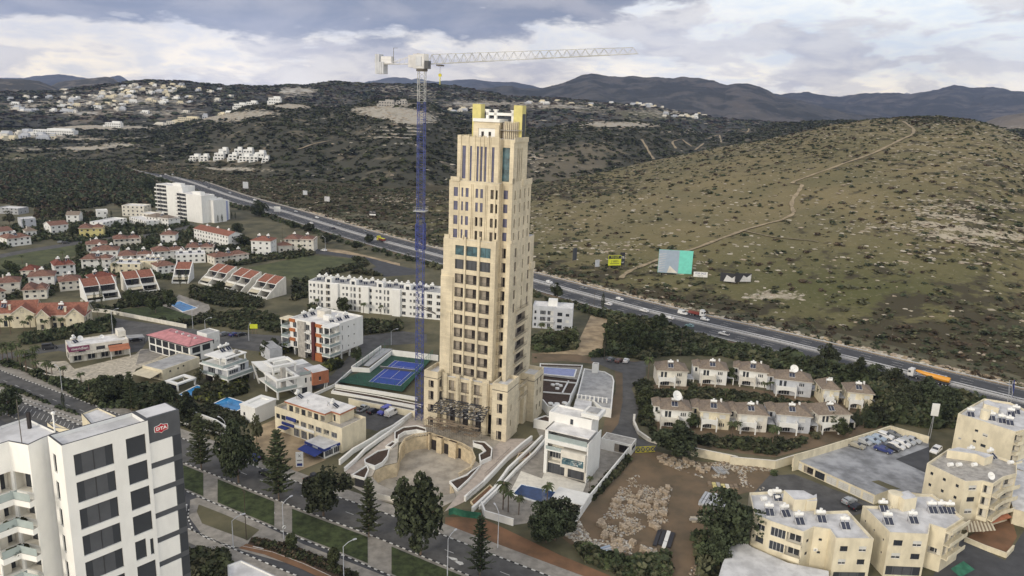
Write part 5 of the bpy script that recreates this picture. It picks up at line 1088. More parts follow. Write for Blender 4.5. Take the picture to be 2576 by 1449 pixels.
# ---- white and orange apartment building
o, rz, W_, D_, h = fitb('D', (1100, 325), (1760, 468), (2110, 330), (1765, 920)); D_ = 26
r = empty('apartment_building', 'white and beige four-storey apartment building with orange panels and corner balconies', 'apartment building', o, rz)
z0 = 3.2; fl = (h - z0) / 3.05
shell(r, [(0, 4.2), (4.6, 4.2), (4.6, 0.6), (W_, .6), (W_, D_ - 4), (0, D_ - 4)], z0, h - .7, M['white'], {2: [(1.5, z0 + fl * k + 1.0, .5, 1.9, 'w') for k in range(3)] + [(5, z0 + fl * k + 1.4, .6, .6, 'b') for k in range(3)] + [(8.4, z0 + fl * k + 1.4, .6, .6, 'b') for k in range(3)], 0: [(.4, z0 + fl * k + .1, 3.8, 2.6, 'b') for k in range(3)], 5: [(1.6 + j * 3.4, z0 + fl * k + .3, 1.9, 2.4, 'w') for k in range(3) for j in range(5)]}, parapet=.7, roof=M['roofw'])
m = MB()
for x, y in ((2, 1.6), (6, 1.2), (11, 1.2), (15.5, 1.2), (17, 6), (17, 12), (.5, 8), (.5, 14), (.5, 20), (9, 10), (9, 17)): m.box(x, x + .7, y, y + .7, 0, z0, M['white'])
m.box(3, W_ - 3, 5, D_ - 8, 0, z0, M['offwhite']); m.build('pillar', r)
for k in range(4):
 z = z0 + fl * k; m = MB(); m.box(-1.6, 4.6, 0, 4.19, z - .35, z, M['white'])
 if k < 3: rail(m, [(-1.5, 4.2), (-1.5, .1), (4.5, .1)], z, 1.0, solid=M['gl_rail']); m.box(-1.5, -1.2, .1, .4, z, z + fl - .35, M['white']); m.box(2.2, 2.5, .1, .4, z, z + fl - .35, M['white'])
 m.build('balcony', r)
for k in range(3):
 z = z0 + fl * k
 for y0, y1, mm in ((5.2, 8.4, 'orange'), (19.2, 21.9, 'orange')):
  m = MB(); m.box(-.5, -.003, y0, y1, z + fl * .68, z + fl - .002, M[mm]); m.build('orange_panel', r)
 for y0 in (10.2, ): m = MB(); m.box(-1.5, -.003, y0, y0 + 3, z - .25, z, M['white']); rail(m, [(-1.4, y0), (-1.4, y0 + 3)], z, 1); m.build('balcony', r); acu(r, -.6, y0 + 2, z + .1, -1.57)
 m = MB(); m.box(-1.2, 3, D_ - 3.99, D_ - .2, z - .3, z, M['white']); m.box(-1.1, -.85, D_ - .6, D_ - .3, z, z + fl - .3, M['white']); rail(m, [(-1.1, D_ - 4), (-1.1, D_ - .3), (2.8, D_ - .3)], z, 1.0, solid=M['gl_rail']); m.build('balcony', r)
m = MB(); m.box(-1.0, -.005, 8.6, 10.0, 0, h + .3, M['maroon']); m.build('maroon_fin', r)
m = MB(); m.box(-.7, -.004, 13.6, 17.4, 0, h - .5, M['conc']); m.box(-1.4, 3.4, D_ - 4, D_, h - .9, h - .4, M['creamy2']); m.build('beige_frame', r)
m = MB(); m.box(-.8, -.006, 5.0, 8.4, 0, z0 - .1, M['orange']); m.build('entrance_door', r)
m = MB(); m.box(9, 13, 12, 16, h - .7, h + 2.0, M['offwhite']); m.box(7, 9.2, 8, 11, h - .7, h + 1.2, M['white']); m.build('roof_room', r)
for k in range(6): solar(r, 5 + (k % 3) * 4.3, 4 + (k // 3) * 14, h - .7, -.3 + math.pi / 2 * 0, True)
# ---- white block with curved balconies (three stepped wings) by the motorway
def balc_block(label, pn, tl_, tr_, base_l, W2, nf, hh, group='white balcony blocks'):
 a, b = Vector(G(*tl_, hh)), Vector(G(*tr_, hh)); d = b - a; L = d.length; rz = math.atan2(d.y, d.x)
 r = empty('apartment_building', label, 'apartment building', (*a, 0), rz, group)
 shell(r, [(0, 0), (L * .42, 0), (L * .42, -1.5), (L, -1.5), (L, 11), (0, 11)], 0, hh - .6, M['white'], {0: [(.3, .4 + k * hh / nf, L * .42 - .6, 2.1, 'w') for k in range(nf)], 4: [(2 + 4 * i, 1 + k * hh / nf, 1, 1.3, 'b') for i in range(2) for k in range(nf)]}, parapet=.6, roof=M['roofw'])
 for k in range(1, nf):
  for x0 in (-.4, L * .22):
   z = k * hh / nf; m = MB(); p = [(x0, 0), (x0 + .3, -1.8), (x0 + L * .1, -2.4), (x0 + L * .19, -1.8), (x0 + L * .2, 0)]; m.prism(p, z - .2, z + .75, M['white'], M['conc']); m.build('balcony', r)
 m = MB(); m.box(L * .5, L * .8, 3, 7, hh - .6, hh + 1.8, M['white']); m.build('roof_room', r); return r
balc_block('leftmost and tallest wing of the white block with curved balconies by the motorway', 'S', (392, 462), (462, 470), None, 11, 8, 26)
balc_block('middle wing of the white block with curved balconies by the motorway', 'S', (443, 483), (510, 492), None, 11, 7, 22)
balc_block('lower wing with curved balconies beside the lavender-ended block', 'S', (478, 496), (540, 504), None, 11, 6, 18)
r = balc_block('right end of the white balcony block with lavender side wall carrying a small emblem', 'S', (520, 502), (548, 506), None, 11, 6, 16)
a, b = Vector(G(548, 508, 16)), Vector(G(563, 503, 16)); L = 7
m = MB(); m.box(0, 6.5, -1.2, 8, 0, 15.6, mat('lavender_render', (.33, .37, .58), var=.04)); e = m.build('side_tower', r); e.location = (9, 0, 0)
m = MB(); m.tube((12, -1.28, 12.8), (12, -1.21, 12.8), 1.3, M['blue'], 16); m.tube((12, -1.34, 12.8), (12, -1.285, 12.8), .95, M['white'], 16); m.poly([(10.9, -1.36, 12.4), (13.1, -1.36, 12.4), (12, -1.36, 13.6)], M['trim']); m.build('emblem', r)
# ---- two modern white villas
def slab_frame(mb, x0, x1, y0, y1, z, t, w=1.0, mm='white'):  # ring-shaped pergola slab
 for a in ((x0, x1, y0, y0 + w), (x0, x1, y1 - w, y1), (x0, x0 + w, y0 + w, y1 - w), (x1 - w, x1, y0 + w, y1 - w)): mb.box(*a, z, z + t, M[mm])
o, rz, W_, D_, h = fitb('D', (140, 1015), (500, 1120), (745, 1035), (500, 1215), ax_='y')
r = empty('modern_villa', 'modern white and grey villa with wide terraces, left one of the pair beside the pools', 'villa', o, rz, None)
W_ = 12.5; D_ = 14
m = MB(); m.box(-.4, W_, -.4, D_, 3.0, 3.4, M['white']); m.box(-.4, W_ * .9, 2.2, D_, 6.4, 6.8, M['white']); m.box(1, 8, 5, D_ - 1, 9.4, 9.75, M['white']); slab_frame(m, -.2, 5.5, -.2, 8, 6.402, .4); slab_frame(m, 2, 11.5, 3, 7, 9.4, .34); m.build('floor_slab', r)
m = MB(); m.box(1.6, W_ - .5, 3, D_ - .5, 0, 3.0, M['dark']); m.build('undercroft', r)
shell(r, [(.8, D_ - .5), (.8, 6), (2.2, 6), (2.2, 3), (W_ - .5, 3), (W_ - .5, D_ - .5)], 3.4, 6.4, M['grey'] if 0 else M['lgrey'], {0: [(2.5, 3.5, 3.5, 2.5, 'w')], 3: [(1, 3.5, 4, 2.5, 'w'), (6, 3.5, 2.2, 2.5, 'w')]}, roofname='ceiling')
shell(r, [(5, 7), (W_ - 1.5, 7), (W_ - 1.5, D_ - 1), (5, D_ - 1)], 6.8, 9.4, M['white'], {0: [(.5, 6.9, 3, 2.2, 'w')], 3: [(1, 7, 3, 2.1, 'w')]}, roofname='ceiling')
for x, y, z, z2 in ((.1, .1, 3.4, 6.4), (.1, .1, 0, 3.0), (.1, 7.4, 0, 3), (W_ - .8, .1, 0, 3), (6, .1, 0, 3), (2.4, 3.4, 6.8, 9.4), (10.8, 3.4, 6.8, 9.4), (2.4, 6.5, 6.8, 9.4)): m = MB(); m.box(x, x + .4, y, y + .4, z, z2, M['white']); m.build('column', r)
m = MB(); rail(m, [(-.3, D_), (-.3, -.3), (W_ - .1, -.3), (W_ - .1, 3)], 3.4, 1, solid=M['gl_rail']); rail(m, [(0, D_ - 1), (0, 2.4), (W_ * .85, 2.4)], 6.8, 1, solid=M['gl_rail']); m.build('glass_balustrade', r)
m = MB(); m.box(8.5, 10, 5.8, 7, 6.8, 10.6, M['conc']); m.build('stone_chimney', r)
for k in range(2): solar(r, 6.5 + 2.6 * k, 9, 9.8, 0, True)
o, rz, W_, D_, h = fitb('D', (640, 960), (1090, 1290), (1290, 1210), (1090, 1355), ax_='y')
o2, rz2, W2, D2, h2 = fitb('D', (835, 1060), (1090, 1105), (1290, 1030), (1095, 1355), ax_='y')
r = empty('modern_villa', 'modern white villa with stone chimney, slanted column and terracotta rear block', 'villa', o2, rz)
W_, D_ = 16.5, 13; z1, z2 = 3.0, 6.5; r.scale = (1, 1.2, 1.06)
m = MB(); m.box(-.3, 9, -.3, D_, z1 - .4, z1, M['white']); slab_frame(m, -.3, 8, -.3, 8.6, z2 - .5, .7); m.box(0, W_, 8.6, D_, z2 - .5, z2 + .2, M['white']); m.box(8, W_, 0, 8.6, z2 - .1, z2 + .2, M['roofg']); slab_frame(m, .5, 9.5, 4, 10.5, 9.2, .5); m.poly([(-.5, 8.6, z2 + .3), (9, 8.6, z2 + .25), (9, 15.8, z2 + .3), (-.5, 17.5, z2 + .9)], M['white']); m.poly([(-.5, 17.5, z2 + .6), (9, 15.8, z2), (9, 8.6, z2 - .05), (-.5, 8.6, z2)], M['white']); m.build('floor_slab', r)
shell(r, [(7, 0), (W_ - 4, 0), (W_ - 4, D_), (7, D_)], 0, z2 - .1, M['white'], {0: [(3, 3.8, .7, 1.7, 'b'), (5, 4, .7, 1.4, 'b'), (1.8, .1, 2, 2.2, 'b')], 3: [(1.5, 3.1, 4, 2.7, 'w'), (6.5, 3.1, 4.5, 2.7, 'w'), (1.5, .1, 9, 2.4, 'w')]}, roofname='ceiling')
shell(r, [(W_ - 3.99, -.8), (W_ + 2, -.8), (W_ + 2, 5), (W_ - 3.99, 5)], 2.6, z2 + .5, M['trim'], {0: [(2.2, 4, .9, 1.3, 'b')]}, parapet=0, roof=M['roofl'], name='terracotta_block')
for x in (W_ + .6, W_ + 1.4): m = MB(); m.bar((x, 0, 0), (x + .4, 0, 2.6), .3, M['white']); m.build('column', r)
shell(r, [(3.5, 8.7), (9.5, 8.7), (9.5, D_ - .4), (3.5, D_ - .4)], z2 + .2, 9.2, M['white'], {3: [(.6, 6.8, 2.6, 2, 'w')]}, roofname='ceiling')
m = MB(); m.box(2.2, 3.6, .8, 1.9, z1, 10.0, M['conc']); m.build('stone_chimney', r)
for x, y, a, b in ((0, 0, 0, z2 - .5), (0, 8, 0, z2 - .5), (7.4, 0.0, 0, z2 - .5) if 0 else (.4, .9, 0, z1 - .4), (.9, 4.3, z2 + .2, 9.2), (8.8, 4.3, z2 + .2, 9.2)): m = MB(); m.box(x, x + .5, y, y + .5, a, b, M['white']); m.build('column', r)
m = MB(); m.bar((-.2, 17, 6.9), (1.2, 15.4, 0), .45, M['white']); m.build('slanted_column', r)
m = MB(); rail(m, [(-.2, 8.4), (-.2, -.2), (6.9, -.2)], z1, 1, solid=M['gl_rail']); m.build('glass_balustrade', r); m = MB(); rail(m, [(8.2, .2), (W_ - 4.2, .2)], z2 + .2, .9, solid=M['gl_rail']); m.build('glass_balustrade', r)
# grey-panelled annexe behind, water-tank box
r = empty('annexe', 'pale grey flat-roofed annexe carrying a row of tilted solar panels behind the modern villas', 'annexe', g('D', 1010, 890)[0], rz)
shell(r, rect(5, 9), 0, 4.5, M['lgrey'], {}, parapet=.3, roof=M['roofg']);
for k in range(4): m = MB(); m.poly([(.6 + k, 1, 4.7), (1.5 + k, 1, 4.7), (1.5 + k, 8, 5.7), (.6 + k, 8, 5.7)], M['grey']); m.poly([(.6 + k, 8, 5.65), (1.5 + k, 8, 5.65), (1.5 + k, 1, 4.65), (.6 + k, 1, 4.65)], M['grey']); m.build('solar_panel', r)
r = empty('service_block', 'plain white and lavender cube building at the right end of the pink roof', 'service block', g('C', 2510, 760)[0], math.radians(60))
shell(r, rect(6, 6), 0, 6.8, M['white'], {0: [(1, 2.4, 2.2, 1.6, 'b')]}, parapet=.3, roof=M['roofg']); acu(r, 4.2, -.4, 3)
# ---- pool pavilions and pools
def pool(label, pts, wm='pool', z=.25, rim=.5, deck=None):
 EXC.append(pts); P = [Vector(p) for p in pts]; area = sum(P[i].x * P[(i + 1) % len(P)].y - P[(i + 1) % len(P)].x * P[i].y for i in range(len(P)))
 if area < 0: P.reverse()
 r = empty('swimming_pool', label, 'pool', (*P[0], 0)); L = [tuple(p - P[0]) for p in P]; o = inset(L, -rim); n = len(L)
 m = MB()
 for i in range(n):
  j = (i + 1) % n; m.poly([(*o[i], z), (*o[j], z), (*L[j], z), (*L[i], z)], M[deck or 'white']); m.poly([(*o[i], 0), (*o[j], 0), (*o[j], z), (*o[i], z)], M[deck or 'white']); m.poly([(*L[i], z), (*L[j], z), (*L[j], z - .15), (*L[i], z - .15)], M['pool'])
 m.build('pool_coping', r); w = MB(); w.poly([(*p, z - .08) for p in L], M[wm]); w.build('water', r); return r
pool('bright blue rectangular swimming pool on the lawn below the stepped terraces', g('C', 2050, 200, 2170, 165, 2375, 245, 2210, 290), 'pool')
pool('blue pool beside the white poolside ring pavilion of the modern villa', g('F', 300, 155, 415, 100, 590, 155, 480, 205), 'pool', .9)
pool('narrow blue and purple pool beside the small white pavilion', g('C', 2165, 1300, 2300, 1330, 2470, 1215, 2380, 1190), 'pool', .4)
o, rz, W_, D_, h = fitb('C', (1995, 1115), (2140, 1165), (2380, 1080), (2145, 1255), ax_='x')
r = empty('pool_pavilion', 'small white poolside pavilion with a square opening in its roof', 'pavilion', o, rz)
m = MB(); slab_frame(m, 0, W_, 0, D_, h - .5, .5, 1.4); m.build('roof_ring', r)
for x, y in ((.3, .3), (W_ - .8, .3), (.3, D_ - .8), (W_ - .8, D_ - .8)): m = MB(); m.box(x, x + .5, y, y + .5, 0, h - .5, M['white']); m.build('column', r)
m = MB(); m.box(2, W_ - 1.5, D_ - 2.5, D_ - 1, 0, 1.1, M['dark']); m.box(.3, .6, 1.4, D_ - 1, 0, h - .5, M['glass']); m.build('bar_counter', r)
o, rz, W_, D_, h = fitb('F', (530, 125), (625, 165), (785, 95), (620, 290), ax_='x')
r = empty('pool_pavilion', 'white flat-roofed pool house with square roof opening beside the blue pool', 'pavilion', o, rz)
shell(r, rect(W_, D_), 0, h - .35, M['white'], {3: [(1.2, 2, .8, 1.1, 'b')]}, roofname='ceiling'); m = MB(); slab_frame(m, -.2, W_ + .2, -.2, D_ + .2, h - .345, .45, 1.6); m.build('roof_ring', r)
# ---- shop building with terracotta roof edge
o, rz, W_, D_, h = fitb('F', (775, 150), (1290, 320), (1475, 232), (1297, 510))
r = empty('shop_building', 'cream corner building with terracotta-edged white roof, dark blue shop signs and tanks', 'shop', o, rz); h1 = h - .9
shell(r, rect(W_, D_), 0, h1, M['cream'], {3: [(.6, 4.2, 1.6, 1.5, 'b'), (2.8, 4.2, 1.8, 1.5, 'b')] + [(8 + 3.1 * i, .2, 2.4, 2.6, 'w') for i in range(6)] + [(8 + 3.1 * i, 4.0, 2.3, 1.7, 'w' if i % 2 else 'o') for i in range(6)]}, parapet=.9, roof=M['conc'])
m = MB(); U = [(.8, D_ - 4.5), (.8, 7.5), (3.5, 7.5), (3.5, 4.0), (W_ - .8, 4.0), (W_ - .8, D_ - 4.5)]
shell(r, U, h1, h1 + 3.0, M['cream'], {0: [(1 + 2.6 * i, h1 + .4, 1.7, 2.0, 'o' if i % 2 else 'b') for i in range(6)], 2: [(.9, h1 + .3, .8, 2, 'b')]}, name='upper_wall', roofname='upper_ceiling')
oU = inset(U, -.5); m.prism(oU, h1 + 3.01, h1 + 3.5, M['trim'], M['roofw']); m.build('roof_edge', r); m = MB(); m.poly([(*p, h1 + 3.51) for p in inset(U, -.15)], M['roofw']); m.build('roof', r)
for x, y in ((5, D_ - 7), (6, 7)): solar(r, x, y, h1 + 3.5, .4, True)
dish(r, 3, D_ - 11, h1 + 3.5, .6); dish(r, 5, 10.5, h1 + 3.5, .7)
for y0, y1, z0_, z1_, mm in ((18.6, 22.6, 4.9, 5.9, 'blue'), (19.5, 24.5, 2.9, 3.7, 'blue'), (11, 19, 3.3, 4.0, 'white')): m = MB(); m.box(-.4 if mm == 'blue' else -.2, -.003, y0, y1, z0_, z1_, M[mm]); m.build('sign', r)
m = MB(); m.box(-2.2, -.41, 21, 24.5, 2.4, 2.6, M['blue']); m.build('awning', r)
m = MB(); [m.box(x, x + .5, y, y + .5, h1 + .01, h1 + .85, M['dark']) for x, y in ((2, 1), (3.2, 1.6))]; m.build('roof_furniture', r) if 0 else None
m = MB(); rail(m, [(2, D_ - .2), (.2, D_ - .2), (.2, D_ - 4)], h1 + .9, 1.1, M['fdark']); m.build('roof_railing', r)
o, rz, W_, D_, h = fitb('F', (1015, 415), (1155, 475), (1290, 410), (1160, 555))
r = empty('cafe_pavilion', 'single-storey glazed cafe with pale roof and dark blue fascia and awning', 'cafe', o, rz)
shell(r, rect(W_, D_), 0, h - .8, M['white'], {0: [(.3, .4, W_ / 2 - .5, 1.8, 'w'), (W_ / 2 + .1, .4, W_ / 2 - .5, 1.8, 'w')], 3: [(.3, .1, D_ - .6, 2.1, 'z')]}, roofname='ceiling')
m = MB(); m.box(-.3, W_ + .3, -.3, D_ + .3, h - .79, h - .1, M['blue']); m.build('fascia', r); m = MB(); m.box(-.1, W_ + .1, -.1, D_ + .1, h - .095, h, M['roofl']); m.build('roof', r)
m = MB(); m.box(-.36, -.302, 2.4, 4.6, h - .75, h - .2, M['lgrey']); m.box(2.2, 4.4, -.36, -.302, h - .7, h - .25, M['lgrey']); m.build('fascia_sign', r)
m = MB(); m.poly([(-.35, .2, h - .9), (-.35, D_, h - .9), (-3.2, D_, h - 1.4), (-3.2, .2, h - 1.4)][::-1], M['blue']); m.poly([(-.35, .2, h - .95), (-.35, D_, h - .95), (-3.2, D_, h - 1.45), (-3.2, .2, h - 1.45)], M['blue']); m.build('awning', r)
# ---- modern white villa right of the tower
o, rz, W_, D_, h = fitb('H', (350, 745), (745, 835), (860, 705), (705, 1240))
r = empty('modern_villa', 'tall modern white villa with stacked terraces and glass balustrades beside the rubble yard', 'villa', o, rz)
WW = M['white']; H0, H1, H2 = 4.0, 7.6, h
m = MB(); m.box(0, .35, 0, D_, 0, .02, WW);
m.box(0, W_, D_ - .35, D_, 0, H2, WW); m.box(0, W_, 0, .35, 0, H2 - 1.6, WW); m.box(0, 6, 0, D_, H2 - .3, H2, M['roofw']); m.box(0, .5, D_ - .9, D_ - .36, 0, H2 - .31, WW); m.build('frame_wall', r)
m = MB(); m.box(-.3, W_, .36, D_ - .36, H1 - .35, H1, WW); m.box(-.3, .3, .36, D_ - .36, H1 + 1.9, H1 + 3.0, WW); m.box(.3, W_, .36, D_ - .36, H1 + 2.7, H1 + 3.0, M['roofg']); m.build('floor_slab', r)
shell(r, [(2.2, D_ - .4), (2.2, 7.5), (-.9, 7.5), (-.9, .4), (W_ - .1, .4), (W_ - .1, D_ - .4)], H0 - .4, H1 + .9, M['offwhite'], {2: [(.4, H0 + .5, 6.3, 2.1, 'q')], 0: [(.4, H0 + .2, 3.6, 2.5, 'w')]}, roofname='bay_roof', roof=M['offwhite'])
shell(r, [(.8, D_ - .4), (.8, .4), (W_ - .2, .4), (W_ - .2, D_ - .4)], 0, H0 - .41, M['offwhite'], {0: [(.5, .1, D_ / 2 - 1.3, 3.1, 'z'), (D_ / 2 + .2, .1, D_ / 2 - 1.6, 3.1, 'z')]}, roofname='ceiling')
m = MB(); rail(m, [(.1, D_ - .5), (.1, .5)], H1 + 3.0, 1.5, solid=M['gl_rail']); rail(m, [(-.2, D_ - .5), (-.2, 7.6)], H1, 1.0, solid=M['gl_rail']); m.build('glass_balustrade', r)
shell(r, [(6, 1.5), (W_ + 1.5, 1.5), (W_ + 1.5, D_ + 1.5), (6, D_ + 1.5)], 0, H2 + 2.2, WW, {3: [(6.5, H2 + .2, .9, 1.6, 'b')], 0: [(3.5, 8, .5, 2.2, 'w'), (3.5, 3, .5, 2.2, 'w')]}, parapet=.5, name='stair_tower', roof=M['roofw'])
m = MB(); m.box(7, W_ + 2.2, -.2, 5, H2 + 2.75, H2 + 3.9, WW); m.box(8, W_ + 1, .8, 4, H2 + 3.9, H2 + 4.3, M['roofg']); m.build('rooftop_box', r)
r = empty('garage_annexe', 'low white garage with brown flat roof attached behind the tall modern villa', 'garage', g('H', 850, 925)[0], rz)
shell(r, [(0, -9.5), (5, -9.5), (5, 0), (0, 0)], 0, 3.4, WW, {1: [(.3, .3, .1, .1, 'b')], 3: [(4.2, .1, 4.6, 2.7, 'D')], 0: [(.6, 1.2, 3.6, 1.2, 'b')]}, parapet=.1, roof=M['conc'])
pool('dark blue pool in front of the tall modern villa', g('H', 135, 1258, 440, 1325, 380, 1440, 60, 1340), 'poold', .3)
patch('pool_deck', g('H', 130, 1130, 320, 1200, 345, 1130, 720, 1250, 640, 1449, 400, 1449, 20, 1345), 'offwhite', .2)
o, rz2_, W_, D_, h = fitb('H', (500, 1230), (410, 1365), (650, 1420), h=2.8, ax_='x')
r = empty('pergola', 'white slatted pergola over the poolside of the tall modern villa', 'pergola', g('H', 405, 1365, z=2.8)[0], rz2_)
m = MB(); [m.box(0, 8.6, .45 * i, .45 * i + .36, 2.7, 2.8, WW) for i in range(14)]; m.box(0, 8.6, -.15, 6.4, 2.56, 2.69, WW); m.build('slatted_roof', r)
for x, y in ((.1, 0), (8.3, 0), (.1, 6), (8.3, 6)): m = MB(); m.box(x, x + .2, y, y + .2, 0, 2.56, WW); m.build('post', r)
# ---- grey apartment right of the tower
a_, b_ = G(*q('M', 235, 560)[0], 10.5), 0
r = empty('apartment_building', 'grey and white four-storey apartment building between the tower and the motorway', 'apartment building', G(1341, 771, 10.2), math.radians(-6))
W_ = 22
shell(r, [(0, 0), (10.5, 0), (10.5, -2.2), (18.5, -2.2), (18.5, 9), (0, 9)], 0, 10.2, M['lgrey'], {0: [(.8, 1 + 3 * k, .9, 1.4, 'b') for k in range(3)] + [(3.4, .6 + 3 * k, 2.6, 2, 'w' if k else 'o') for k in range(3)] + [(6.8, .6 + 3 * k, 2.8, 2.0, 'k') for k in range(3)], 2: [(1, 1 + 3 * k, 2.2, 1.7, 'b') for k in range(3)] + [(4.8, 1 + 3 * k, 1.6, 1.3, 'b' if k % 2 == 0 else 's') for k in range(3)]}, parapet=.5, roof=M['roofw'])
m = MB(); m.box(6.8, 11, 3, 7, 10.2, 13, M['white']); m.build('roof_room', r); m = MB(); rail(m, [(3, -.8), (10, -.8)], 3.6, 1); m.box(3, 10, -.8, -.003, 3.4, 3.6, M['white']); m.build('balcony', r)
# ---- garage deck and the cream apartment blocks
o, rz, W_, D_, h = fitb('K', (545, 290), (1270, 610), (1385, 560), (1270, 690), ax_='y')
P = [Vector(p) for p in g('K', 545, 275, 1270, 600, 1390, 555, 1700, 590, 1740, 420, 1740, 90, 1400, 0, 760, 190, z=2.8)]
r = empty('garage_building', 'long cream garage row with white doors under the parking deck', 'garage', (*P[1], 0)); L_ = [tuple(p - P[1]) for p in P]
al = (Vector(L_[1]) - Vector(L_[0])).length; dn = al / 7
shell(r, L_, 0, 2.8, M['cream'], {0: [(dn * i + .3, .15, dn - .6, 2.1, k) for i, k in enumerate('ADbAAAA')]}, roof=M['lot'], roofname='parking_deck')
patch_o = MB(); patch_o.poly([(p[0], p[1], 2.83) for p in g('K', 1450, 285, 1745, 175, 1745, 420, z=2.83)], M['asph']); patch_o.build('tarmac_strip').__setitem__('kind', 'structure')
m = MB(); m.poly([(*p, 2.82) for p in [tuple(Vector(t) - P[1]) for t in g('K', 1235, 480, 1300, 470, 1500, 550, 1390, 550, z=2.82)]], M['field']); m.build('deck_planter', r)
def cream_block(label, pn, pts, h, hb=0, wins={}, extra=None, roof='roofl', par=.6, wm='cream'):
 P = [Vector(G(*p, h)) for p in q(pn, *pts)]; ar = sum(P[i].x * P[(i + 1) % len(P)].y - P[(i + 1) % len(P)].x * P[i].y for i in range(len(P)))
 if ar < 0: P = [P[0]] + P[1:][::-1]
 r = empty('apartment_building', label, 'apartment building', (*P[0], 0)); L = [tuple(p - P[0]) for p in P]
 ws = {}
 for i, fn in wins.items():
  le = (Vector(L[(i + 1) % len(L)]) - Vector(L[i])).length; ws[i] = fn(le)
 shell(r, L, 0, h - par, M[wm], ws, parapet=par, roof=M[roof]); return r, L
fl3 = lambda l, n, k='bv', w=1.8, hh=1.2, z0=3.7, dz=3.2, m=3: grid(l / n * .5 - w / 2, l / n, n, z0 + .9, dz, m - 1 if z0 > 3 else m, w, hh, k)
HB = 11.0
rA, LA = cream_block('cream block with jagged front, satellite dishes, tanks and three recessed balconies, bottom right', 'K', (165, 578, 205, 765, 350, 830, 645, 925, 735, 880, 870, 900, 925, 980, 1258, 985, 1030, 735, 745, 745, 760, 640, 480, 560), HB, wins={
 0: lambda l: fl3(l, 2, 'b', .6, .6), 1: lambda l: fl3(l, 1, 'bw', 1.9, 1.4), 2: lambda l: [(.3, 4.2, l * .45, 2.2, 'w'), (.3, 7.6, l * .45, 2.2, 'w'), (l * .52, 4.2, l * .46, 2.2, 'o'), (l * .52, 7.6, l * .46, 2.2, 'o')], 3: lambda l: fl3(l, 1, 'b', 1, .8), 4: lambda l: fl3(l, 1, 'b', .7, .6), 6: lambda l: fl3(l, 2, 'vb', 1.7, 1.3) + [(.6, .3, l - 1.2, 2.4, 'z')]})
rB, LB = cream_block('cream block with open corner balconies, blue collectors and a drum-shaped stair tower, bottom right', 'K', (1160, 692, 1400, 930, 1740, 945, 1755, 855, 1895, 900, 2050, 800, 1770, 590, 1590, 590, 1400, 700), HB, wins={
 0: lambda l: fl3(l, 3, 'b', .5, .5), 1: lambda l: fl3(l, 2, 'vb', 2.0, 1.4) + [(.4, .4, l - .8, 2.3, 'z')], 3: lambda l: [(.3, 4.0, l - .6, 1.6, 'o')], 4: lambda l: [(.3 + k * l / 3, 3.8 + 3.3 * j, l / 3 - .5, 2.3, 'o') for k in range(3) for j in range(2)]})
rC, LC = cream_block('cream four-storey block above the cafe terrace with stacked balconies at its right corner', 'K', (1725, 320, 2060, 480, 2215, 475, 2310, 500, 2400, 440, 2515, 410, 2515, 320, 2300, 240, 1920, 190), 13.5, wins={
 0: lambda l: fl3(l, 3, 'bbb', .8, .8, m=4), 1: lambda l: fl3(l, 1, 'vb', 2.1, 1.3, m=4), 2: lambda l: [(.3, 3.8 + 3.2 * k, l - .6, 2.3, 'o') for k in range(3)], 3: lambda l: [(.3, 3.8 + 3.2 * k, l - .6, 2.3, 'o') for k in range(3)], 4: lambda l: [(.3, 3.8 + 3.2 * k, l - .6, 2.3, 'o') for k in range(3)]}, roof='conc')
rD, LD = cream_block('tall plain cream block with rows of solar collectors and tanks at the right edge', 'N', (700, 205, 1140, 345, 1204, 330, 1400, 260, 1100, 120, 900, 90, 760, 165), 13.8, wins={
 0: lambda l: [(l * .34, 10, .9, .7, 'b'), (l * .48, 9.4, 1.4, .9, 'v'), (l * .34, 6.6, .9, .7, 'b'), (l * .48, 6, 1.4, .9, 'b'), (l * .08, 6, .9, .6, 'v')], 1: lambda l: [(.2, 3.8 + 3.2 * k, l - .4, 2.4, 'o') for k in range(3)]}, roof='roofl')
def on_roof(r, pn, x, y, h): p = Vector(G(*q(pn, x, y)[0], h)) - Vector(r.location[:2]); return p.x, p.y
for rr, pn, hh, L in ((rA, 'K', HB - .6, [(420, 660, 0), (350, 790, 0), (620, 870, .1), (810, 850, 0), (1020, 910, 0), (500, 800, .2)]), (rB, 'K', HB - .6, [(1360, 760, 0), (1400, 870, 0), (1620, 860, 0), (1790, 770, 0), (1880, 770, .1), (1950, 775, 0)]), (rC, 'K', 12.9, [(2150, 270, .3), (2330, 290, .5)]), (rD, 'N', 13.2, [(800, 235, -.3), (960, 265, -.3), (1040, 285, -.3), (1100, 300, -.3), (1110, 235, -.3), (1150, 215, -.3)])):
 for x, y, a in L: solar(rr, *on_roof(rr, pn, x, y, hh), hh, a, True)
for rr, pn, hh, L in ((rA, 'K', HB - .6, [(345, 610), (385, 640), (270, 650)]), (rC, 'K', 12.9, [(1910, 350), (1985, 350), (2120, 350), (2440, 330)])):
 for x, y in L: px_, py_ = on_roof(rr, pn, x, y, hh); m = MB(); m.tube((px_, py_, hh + .5), (px_ + 1.2, py_ + .3, hh + .5), .55, M['tank'], 10); m.bar((px_ + .2, py_, hh), (px_ + .2, py_, hh + .3), .2, M['rail']); m.build('water_tank', rr)
dish(rC, *on_roof(rC, 'K', 2270, 470, 12.9), 12.9, 1.0); dish(rA, *on_roof(rA, 'K', 350, 590, HB), HB - .6, .8)
def rbox(rr, pn, pts, h, z1, name='stair_tower', mm='cream'):
 P = [tuple(Vector(G(*p, z1)) - Vector(rr.location[:2])) for p in q(pn, *pts)]; m = MB(); m.prism(P, h, z1, M[mm], M['roofl']); m.build(name, rr)
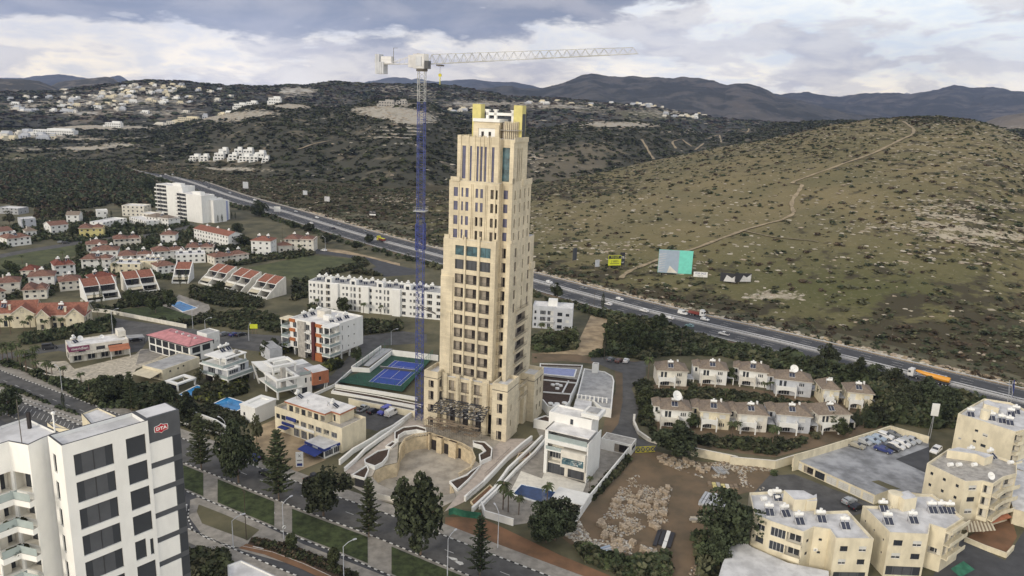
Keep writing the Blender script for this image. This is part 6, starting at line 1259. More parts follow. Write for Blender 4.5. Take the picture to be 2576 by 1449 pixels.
rbox(rA, 'K', (470, 555, 560, 640, 660, 640, 755, 620, 640, 560), HB - .59, HB + 2.4); rbox(rA, 'K', (660, 640, 670, 655, 760, 650, 755, 590), HB - .58, HB + 2.0, 'roof_room')
rbox(rB, 'K', (1450, 585, 1530, 640, 1640, 620, 1560, 560), HB - .59, HB + 2.6); p_ = on_roof(rB, 'K', 1430, 690, HB - .6); m = MB(); m.tube((*p_, HB - .59), (*p_, HB + 2.7), 1.6, M['cream'], 16); m.build('drum_stair', rB)
rbox(rC, 'K', (1905, 205, 2160, 240, 2235, 275, 2310, 250, 2200, 220, 2000, 180), 12.92, 15.2)
rbox(rD, 'N', (895, 110, 900, 130, 1015, 165, 1020, 140, 930, 100), 13.21, 15.0); p_ = on_roof(rD, 'N', 900, 245, 13.2); m = MB(); m.tube((*p_, 13.21), (*p_, 16), 1.3, M['cream'], 14); m.build('drum_stair', rD)
def balc_edge(rr, L, i, zs, out=1.3, mm='cream', s0=.0, s1=1.0):
 a, b = Vector(L[i]), Vector(L[(i + 1) % len(L)]); d = (b - a); u = d.normalized(); n = Vector((u.y, -u.x))
 a2, b2 = a + d * s0, a + d * s1
 for z in zs:
  m = MB(); m.prism([tuple(a2 + n * .003), tuple(a2 + n * out), tuple(b2 + n * out), tuple(b2 + n * .003)], z - .2, z, M[mm])
  m.line([a2 + n * out, b2 + n * out], .14, z + .001, M[mm], .9); m.build('balcony', rr)
balc_edge(rA, LA, 2, (4.0, 7.3), s0=.5, s1=1.0); balc_edge(rB, LB, 4, (3.7, 7.0, 10.2)); balc_edge(rC, LC, 2, (3.7, 6.9, 10.1)); balc_edge(rC, LC, 3, (3.7, 6.9, 10.1)); balc_edge(rC, LC, 4, (3.7, 6.9, 10.1)); balc_edge(rD, LD, 1, (3.7, 6.9, 10.1, 13.2))
acu(rA, *[c - 0 for c in (Vector(LA[4]) + Vector((.4, -.5)))], 5.2); acu(rA, *(Vector(LA[4]) + Vector((1.8, -.4))), 5.2)
m = MB(); P = [Vector(p) for p in g('N', 640, 1400, 740, 1340, 830, 1390, 720, 1449, z=3)];
r = empty('awning', 'dark green shop awning at the foot of the block with open corner balconies', 'awning', (*P[0], 0)); m.poly([(*(p - P[0]), 3.2 - .5 * (i >= 2)) for i, p in enumerate(P)], M['fence_g']); m.build('awning_cloth', r)
r = empty('awning', 'striped beige awning over the restaurant terrace', 'awning', g('N', 750, 1100)[0]); P = [Vector(p) - Vector(r.location[:2]) for p in g('N', 755, 1055, 770, 1110, 990, 1095, 940, 1020, z=2.8)]
m = MB()
for k in range(16): t, t2 = k / 16, (k + 1) / 16; a, b, c, d = P[0].lerp(P[3], t), P[1].lerp(P[2], t), P[1].lerp(P[2], t2), P[0].lerp(P[3], t2); m.poly([(*a, 3.3), (*b, 2.6), (*c, 2.6), (*d, 3.3)], M['awn'] if k % 2 else M['wood'])
m.build('awning_cloth', r)
r = empty('canopy', 'red-brown flat canopy beside the striped awning at the restaurant', 'canopy', g('N', 940, 1020)[0]); P = [Vector(p) - Vector(r.location[:2]) for p in g('N', 935, 1000, 960, 1045, 1110, 1000, 1040, 940, z=3.0)]; m = MB(); m.prism([tuple(p) for p in P], 2.9, 3.1, M['trim']); m.build('canopy_roof', r)
patch('terrace', g('N', 745, 1175, 990, 1000, 1110, 1010, 1150, 1150, 1060, 1310), 'rdirt', .08)
# bottom-right flat roofs
for lb, pts, h, mm in (('low pale corrugated roof between the rubble yard and the jagged cream block', ('K', 60, 960, 180, 1060, 500, 1200, 850, 1270, 860, 1500, -150, 1500, -60, 1200), 3.6, 'roofl'), ('pale flat roof right of the restaurant at the picture edge', ('N', 1150, 560, 1150, 620, 1204, 640, 1400, 640, 1400, 500), 4, 'lgrey'), ('long pale flat roof beyond the restaurant terrace, right edge', ('N', 1100, 830, 1130, 930, 1400, 1000, 1400, 700, 1160, 640), 4.5, 'roofl')):
 P = [Vector(G(*p, h)) for p in q(*pts)]; r = empty('shed', lb, 'shed', (*P[0], 0)); m = MB(); L = [tuple(p - P[0]) for p in P]; m.prism(L, 0, h - .15, M['creamy2']); m.build('wall', r); m = MB(); m.prism(inset(L if sum(L[i][0] * L[(i + 1) % len(L)][1] - L[(i + 1) % len(L)][0] * L[i][1] for i in range(len(L))) > 0 else L[::-1], -.25), h - .145, h, M[mm]); m.build('roof', r)
# ---- office tower with red emblem, lower left
HD = 60.0
def dta():
 A, B = Vector(G(*q('E', 490, 408)[0], HD)), Vector(G(*q('E', 1180, 207)[0], HD)); C = Vector(G(*q('E', 1395, 100)[0], HD)); d = B - A; rz = math.atan2(d.y, d.x); L = d.length; Ce = (C - A).dot(d.normalized())
 r = empty('office_building', 'white office tower with dark window bands and a dark grey end carrying a red emblem', 'office building', (*A, 0), rz)
 k = L / 222.0; fh_ = 3.55; wl, wr = L * .115, L * .56; w2, w3 = L * .715, L * .955
 wz_ = [HD - 1.6 - 2.7 - fh_ * i for i in range(16)]
 wins = [(wl, z, wr - wl, 2.7, 'z') for z in wz_] + [(w2, z, w3 - w2, 2.7, 'z') for i, z in enumerate(wz_) if i != 4] + [(w2, wz_[4], (w3 - w2) * .58, 2.7, 'z'), (w3 - .5, wz_[4], .45, 2.3, 'z')]
 dp = 4.0
 shell(r, [(0, 0), (L, 0), (L, dp), (0, dp)], 0, HD - .5, M['white'], {0: wins, 3: [(1.0, z, .9, 2.4, 'z') for z in wz_]}, parapet=.5, roof=M['roofl'], coping=M['dgrey'])
 m = MB(); e0, e1 = L + .002, Ce; m.box(e0, e1, .55, dp + .02, 0, HD, M['dgrey']); m.build('dark_end', r)
 m = MB(); m.box(e0 + .3, e1 - .2, .9, dp - .1, HD - .001, HD + .02, M['roofl']); m.build('end_roof', r)
 for i in range(15): m = MB(); z = HD - 3.35 - fh_ * i - 2.75; m.box(L + .08, L + (Ce - L) * .72, .42, .547, z, z + 2.75, M['white']); m.build('white_panel', r); m = MB(); m.box(L + (Ce - L) * .77, Ce - .06, .5, .546, z, z + 2.75, M['glassg']); m.build('window', r)
 cx, cz, s = L + (Ce - L) * .42, HD - 1.75, .82; e = empty('emblem', None, None); e.parent = r; e.location = (cx, .54, cz)
 def hexp(s_, y): return [(-.95 * s_, y, .42 * s_), (-.35 * s_, y, .5 * s_), (.0, y, .72 * s_), (.35 * s_, y, .5 * s_), (.95 * s_, y, .42 * s_), (1.0 * s_, y, 0), (.95 * s_, y, -.42 * s_), (.35 * s_, y, -.5 * s_), (0, y, -.72 * s_), (-.35 * s_, y, -.5 * s_), (-.95 * s_, y, -.42 * s_), (-1.0 * s_, y, 0)]
 def plate(s_, y0, y1, mm, nm): m = MB(); f, b = hexp(s_, y1), hexp(s_, y0); m.poly(f, mm); [m.poly([f[i], b[i], b[(i + 1) % 12], f[(i + 1) % 12]], mm) for i in range(12)]; m.build(nm, e)
 redm = mat('emblem_red', (.42, .012, .03), rough=.4, var=.03)
 plate(s * 1.1, 0, -.08, M['white'], 'white_border'); plate(s, -.081, -.1, redm, 'red_plate'); t = text(e, 'DTA', 0, -.12, 0, .72 * s, M['white'], bold=.02); t.scale = (1.15, 1, 1)
 # left part: older white wing with rounded terrace
 P = [Vector(G(*p, HD - .6)) for p in q('P', 800, 975, 590, 1055, 380, 1155, 110, 1105, -200, 1200, -500, 1100, -200, 980, 0, 890, 370, 770)];
 P = [p for p in P]; r2 = empty('residential_wing', 'white apartment wing with glazed corner balconies and plants, lower left corner', 'apartment building', (*P[0], 0)); Lp = [tuple(p - P[0]) for p in P]
 ar = sum(Lp[i][0] * Lp[(i + 1) % len(Lp)][1] - Lp[(i + 1) % len(Lp)][0] * Lp[i][1] for i in range(len(Lp)))
 if ar < 0: Lp = [Lp[0]] + Lp[1:][::-1]
 ws = {}
 for i in range(len(Lp)):
  a, b = Vector(Lp[i]), Vector(Lp[(i + 1) % len(Lp)]); n = Vector(((b - a).y, -(b - a).x)).normalized(); l = (b - a).length; mid = (a + b) / 2 + P[0]
  mx = PX((*mid, HD))[0]
  if n.dot(-mid.normalized()) > -.3 and mx < 75 and l > 1.2: ws[i] = [(l * .06, HD - 6.9 - fh_ * j, l * .88, 2.5, 'o') for j in range(14)]
 shell(r2, Lp, 0, HD - .9, M['white'], ws, parapet=.3, roof=M['roofl'], coping=M['dgrey'])
 A2, B2 = Vector(G(*q('P', 110, 1105)[0], HD)), Vector(G(*q('P', -200, 1200)[0], HD)); C2 = Vector(G(*q('P', 380, 1155)[0], HD))
 for e0, e1 in ((B2, A2), (A2, C2)):
  a, b = e0 - P[0], e1 - P[0]; u = (b - a).normalized(); n = Vector((u.y, -u.x)); n = n if n.dot(-(a + P[0])) > 0 else -n
  for j in range(10): z = HD - 6.95 - fh_ * j; m = MB(); m.prism([tuple(a + n * .003), tuple(a + n * .7), tuple(b + n * .7), tuple(b + n * .003)], z - .75, z, M['white'], M['conc']); m.build('balcony', r2); m = MB(); m.line([a + n * .6, b + n * .6], .04, z + .003, M['gl_rail'], .95); m.build('glass_balustrade', r2)
 for (x, y) in ((435, 265),): p = Vector(G(*q('E', x, y)[0], HD)) - P[0]; m = MB(); m.bar((*p, HD - 1), (*p, HD + 1.9), .14, M['white']); m.ball((p.x, p.y, HD + 1.9), .25, .25, .22, M['white']); m.build('vent_pipe', r2)
 p = Vector(G(*q('E', 232, 215)[0], HD)) - P[0]; m = MB(); m.bar((*p, HD - 1), (*p, HD + 1.2), .35, M['dark']); m.build('flue', r2)
 p = Vector(G(*q('E', 170, 345)[0], HD)) - P[0]; m = MB(); m.bar((*p, HD - 1), (*p, HD + 4.8), .07, M['rail']); m.build('antenna', r2)
 return r2, P[0], A2, B2
DW, DP0, DA2, DB2 = dta()
for lb, pts, h in (('small cream rooftop structure with pale flat roof beyond the office tower', ('P', 1105, 725, 1245, 880, 1620, 770, 1330, 640), 26.0), ('dark-roofed low extension behind the white apartment wing', ('P', 640, 850, 730, 920, 950, 940, 720, 830), 40.0)):
 P = [Vector(G(*p, h)) for p in q(*pts)]; r = empty('roof_annexe', lb, 'annexe', (*P[0], 0)); L = [tuple(p - P[0]) for p in P]
 if sum(L[i][0] * L[(i + 1) % len(L)][1] - L[(i + 1) % len(L)][0] * L[i][1] for i in range(len(L))) < 0: L = [L[0]] + L[1:][::-1]
 shell(r, L, 0, h - .4, M['cream'], {}, parapet=.4, roof=M['roofl'], coping=M['dgrey'])
P = [Vector(G(*p, 14)) for p in q('F', 415, 1365, 420, 1500, 900, 1500, 520, 1325)]; r = empty('roof_annexe', 'white building corner with grey flat roof at the bottom edge', 'annexe', (*P[0], 0)); L = [tuple(p - P[0]) for p in P]; shell(r, L, 0, 13.6, M['white'], {0: [(.6, 11, 2, 1.6, 'z')]}, parapet=.4, roof=M['roofl'], coping=M['grey'])
# ================================================================ forecourt, podium, walls
def ccw(P):
 P = [tuple(p) for p in P]; return P if sum(P[i][0] * P[(i + 1) % len(P)][1] - P[(i + 1) % len(P)][0] * P[i][1] for i in range(len(P))) > 0 else P[::-1]
def solid(name, label, cat_, pts, z0, z1, mm, top=None, rim=0, group=None):
 r = empty(name, label, cat_, pts[0], 0, group); o = Vector(pts[0]); L = ccw([Vector(p) - o for p in pts]); m = MB()
 if rim:
  I = inset(L, rim); n = len(L);
  for i in range(n):
   j = (i + 1) % n; m.poly([(*L[i], z0), (*L[j], z0), (*L[j], z1), (*L[i], z1)], M[mm]); m.poly([(*L[i], z1), (*L[j], z1), (*I[j], z1), (*I[i], z1)], M[mm]); m.poly([(*I[i], z1), (*I[j], z1), (*I[j], z1 - .35), (*I[i], z1 - .35)], M[mm])
  m.build('wall', r); m = MB(); m.poly([(*p, z1 - .3) for p in I], M[top]); m.build('soil' if top == 'soil' else 'top', r)
 else: m.prism(L, z0, z1, M[mm]); m.build('wall', r); m = MB(); m.poly([(*p, z1 + .004) for p in L], M[top or mm]); m.build('top', r)
 return r
def wall(label, pts, h, w=.3, mm='white', z=0, cap=True, name='wall', cat_='wall', group=None):
 o = Vector(pts[0]); L = [Vector(p) - o for p in pts]; r = empty(name, label, cat_, tuple(o), 0, group); m = MB(); m.line(L, w, z, M[mm], h); m.build('wall_body', r)
 if cap: m = MB(); m.line(L, w + .12, z + h + .002, M[mm] if mm != 'cream' else M['offwhite'], .1); m.build('coping', r)
 return r
PIT = g('G', 400, 690, 425, 640, 500, 605, 590, 585, 606, 530, 612, 480, 650, 420, 720, 388, 840, 375, 1085, 455, 1160, 500, 1188, 570, 1150, 640, 1060, 690, 995, 735, 1030, 812, 900, 836, 700, 825, 560, 790, 450, 745)
bpy.data.objects.remove(bpy.data.objects['ground'])
from mathutils.geometry import tessellate_polygon
outer = [(-3500, 20), (3500, 20), (3500, 4200), (-3500, 4200)]; PITc = ccw(PIT)[::-1]
tv = [Vector((*p, 0)) for p in outer + PITc]; tr = tessellate_polygon([[Vector((*p, 0)) for p in outer], [Vector((*p, 0)) for p in PITc]])
mb = MB(); mb.v = [tuple(v) for v in tv]; mb.mi(M['field'])
for t in tr:
 a, b, c = (tv[i] for i in t); s = (b - a).cross(c - a).z; mb.f.append(tuple(t) if s > 0 else tuple(reversed(t))); mb.m.append(0)
struct('ground', mb)
DPT = -4.2
r = empty('sunken_forecourt', 'sunken dusty oval forecourt with curved stone retaining wall in front of the tower', 'forecourt', PIT[0]); o = Vector(PIT[0]); L = ccw([Vector(p) - o for p in PIT])
m = MB()
for i in range(len(L)): j = (i + 1) % len(L); m.poly([(*L[j], DPT), (*L[i], DPT), (*L[i], .01), (*L[j], .01)], M['stone2'])
m.build('retaining_wall', r); m = MB(); m.poly([(*p, DPT) for p in inset(L, -1)], M['plaza']); m.build('floor', r)
m = MB(); bl = [Vector(p) - o for p in g('G', 606, 530, 612, 480, 650, 420, 720, 388, 840, 375, 1085, 455, 1160, 500, 1188, 570, 1150, 640, 1060, 690)]; m.line(bl, .35, .95, M['stone2'], .18)
for i in range(len(bl) - 1):
 d = bl[i + 1] - bl[i]; n = max(1, int(d.length / .45)); [m.box(c.x - .09, c.x + .09, c.y - .09, c.y + .09, .01, .95, M['stone2']) for c in (bl[i] + d * k / n for k in range(n))]
m.build('balustrade', r)
pa, pb = Vector(g('G', 840, 375)[0]) - o, Vector(g('G', 1085, 455)[0]) - o; u = (pb - pa).normalized(); n = Vector((u.y, -u.x)); LL = (pb - pa).length
for t0, t1 in ((.02, .06), (.28, .44), (.66, .88)): a, b = pa + u * LL * t0, pa + u * LL * t1; m = MB(); m.prism([tuple(a), tuple(a + n * 1.1), tuple(b + n * 1.1), tuple(b)], DPT, .9, M['stone2']); m.prism([tuple(a + n * .2), tuple(a + n * .9), tuple(b + n * .9), tuple(b + n * .2)], .9, 1.0, M['soil']); m.build('planter_pier', r)
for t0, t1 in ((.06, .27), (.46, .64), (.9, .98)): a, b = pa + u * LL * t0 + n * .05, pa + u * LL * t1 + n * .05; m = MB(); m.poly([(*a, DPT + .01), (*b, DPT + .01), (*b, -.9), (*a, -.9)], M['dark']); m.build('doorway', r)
# stairs on the left of the forecourt
m = MB(); st = [Vector(p) - o for p in g('G', 640, 430, 605, 470, 590, 520, 575, 560)]
for k in range(14): t = k / 14 * 3; i = min(int(t), 2); c = st[i].lerp(st[i + 1], t - i); m.box(c.x - 2.6, c.x + .4, c.y - .5, c.y + .5, DPT, -.2 - k * .28, M['stone2'])
m.build('stairs', r)
for nm_, pp in (('terrace_paving', (570, 375, 560, 330, 740, 200, 860, 230, 1400, 420, 1560, 400, 1640, 420, 1400, 590, 1325, 480, 1262, 446, 1185, 435, 1165, 498, 1085, 452, 840, 372, 720, 385, 650, 417, 604, 430)), ('plaza_paving', (190, 655, 560, 350, 600, 432, 590, 583, 500, 603, 424, 638, 398, 688, 230, 705)), ('plaza_paving', (1190, 570, 1240, 600, 1150, 720, 1045, 860, 1032, 812, 998, 735, 1062, 692, 1152, 642)), ('plaza_paving', (400, 692, 450, 748, 560, 793, 700, 828, 900, 839, 1030, 815, 1045, 865, 900, 940, 700, 925, 420, 865, 250, 765))): patch(nm_, g('G', *pp), 'plaza', .075)
patch('ramp', g('G', 190, 655, 380, 500, 560, 360, 690, 255, 790, 290, 800, 330, 640, 335, 565, 370, 560, 430, 340, 585, 230, 690), 'pink_pave', .09)
patch('ramp', g('G', 1040, 850, 1150, 720, 1230, 610, 1320, 550, 1320, 480, 1400, 400, 1560, 400, 1640, 420, 1370, 625, 1110, 880, 950, 960), 'pink_pave', .09)
for lb, pts in (('curved white planter on the left edge of the sunken forecourt', (570, 432, 570, 372, 640, 335, 740, 323, 812, 345, 815, 375, 740, 358, 650, 372, 605, 400, 600, 430)), ('pointed white planter full of soil beside the left ramp', (338, 585, 440, 520, 535, 498, 520, 560, 480, 610, 420, 640, 342, 612)), ('curved white planter on the right edge of the sunken forecourt', (1168, 440, 1262, 450, 1318, 500, 1312, 565, 1225, 605, 1215, 548, 1262, 520, 1232, 480, 1172, 462)), ('triangular white planter at the foot of the right ramp', (988, 740, 1120, 690, 1152, 660, 1232, 612, 1140, 725, 1050, 808)), ('small square planter between the left ramp and the forecourt stairs', (500, 470, 555, 430, 590, 440, 545, 480)), ('soil triangle with white rim near the road end of the left ramp', (240, 690, 360, 615, 375, 650, 345, 720))):
 solid('planter', lb, 'planter', g('G', *pts), 0, 1.3 if 'pointed' in lb or 'curved' in lb else .7, 'white', 'soil', .3)
for lb, pts, h in (('long white stepped wall outside the left ramp', (150, 600, 255, 510, 395, 430, 465, 380, 560, 330, 735, 205), 1.5), ('second white wall with planting slots beside the left ramp', (190, 650, 275, 575, 345, 500, 455, 420, 560, 345, 640, 280), 1.1), ('white wall with black railing along the right ramp', (1108, 880, 1255, 755, 1355, 650, 1430, 570, 1540, 470, 1620, 410), 1.4), ('outer white wall below the right ramp', (1165, 960, 1335, 800, 1440, 650, 1600, 500, 1700, 400), 1.2), ('cream wall bordering the tower plot towards the villa', (1220, 940, 1380, 780, 1500, 650, 1640, 520, 1740, 400), .9)):
 wall(lb, g('G', *pts), h, .5, 'white', z=.02)
for a, b in (((1130, 850), (1250, 740)), ((1260, 690), (1350, 610)), ((1350, 590), (1460, 490))):
 P = g('G', *a, *b, z=1.5); r = empty('railing', {1130: 'lowest', 1260: 'middle', 1350: 'highest'}[a[0]] + ' stretch of black railing along the right ramp', 'railing', P[0]); m = MB(); rail(m, [(0, 0), tuple(Vector(P[1]) - Vector(P[0]))], 1.55, 1.0, M['fdark'], .5); m.build('bars', r)
for lb, pts in (('brown earth bed inside the outer walls by the right ramp', (1180, 930, 1330, 785, 1300, 760, 1150, 890)), ('upper brown earth bed between the right-hand walls', (1480, 600, 1620, 540, 1600, 500, 1520, 520))): solid('planter', lb, 'planter', g('G', *pts), 0, .5, 'stone2', 'rdirt', .25)
solid('hoarding_hut', 'small grey site cabins behind the blue and white hoarding at the forecourt entrance', 'cabin', g('G', 575, 880, 690, 900, 700, 850, 600, 820), 0, 2.2, 'grey', 'roofg')
r = wall('low cream and blue hoarding along the pavement in front of the sunken forecourt', g('G', 420, 850, 570, 885, 690, 905, 820, 925), 1.4, .15, 'offwhite', cap=False, name='hoarding', cat_='hoarding')
r = wall('black site board with white lettering near the left ramp entrance', g('G', 268, 760, 340, 780), 2.3, .12, 'fdark', cap=False, name='site_board', cat_='sign')
wall('green mesh fence at the mouth of the right ramp', g('G', 985, 985, 1020, 975, 1110, 1000, 1230, 1015), 1.8, .06, 'fence_g', cap=False, name='mesh_fence', cat_='fence')
# podium right of the tower
Z3 = 3.3
solid('podium', 'raised white podium garden with soil beds and a round end, right of the tower', 'podium', g('H', 300, 150, 690, 165, 640, 330, 585, 440, 575, 490, 530, 545, 450, 556, 370, 535, 325, 480, 300, 470, z=Z3), 0, Z3, 'white', 'soil', .4)
mb = MB(); mb.poly([(*p, Z3 + .02) for p in g('H', 310, 175, 675, 185, 640, 300, 310, 262, z=Z3)], M['pave']); mb.build('podium_deck').__setitem__('kind', 'structure')
pool('lavender-blue rectangular pool on the podium behind the tower', g('H', 320, 185, 625, 205, 605, 268, 320, 240, z=Z3 + .3), 'poolp', Z3 + .25)
for lb, pts in (('white kerb across the podium garden', (335, 300, 635, 330)), ('white kerb between the podium beds', (330, 410, 590, 430)), ('white kerb beside the tennis-side bed of the podium', (560, 310, 500, 425))): wall(lb, g('H', *pts, z=Z3), .35, .5, 'white', z=Z3 - .2, cap=False, name='kerb_wall')
for i, (x, y) in enumerate(((418, 345), (458, 340), (488, 352), (458, 378), (398, 515), (456, 518), (436, 535), (523, 510))):
 p = G(*q('H', x, y)[0], Z3); m = MB(); m.tube((0, 0, 0), (0, 0, .5), .75 if i < 4 else .9, M['white'], 12); o_ = m.build('garden_stool'); o_.location = (*p, Z3 - .25); tag(o_, ['leftmost white drum planter of the four on the podium soil', 'second white drum planter of the four on the podium', 'rightmost white drum planter on the podium', 'nearest white drum planter of the four on the podium', 'leftmost white disc on the round podium end', 'white disc furthest from the camera on the round podium end', 'nearest white disc on the round podium end', 'large white disc at the right of the round podium end'][i], 'planter', 'white discs on the podium')
solid('low_building', 'low building with wide grey flat roof and white rounded parapet right of the podium', 'building', g('H', 700, 195, 890, 225, 960, 265, 975, 310, 950, 565, 850, 545, 770, 480, 630, 470, z=3.2), 0, 3.2, 'white', 'roofg', .45)
P0_ = g('H', 640, 470, z=3.2)[0]; P1_ = g('H', 905, 505, z=3.2)[0]; r = empty('pergola', 'row of small white posts over a dark slot on the grey flat roof', 'pergola', P0_); m = MB(); d = Vector(P1_) - Vector(P0_)
for k in range(8): c = d * k / 7; m.box(c.x - .2, c.x + .2, c.y - .2, c.y + .9, 3.0, 4.6, M['white'])
m.line([(0, 0), tuple(d)], .25, 4.6, M['white'], .15); m.build('frame', r)
solid('chimney_tower', 'small white and pink ventilation tower on the parapet of the low grey roof', 'tower', g('H', 775, 155, 830, 160, 838, 145, 785, 140, z=6.4), 0, 6.4, 'white', 'pave', .25)
solid('low_building', 'small white building with pale blue flat roof in front of the grey roof', 'building', g('H', 600, 565, 765, 575, 770, 495, 625, 475, z=3.4), 0, 3.4, 'white', 'roofl')
solid('low_building', 'long low white block with dark top between the tower and the podium garden', 'building', g('H', 245, 655, 350, 620, 490, 660, 480, 700, z=3.0), 0, 3.0, 'white', 'soil', .3)
# tennis court enclosure
TZ = .9
for lb, pts, h, z in (('white front wall of the tennis court platform', (640, 790, 1150, 870, 1700, 960, 1930, 1000), 1.2, 0), ('second white wall below the tennis court', (590, 900, 1150, 990, 1900, 1140), .8, 0), ('white back wall of the tennis court', (1540, 262, 2250, 345), 2.2, TZ), ('white stepped side wall of the tennis court', (1535, 265, 1185, 545, 910, 530), 1.6, TZ), ('long white wall sloping up beside the tennis court', (905, 520, 1360, 195), 1.8, 0), ('white wall between the driveway and the tennis platform', (330, 930, 640, 790, 900, 560), 1.0, 0)): wall(lb, g('O', *pts, z=z + h), h, .35, 'white', z)
solid('planting_strip', 'long narrow dark planting strip between the two white walls below the tennis court', 'planter', g('O', 640, 870, 1300, 975, 2010, 1120, 1990, 1150, 1200, 1010, 600, 900), 0, .4, 'white', 'soil', .1)
wall('cream panelled wall behind the parked vans', g('O', 860, 1010, 1210, 1085, 1640, 1160, 1890, 1210, z=2.2), 2.2, .3, 'cream')
patch('ramp', g('O', 1090, 530, 1370, 260, 1540, 270, 1170, 545), 'grey', TZ - .1)
def fence(label, pts, h, z, m_, step=3, mesh=False, name='court_fence'):
 o = Vector(pts[0]); r = empty(name, label, 'fence', tuple(o)); L = [Vector(p) - o for p in pts]; m = MB(); t = MB()
 for i in range(len(L) - 1):
  d = L[i + 1] - L[i]; n = max(1, round(d.length / step))
  for k in range(n + 1): c = L[i] + d * k / n; m.bar((*c, z), (*c, z + h), .07, M[m_])
  for zz in (z + .1, z + h / 2, z + h): t.bar((*L[i], zz), (*L[i + 1], zz), .04, M[m_])
  if mesh:
   k = int(d.length / .5)
   for j in range(k): a, b = L[i] + d * j / k, L[i] + d * (j + 1) / k; t.bar((*a, z), (*b, z + h), .015, M[m_]); t.bar((*b, z), (*a, z + h), .015, M[m_])
 m.build('post', r); t.build('rails', r)
fence('tall green wire fence along the front of the tennis court', g('O', 770, 790, 1690, 945), 3.6, TZ, 'fence_g', 3, True)
fence('tall green wire fence along the tower side of the tennis court', g('O', 1690, 945, 2160, 420), 3.6, TZ, 'fence_g', 3, True)
fence('tall green wire fence at the far left side of the tennis court', g('O', 980, 590, 1500, 250), 3.6, TZ, 'fence_g', 5)
r = empty('tennis_net', 'tennis net across the blue court', 'net', (*g('O', 1340, 580)[0], TZ)); d = Vector(g('O', 1890, 640)[0]) - Vector(g('O', 1340, 580)[0]); m = MB(); m.line([(0, 0), tuple(d)], .04, 0, M['dgrey'], .95); m.line([(0, 0), tuple(d)], .06, .96, M['white'], .08); m.build('mesh', r); m = MB(); m.bar((0, 0, 0), (0, 0, 1.1), .1, M['fence_g']); m.build('post', r); m = MB(); m.bar((*d, 0), (*d, 1.1), .1, M['fence_g']); m.build('post', r)
# boundary walls
wall('white boundary wall between the modern villa and the rubble yard', g('I', 955, 170, 700, 480, 560, 650, 400, 880, z=2.4), 2.4, .25, 'white')
wall('cream boundary wall between the tan-roofed villas and the rubble yard', g('I', 1530, 200, 1985, 290, z=2.6) + g('K', 0, 265, 395, 300, 560, 250, z=2.6), 2.6, .3, 'cream')
wall('pale boundary wall behind the parking deck', g('K', 560, 250, 740, 200, 1070, 100, 1405, -5, 1745, 90, z=5.0), 5.0, .3, 'creamy2')
wall('long white garden wall along the street below the lawn', g('C', 1060, 285, 1320, 305, 1700, 380, 2255, 487), 1.6, .3, 'offwhite')
wall('curved cream garden wall at the bend of the street by the estate', g('H', 1155, 640, 1150, 700, 1190, 790, 1290, 860, 1400, 890), 1.1, .6, 'offwhite')
wall('white front wall of the villa pool garden along the red dirt strip', g('G', 1235, 930, 1260, 1000, 1480, 1065), 1.8, .3, 'white')
wall('white wall with hedge in front of the pool houses along the boulevard', g('F', 130, 215, 330, 290, 480, 390), 1.5, .4, 'white'); wall('lower white garden wall beside the boulevard pavement', g('F', 55, 290, 250, 350, 440, 400), 1.0, .4, 'white')
wall('low cream wall around the restaurant terrace', g('N', 745, 1185, 900, 1250, 1065, 1310, 1120, 1250), 1.2, .3, 'creamy2')
wall('low white walls among the palms on the left of the boulevard', g('P', 330, 130, 500, 190, 640, 240, 860, 280, 1010, 300, 1080, 360), 1.3, .25, 'offwhite')
r = empty('gate', 'yellow cross-braced steel gate at the end of the cracked street', 'gate', g('I', 990, 255)[0]); d = Vector(g('I', 1180, 245)[0]) - Vector(g('I', 990, 255)[0]); m = MB()
for z in (.1, 1.9): m.bar((0, 0, z), (*d, z), .14, M['yg'])
for k in range(4): t, t2 = k / 4, (k + 1) / 4; m.bar((*(d * t), .1), (*(d * t), 1.9), .12, M['yg']); m.bar((*(d * t), .1), (*(d * t2), 1.9), .1, M['yg']); m.bar((*(d * t), 1.9), (*(d * t2), .1), .1, M['yg'])
m.build('gate_leaf', r)
SER = []
def nth(k, n):
 m_ = n - 1 - k; a, s = (k + 1, 'left') if k <= m_ else (m_ + 1, 'right'); sf = 'th' if 10 <= a % 100 <= 20 else {1: 'st', 2: 'nd', 3: 'rd'}.get(a % 10, 'th'); return (s + 'most') if a == 1 else f'{a}{sf} from the {s}'
def finish_series():
 d = {}
 for o, l in SER: d.setdefault(l, []).append(o)
 for l, L in d.items():
  L.sort(key=lambda o: PX(tuple(o.location))[0])
  for i, o in enumerate(L): o['label'] = l.replace('#', nth(i, len(L)))
def rubble(name, label, pts, n, s0, s1, mm, grp=None):
 P = np.array(pts); x0, y0, x1, y1 = P[:, 0].min(), P[:, 1].min(), P[:, 0].max(), P[:, 1].max()
 out = []
 while len(out) < n:
  x, y = nr.uniform(x0, x1), nr.uniform(y0, y1)
  if inpoly(x, y, pts) and vnoise(np.array(x / 3.2), np.array(y / 3.2), 4) + nr.rand() * .35 > .62: out.append((x, y, 0.05))
 v = np.array([(-1, -1, 0), (1, -1, 0), (1, 1, 0), (-1, 1, 0), (-.8, -.7, 1), (.9, -.8, .8), (.7, .8, 1.1), (-.9, .7, .7)]) * .5; f = np.array([(3, 2, 1, 0), (4, 5, 6, 7), (0, 1, 5, 4), (1, 2, 6, 5), (2, 3, 7, 6), (3, 0, 4, 7)])
 me = scatter(name, (v, f), np.array(out), nr.uniform(s0, s1, (n, 1)) * nr.uniform(.5, 1.4, (n, 3)) * np.array([1, 1, .75]), [M[x] for x in mm]); o = lk(name, me); tag(o, label, 'rubble', kind='stuff'); return o
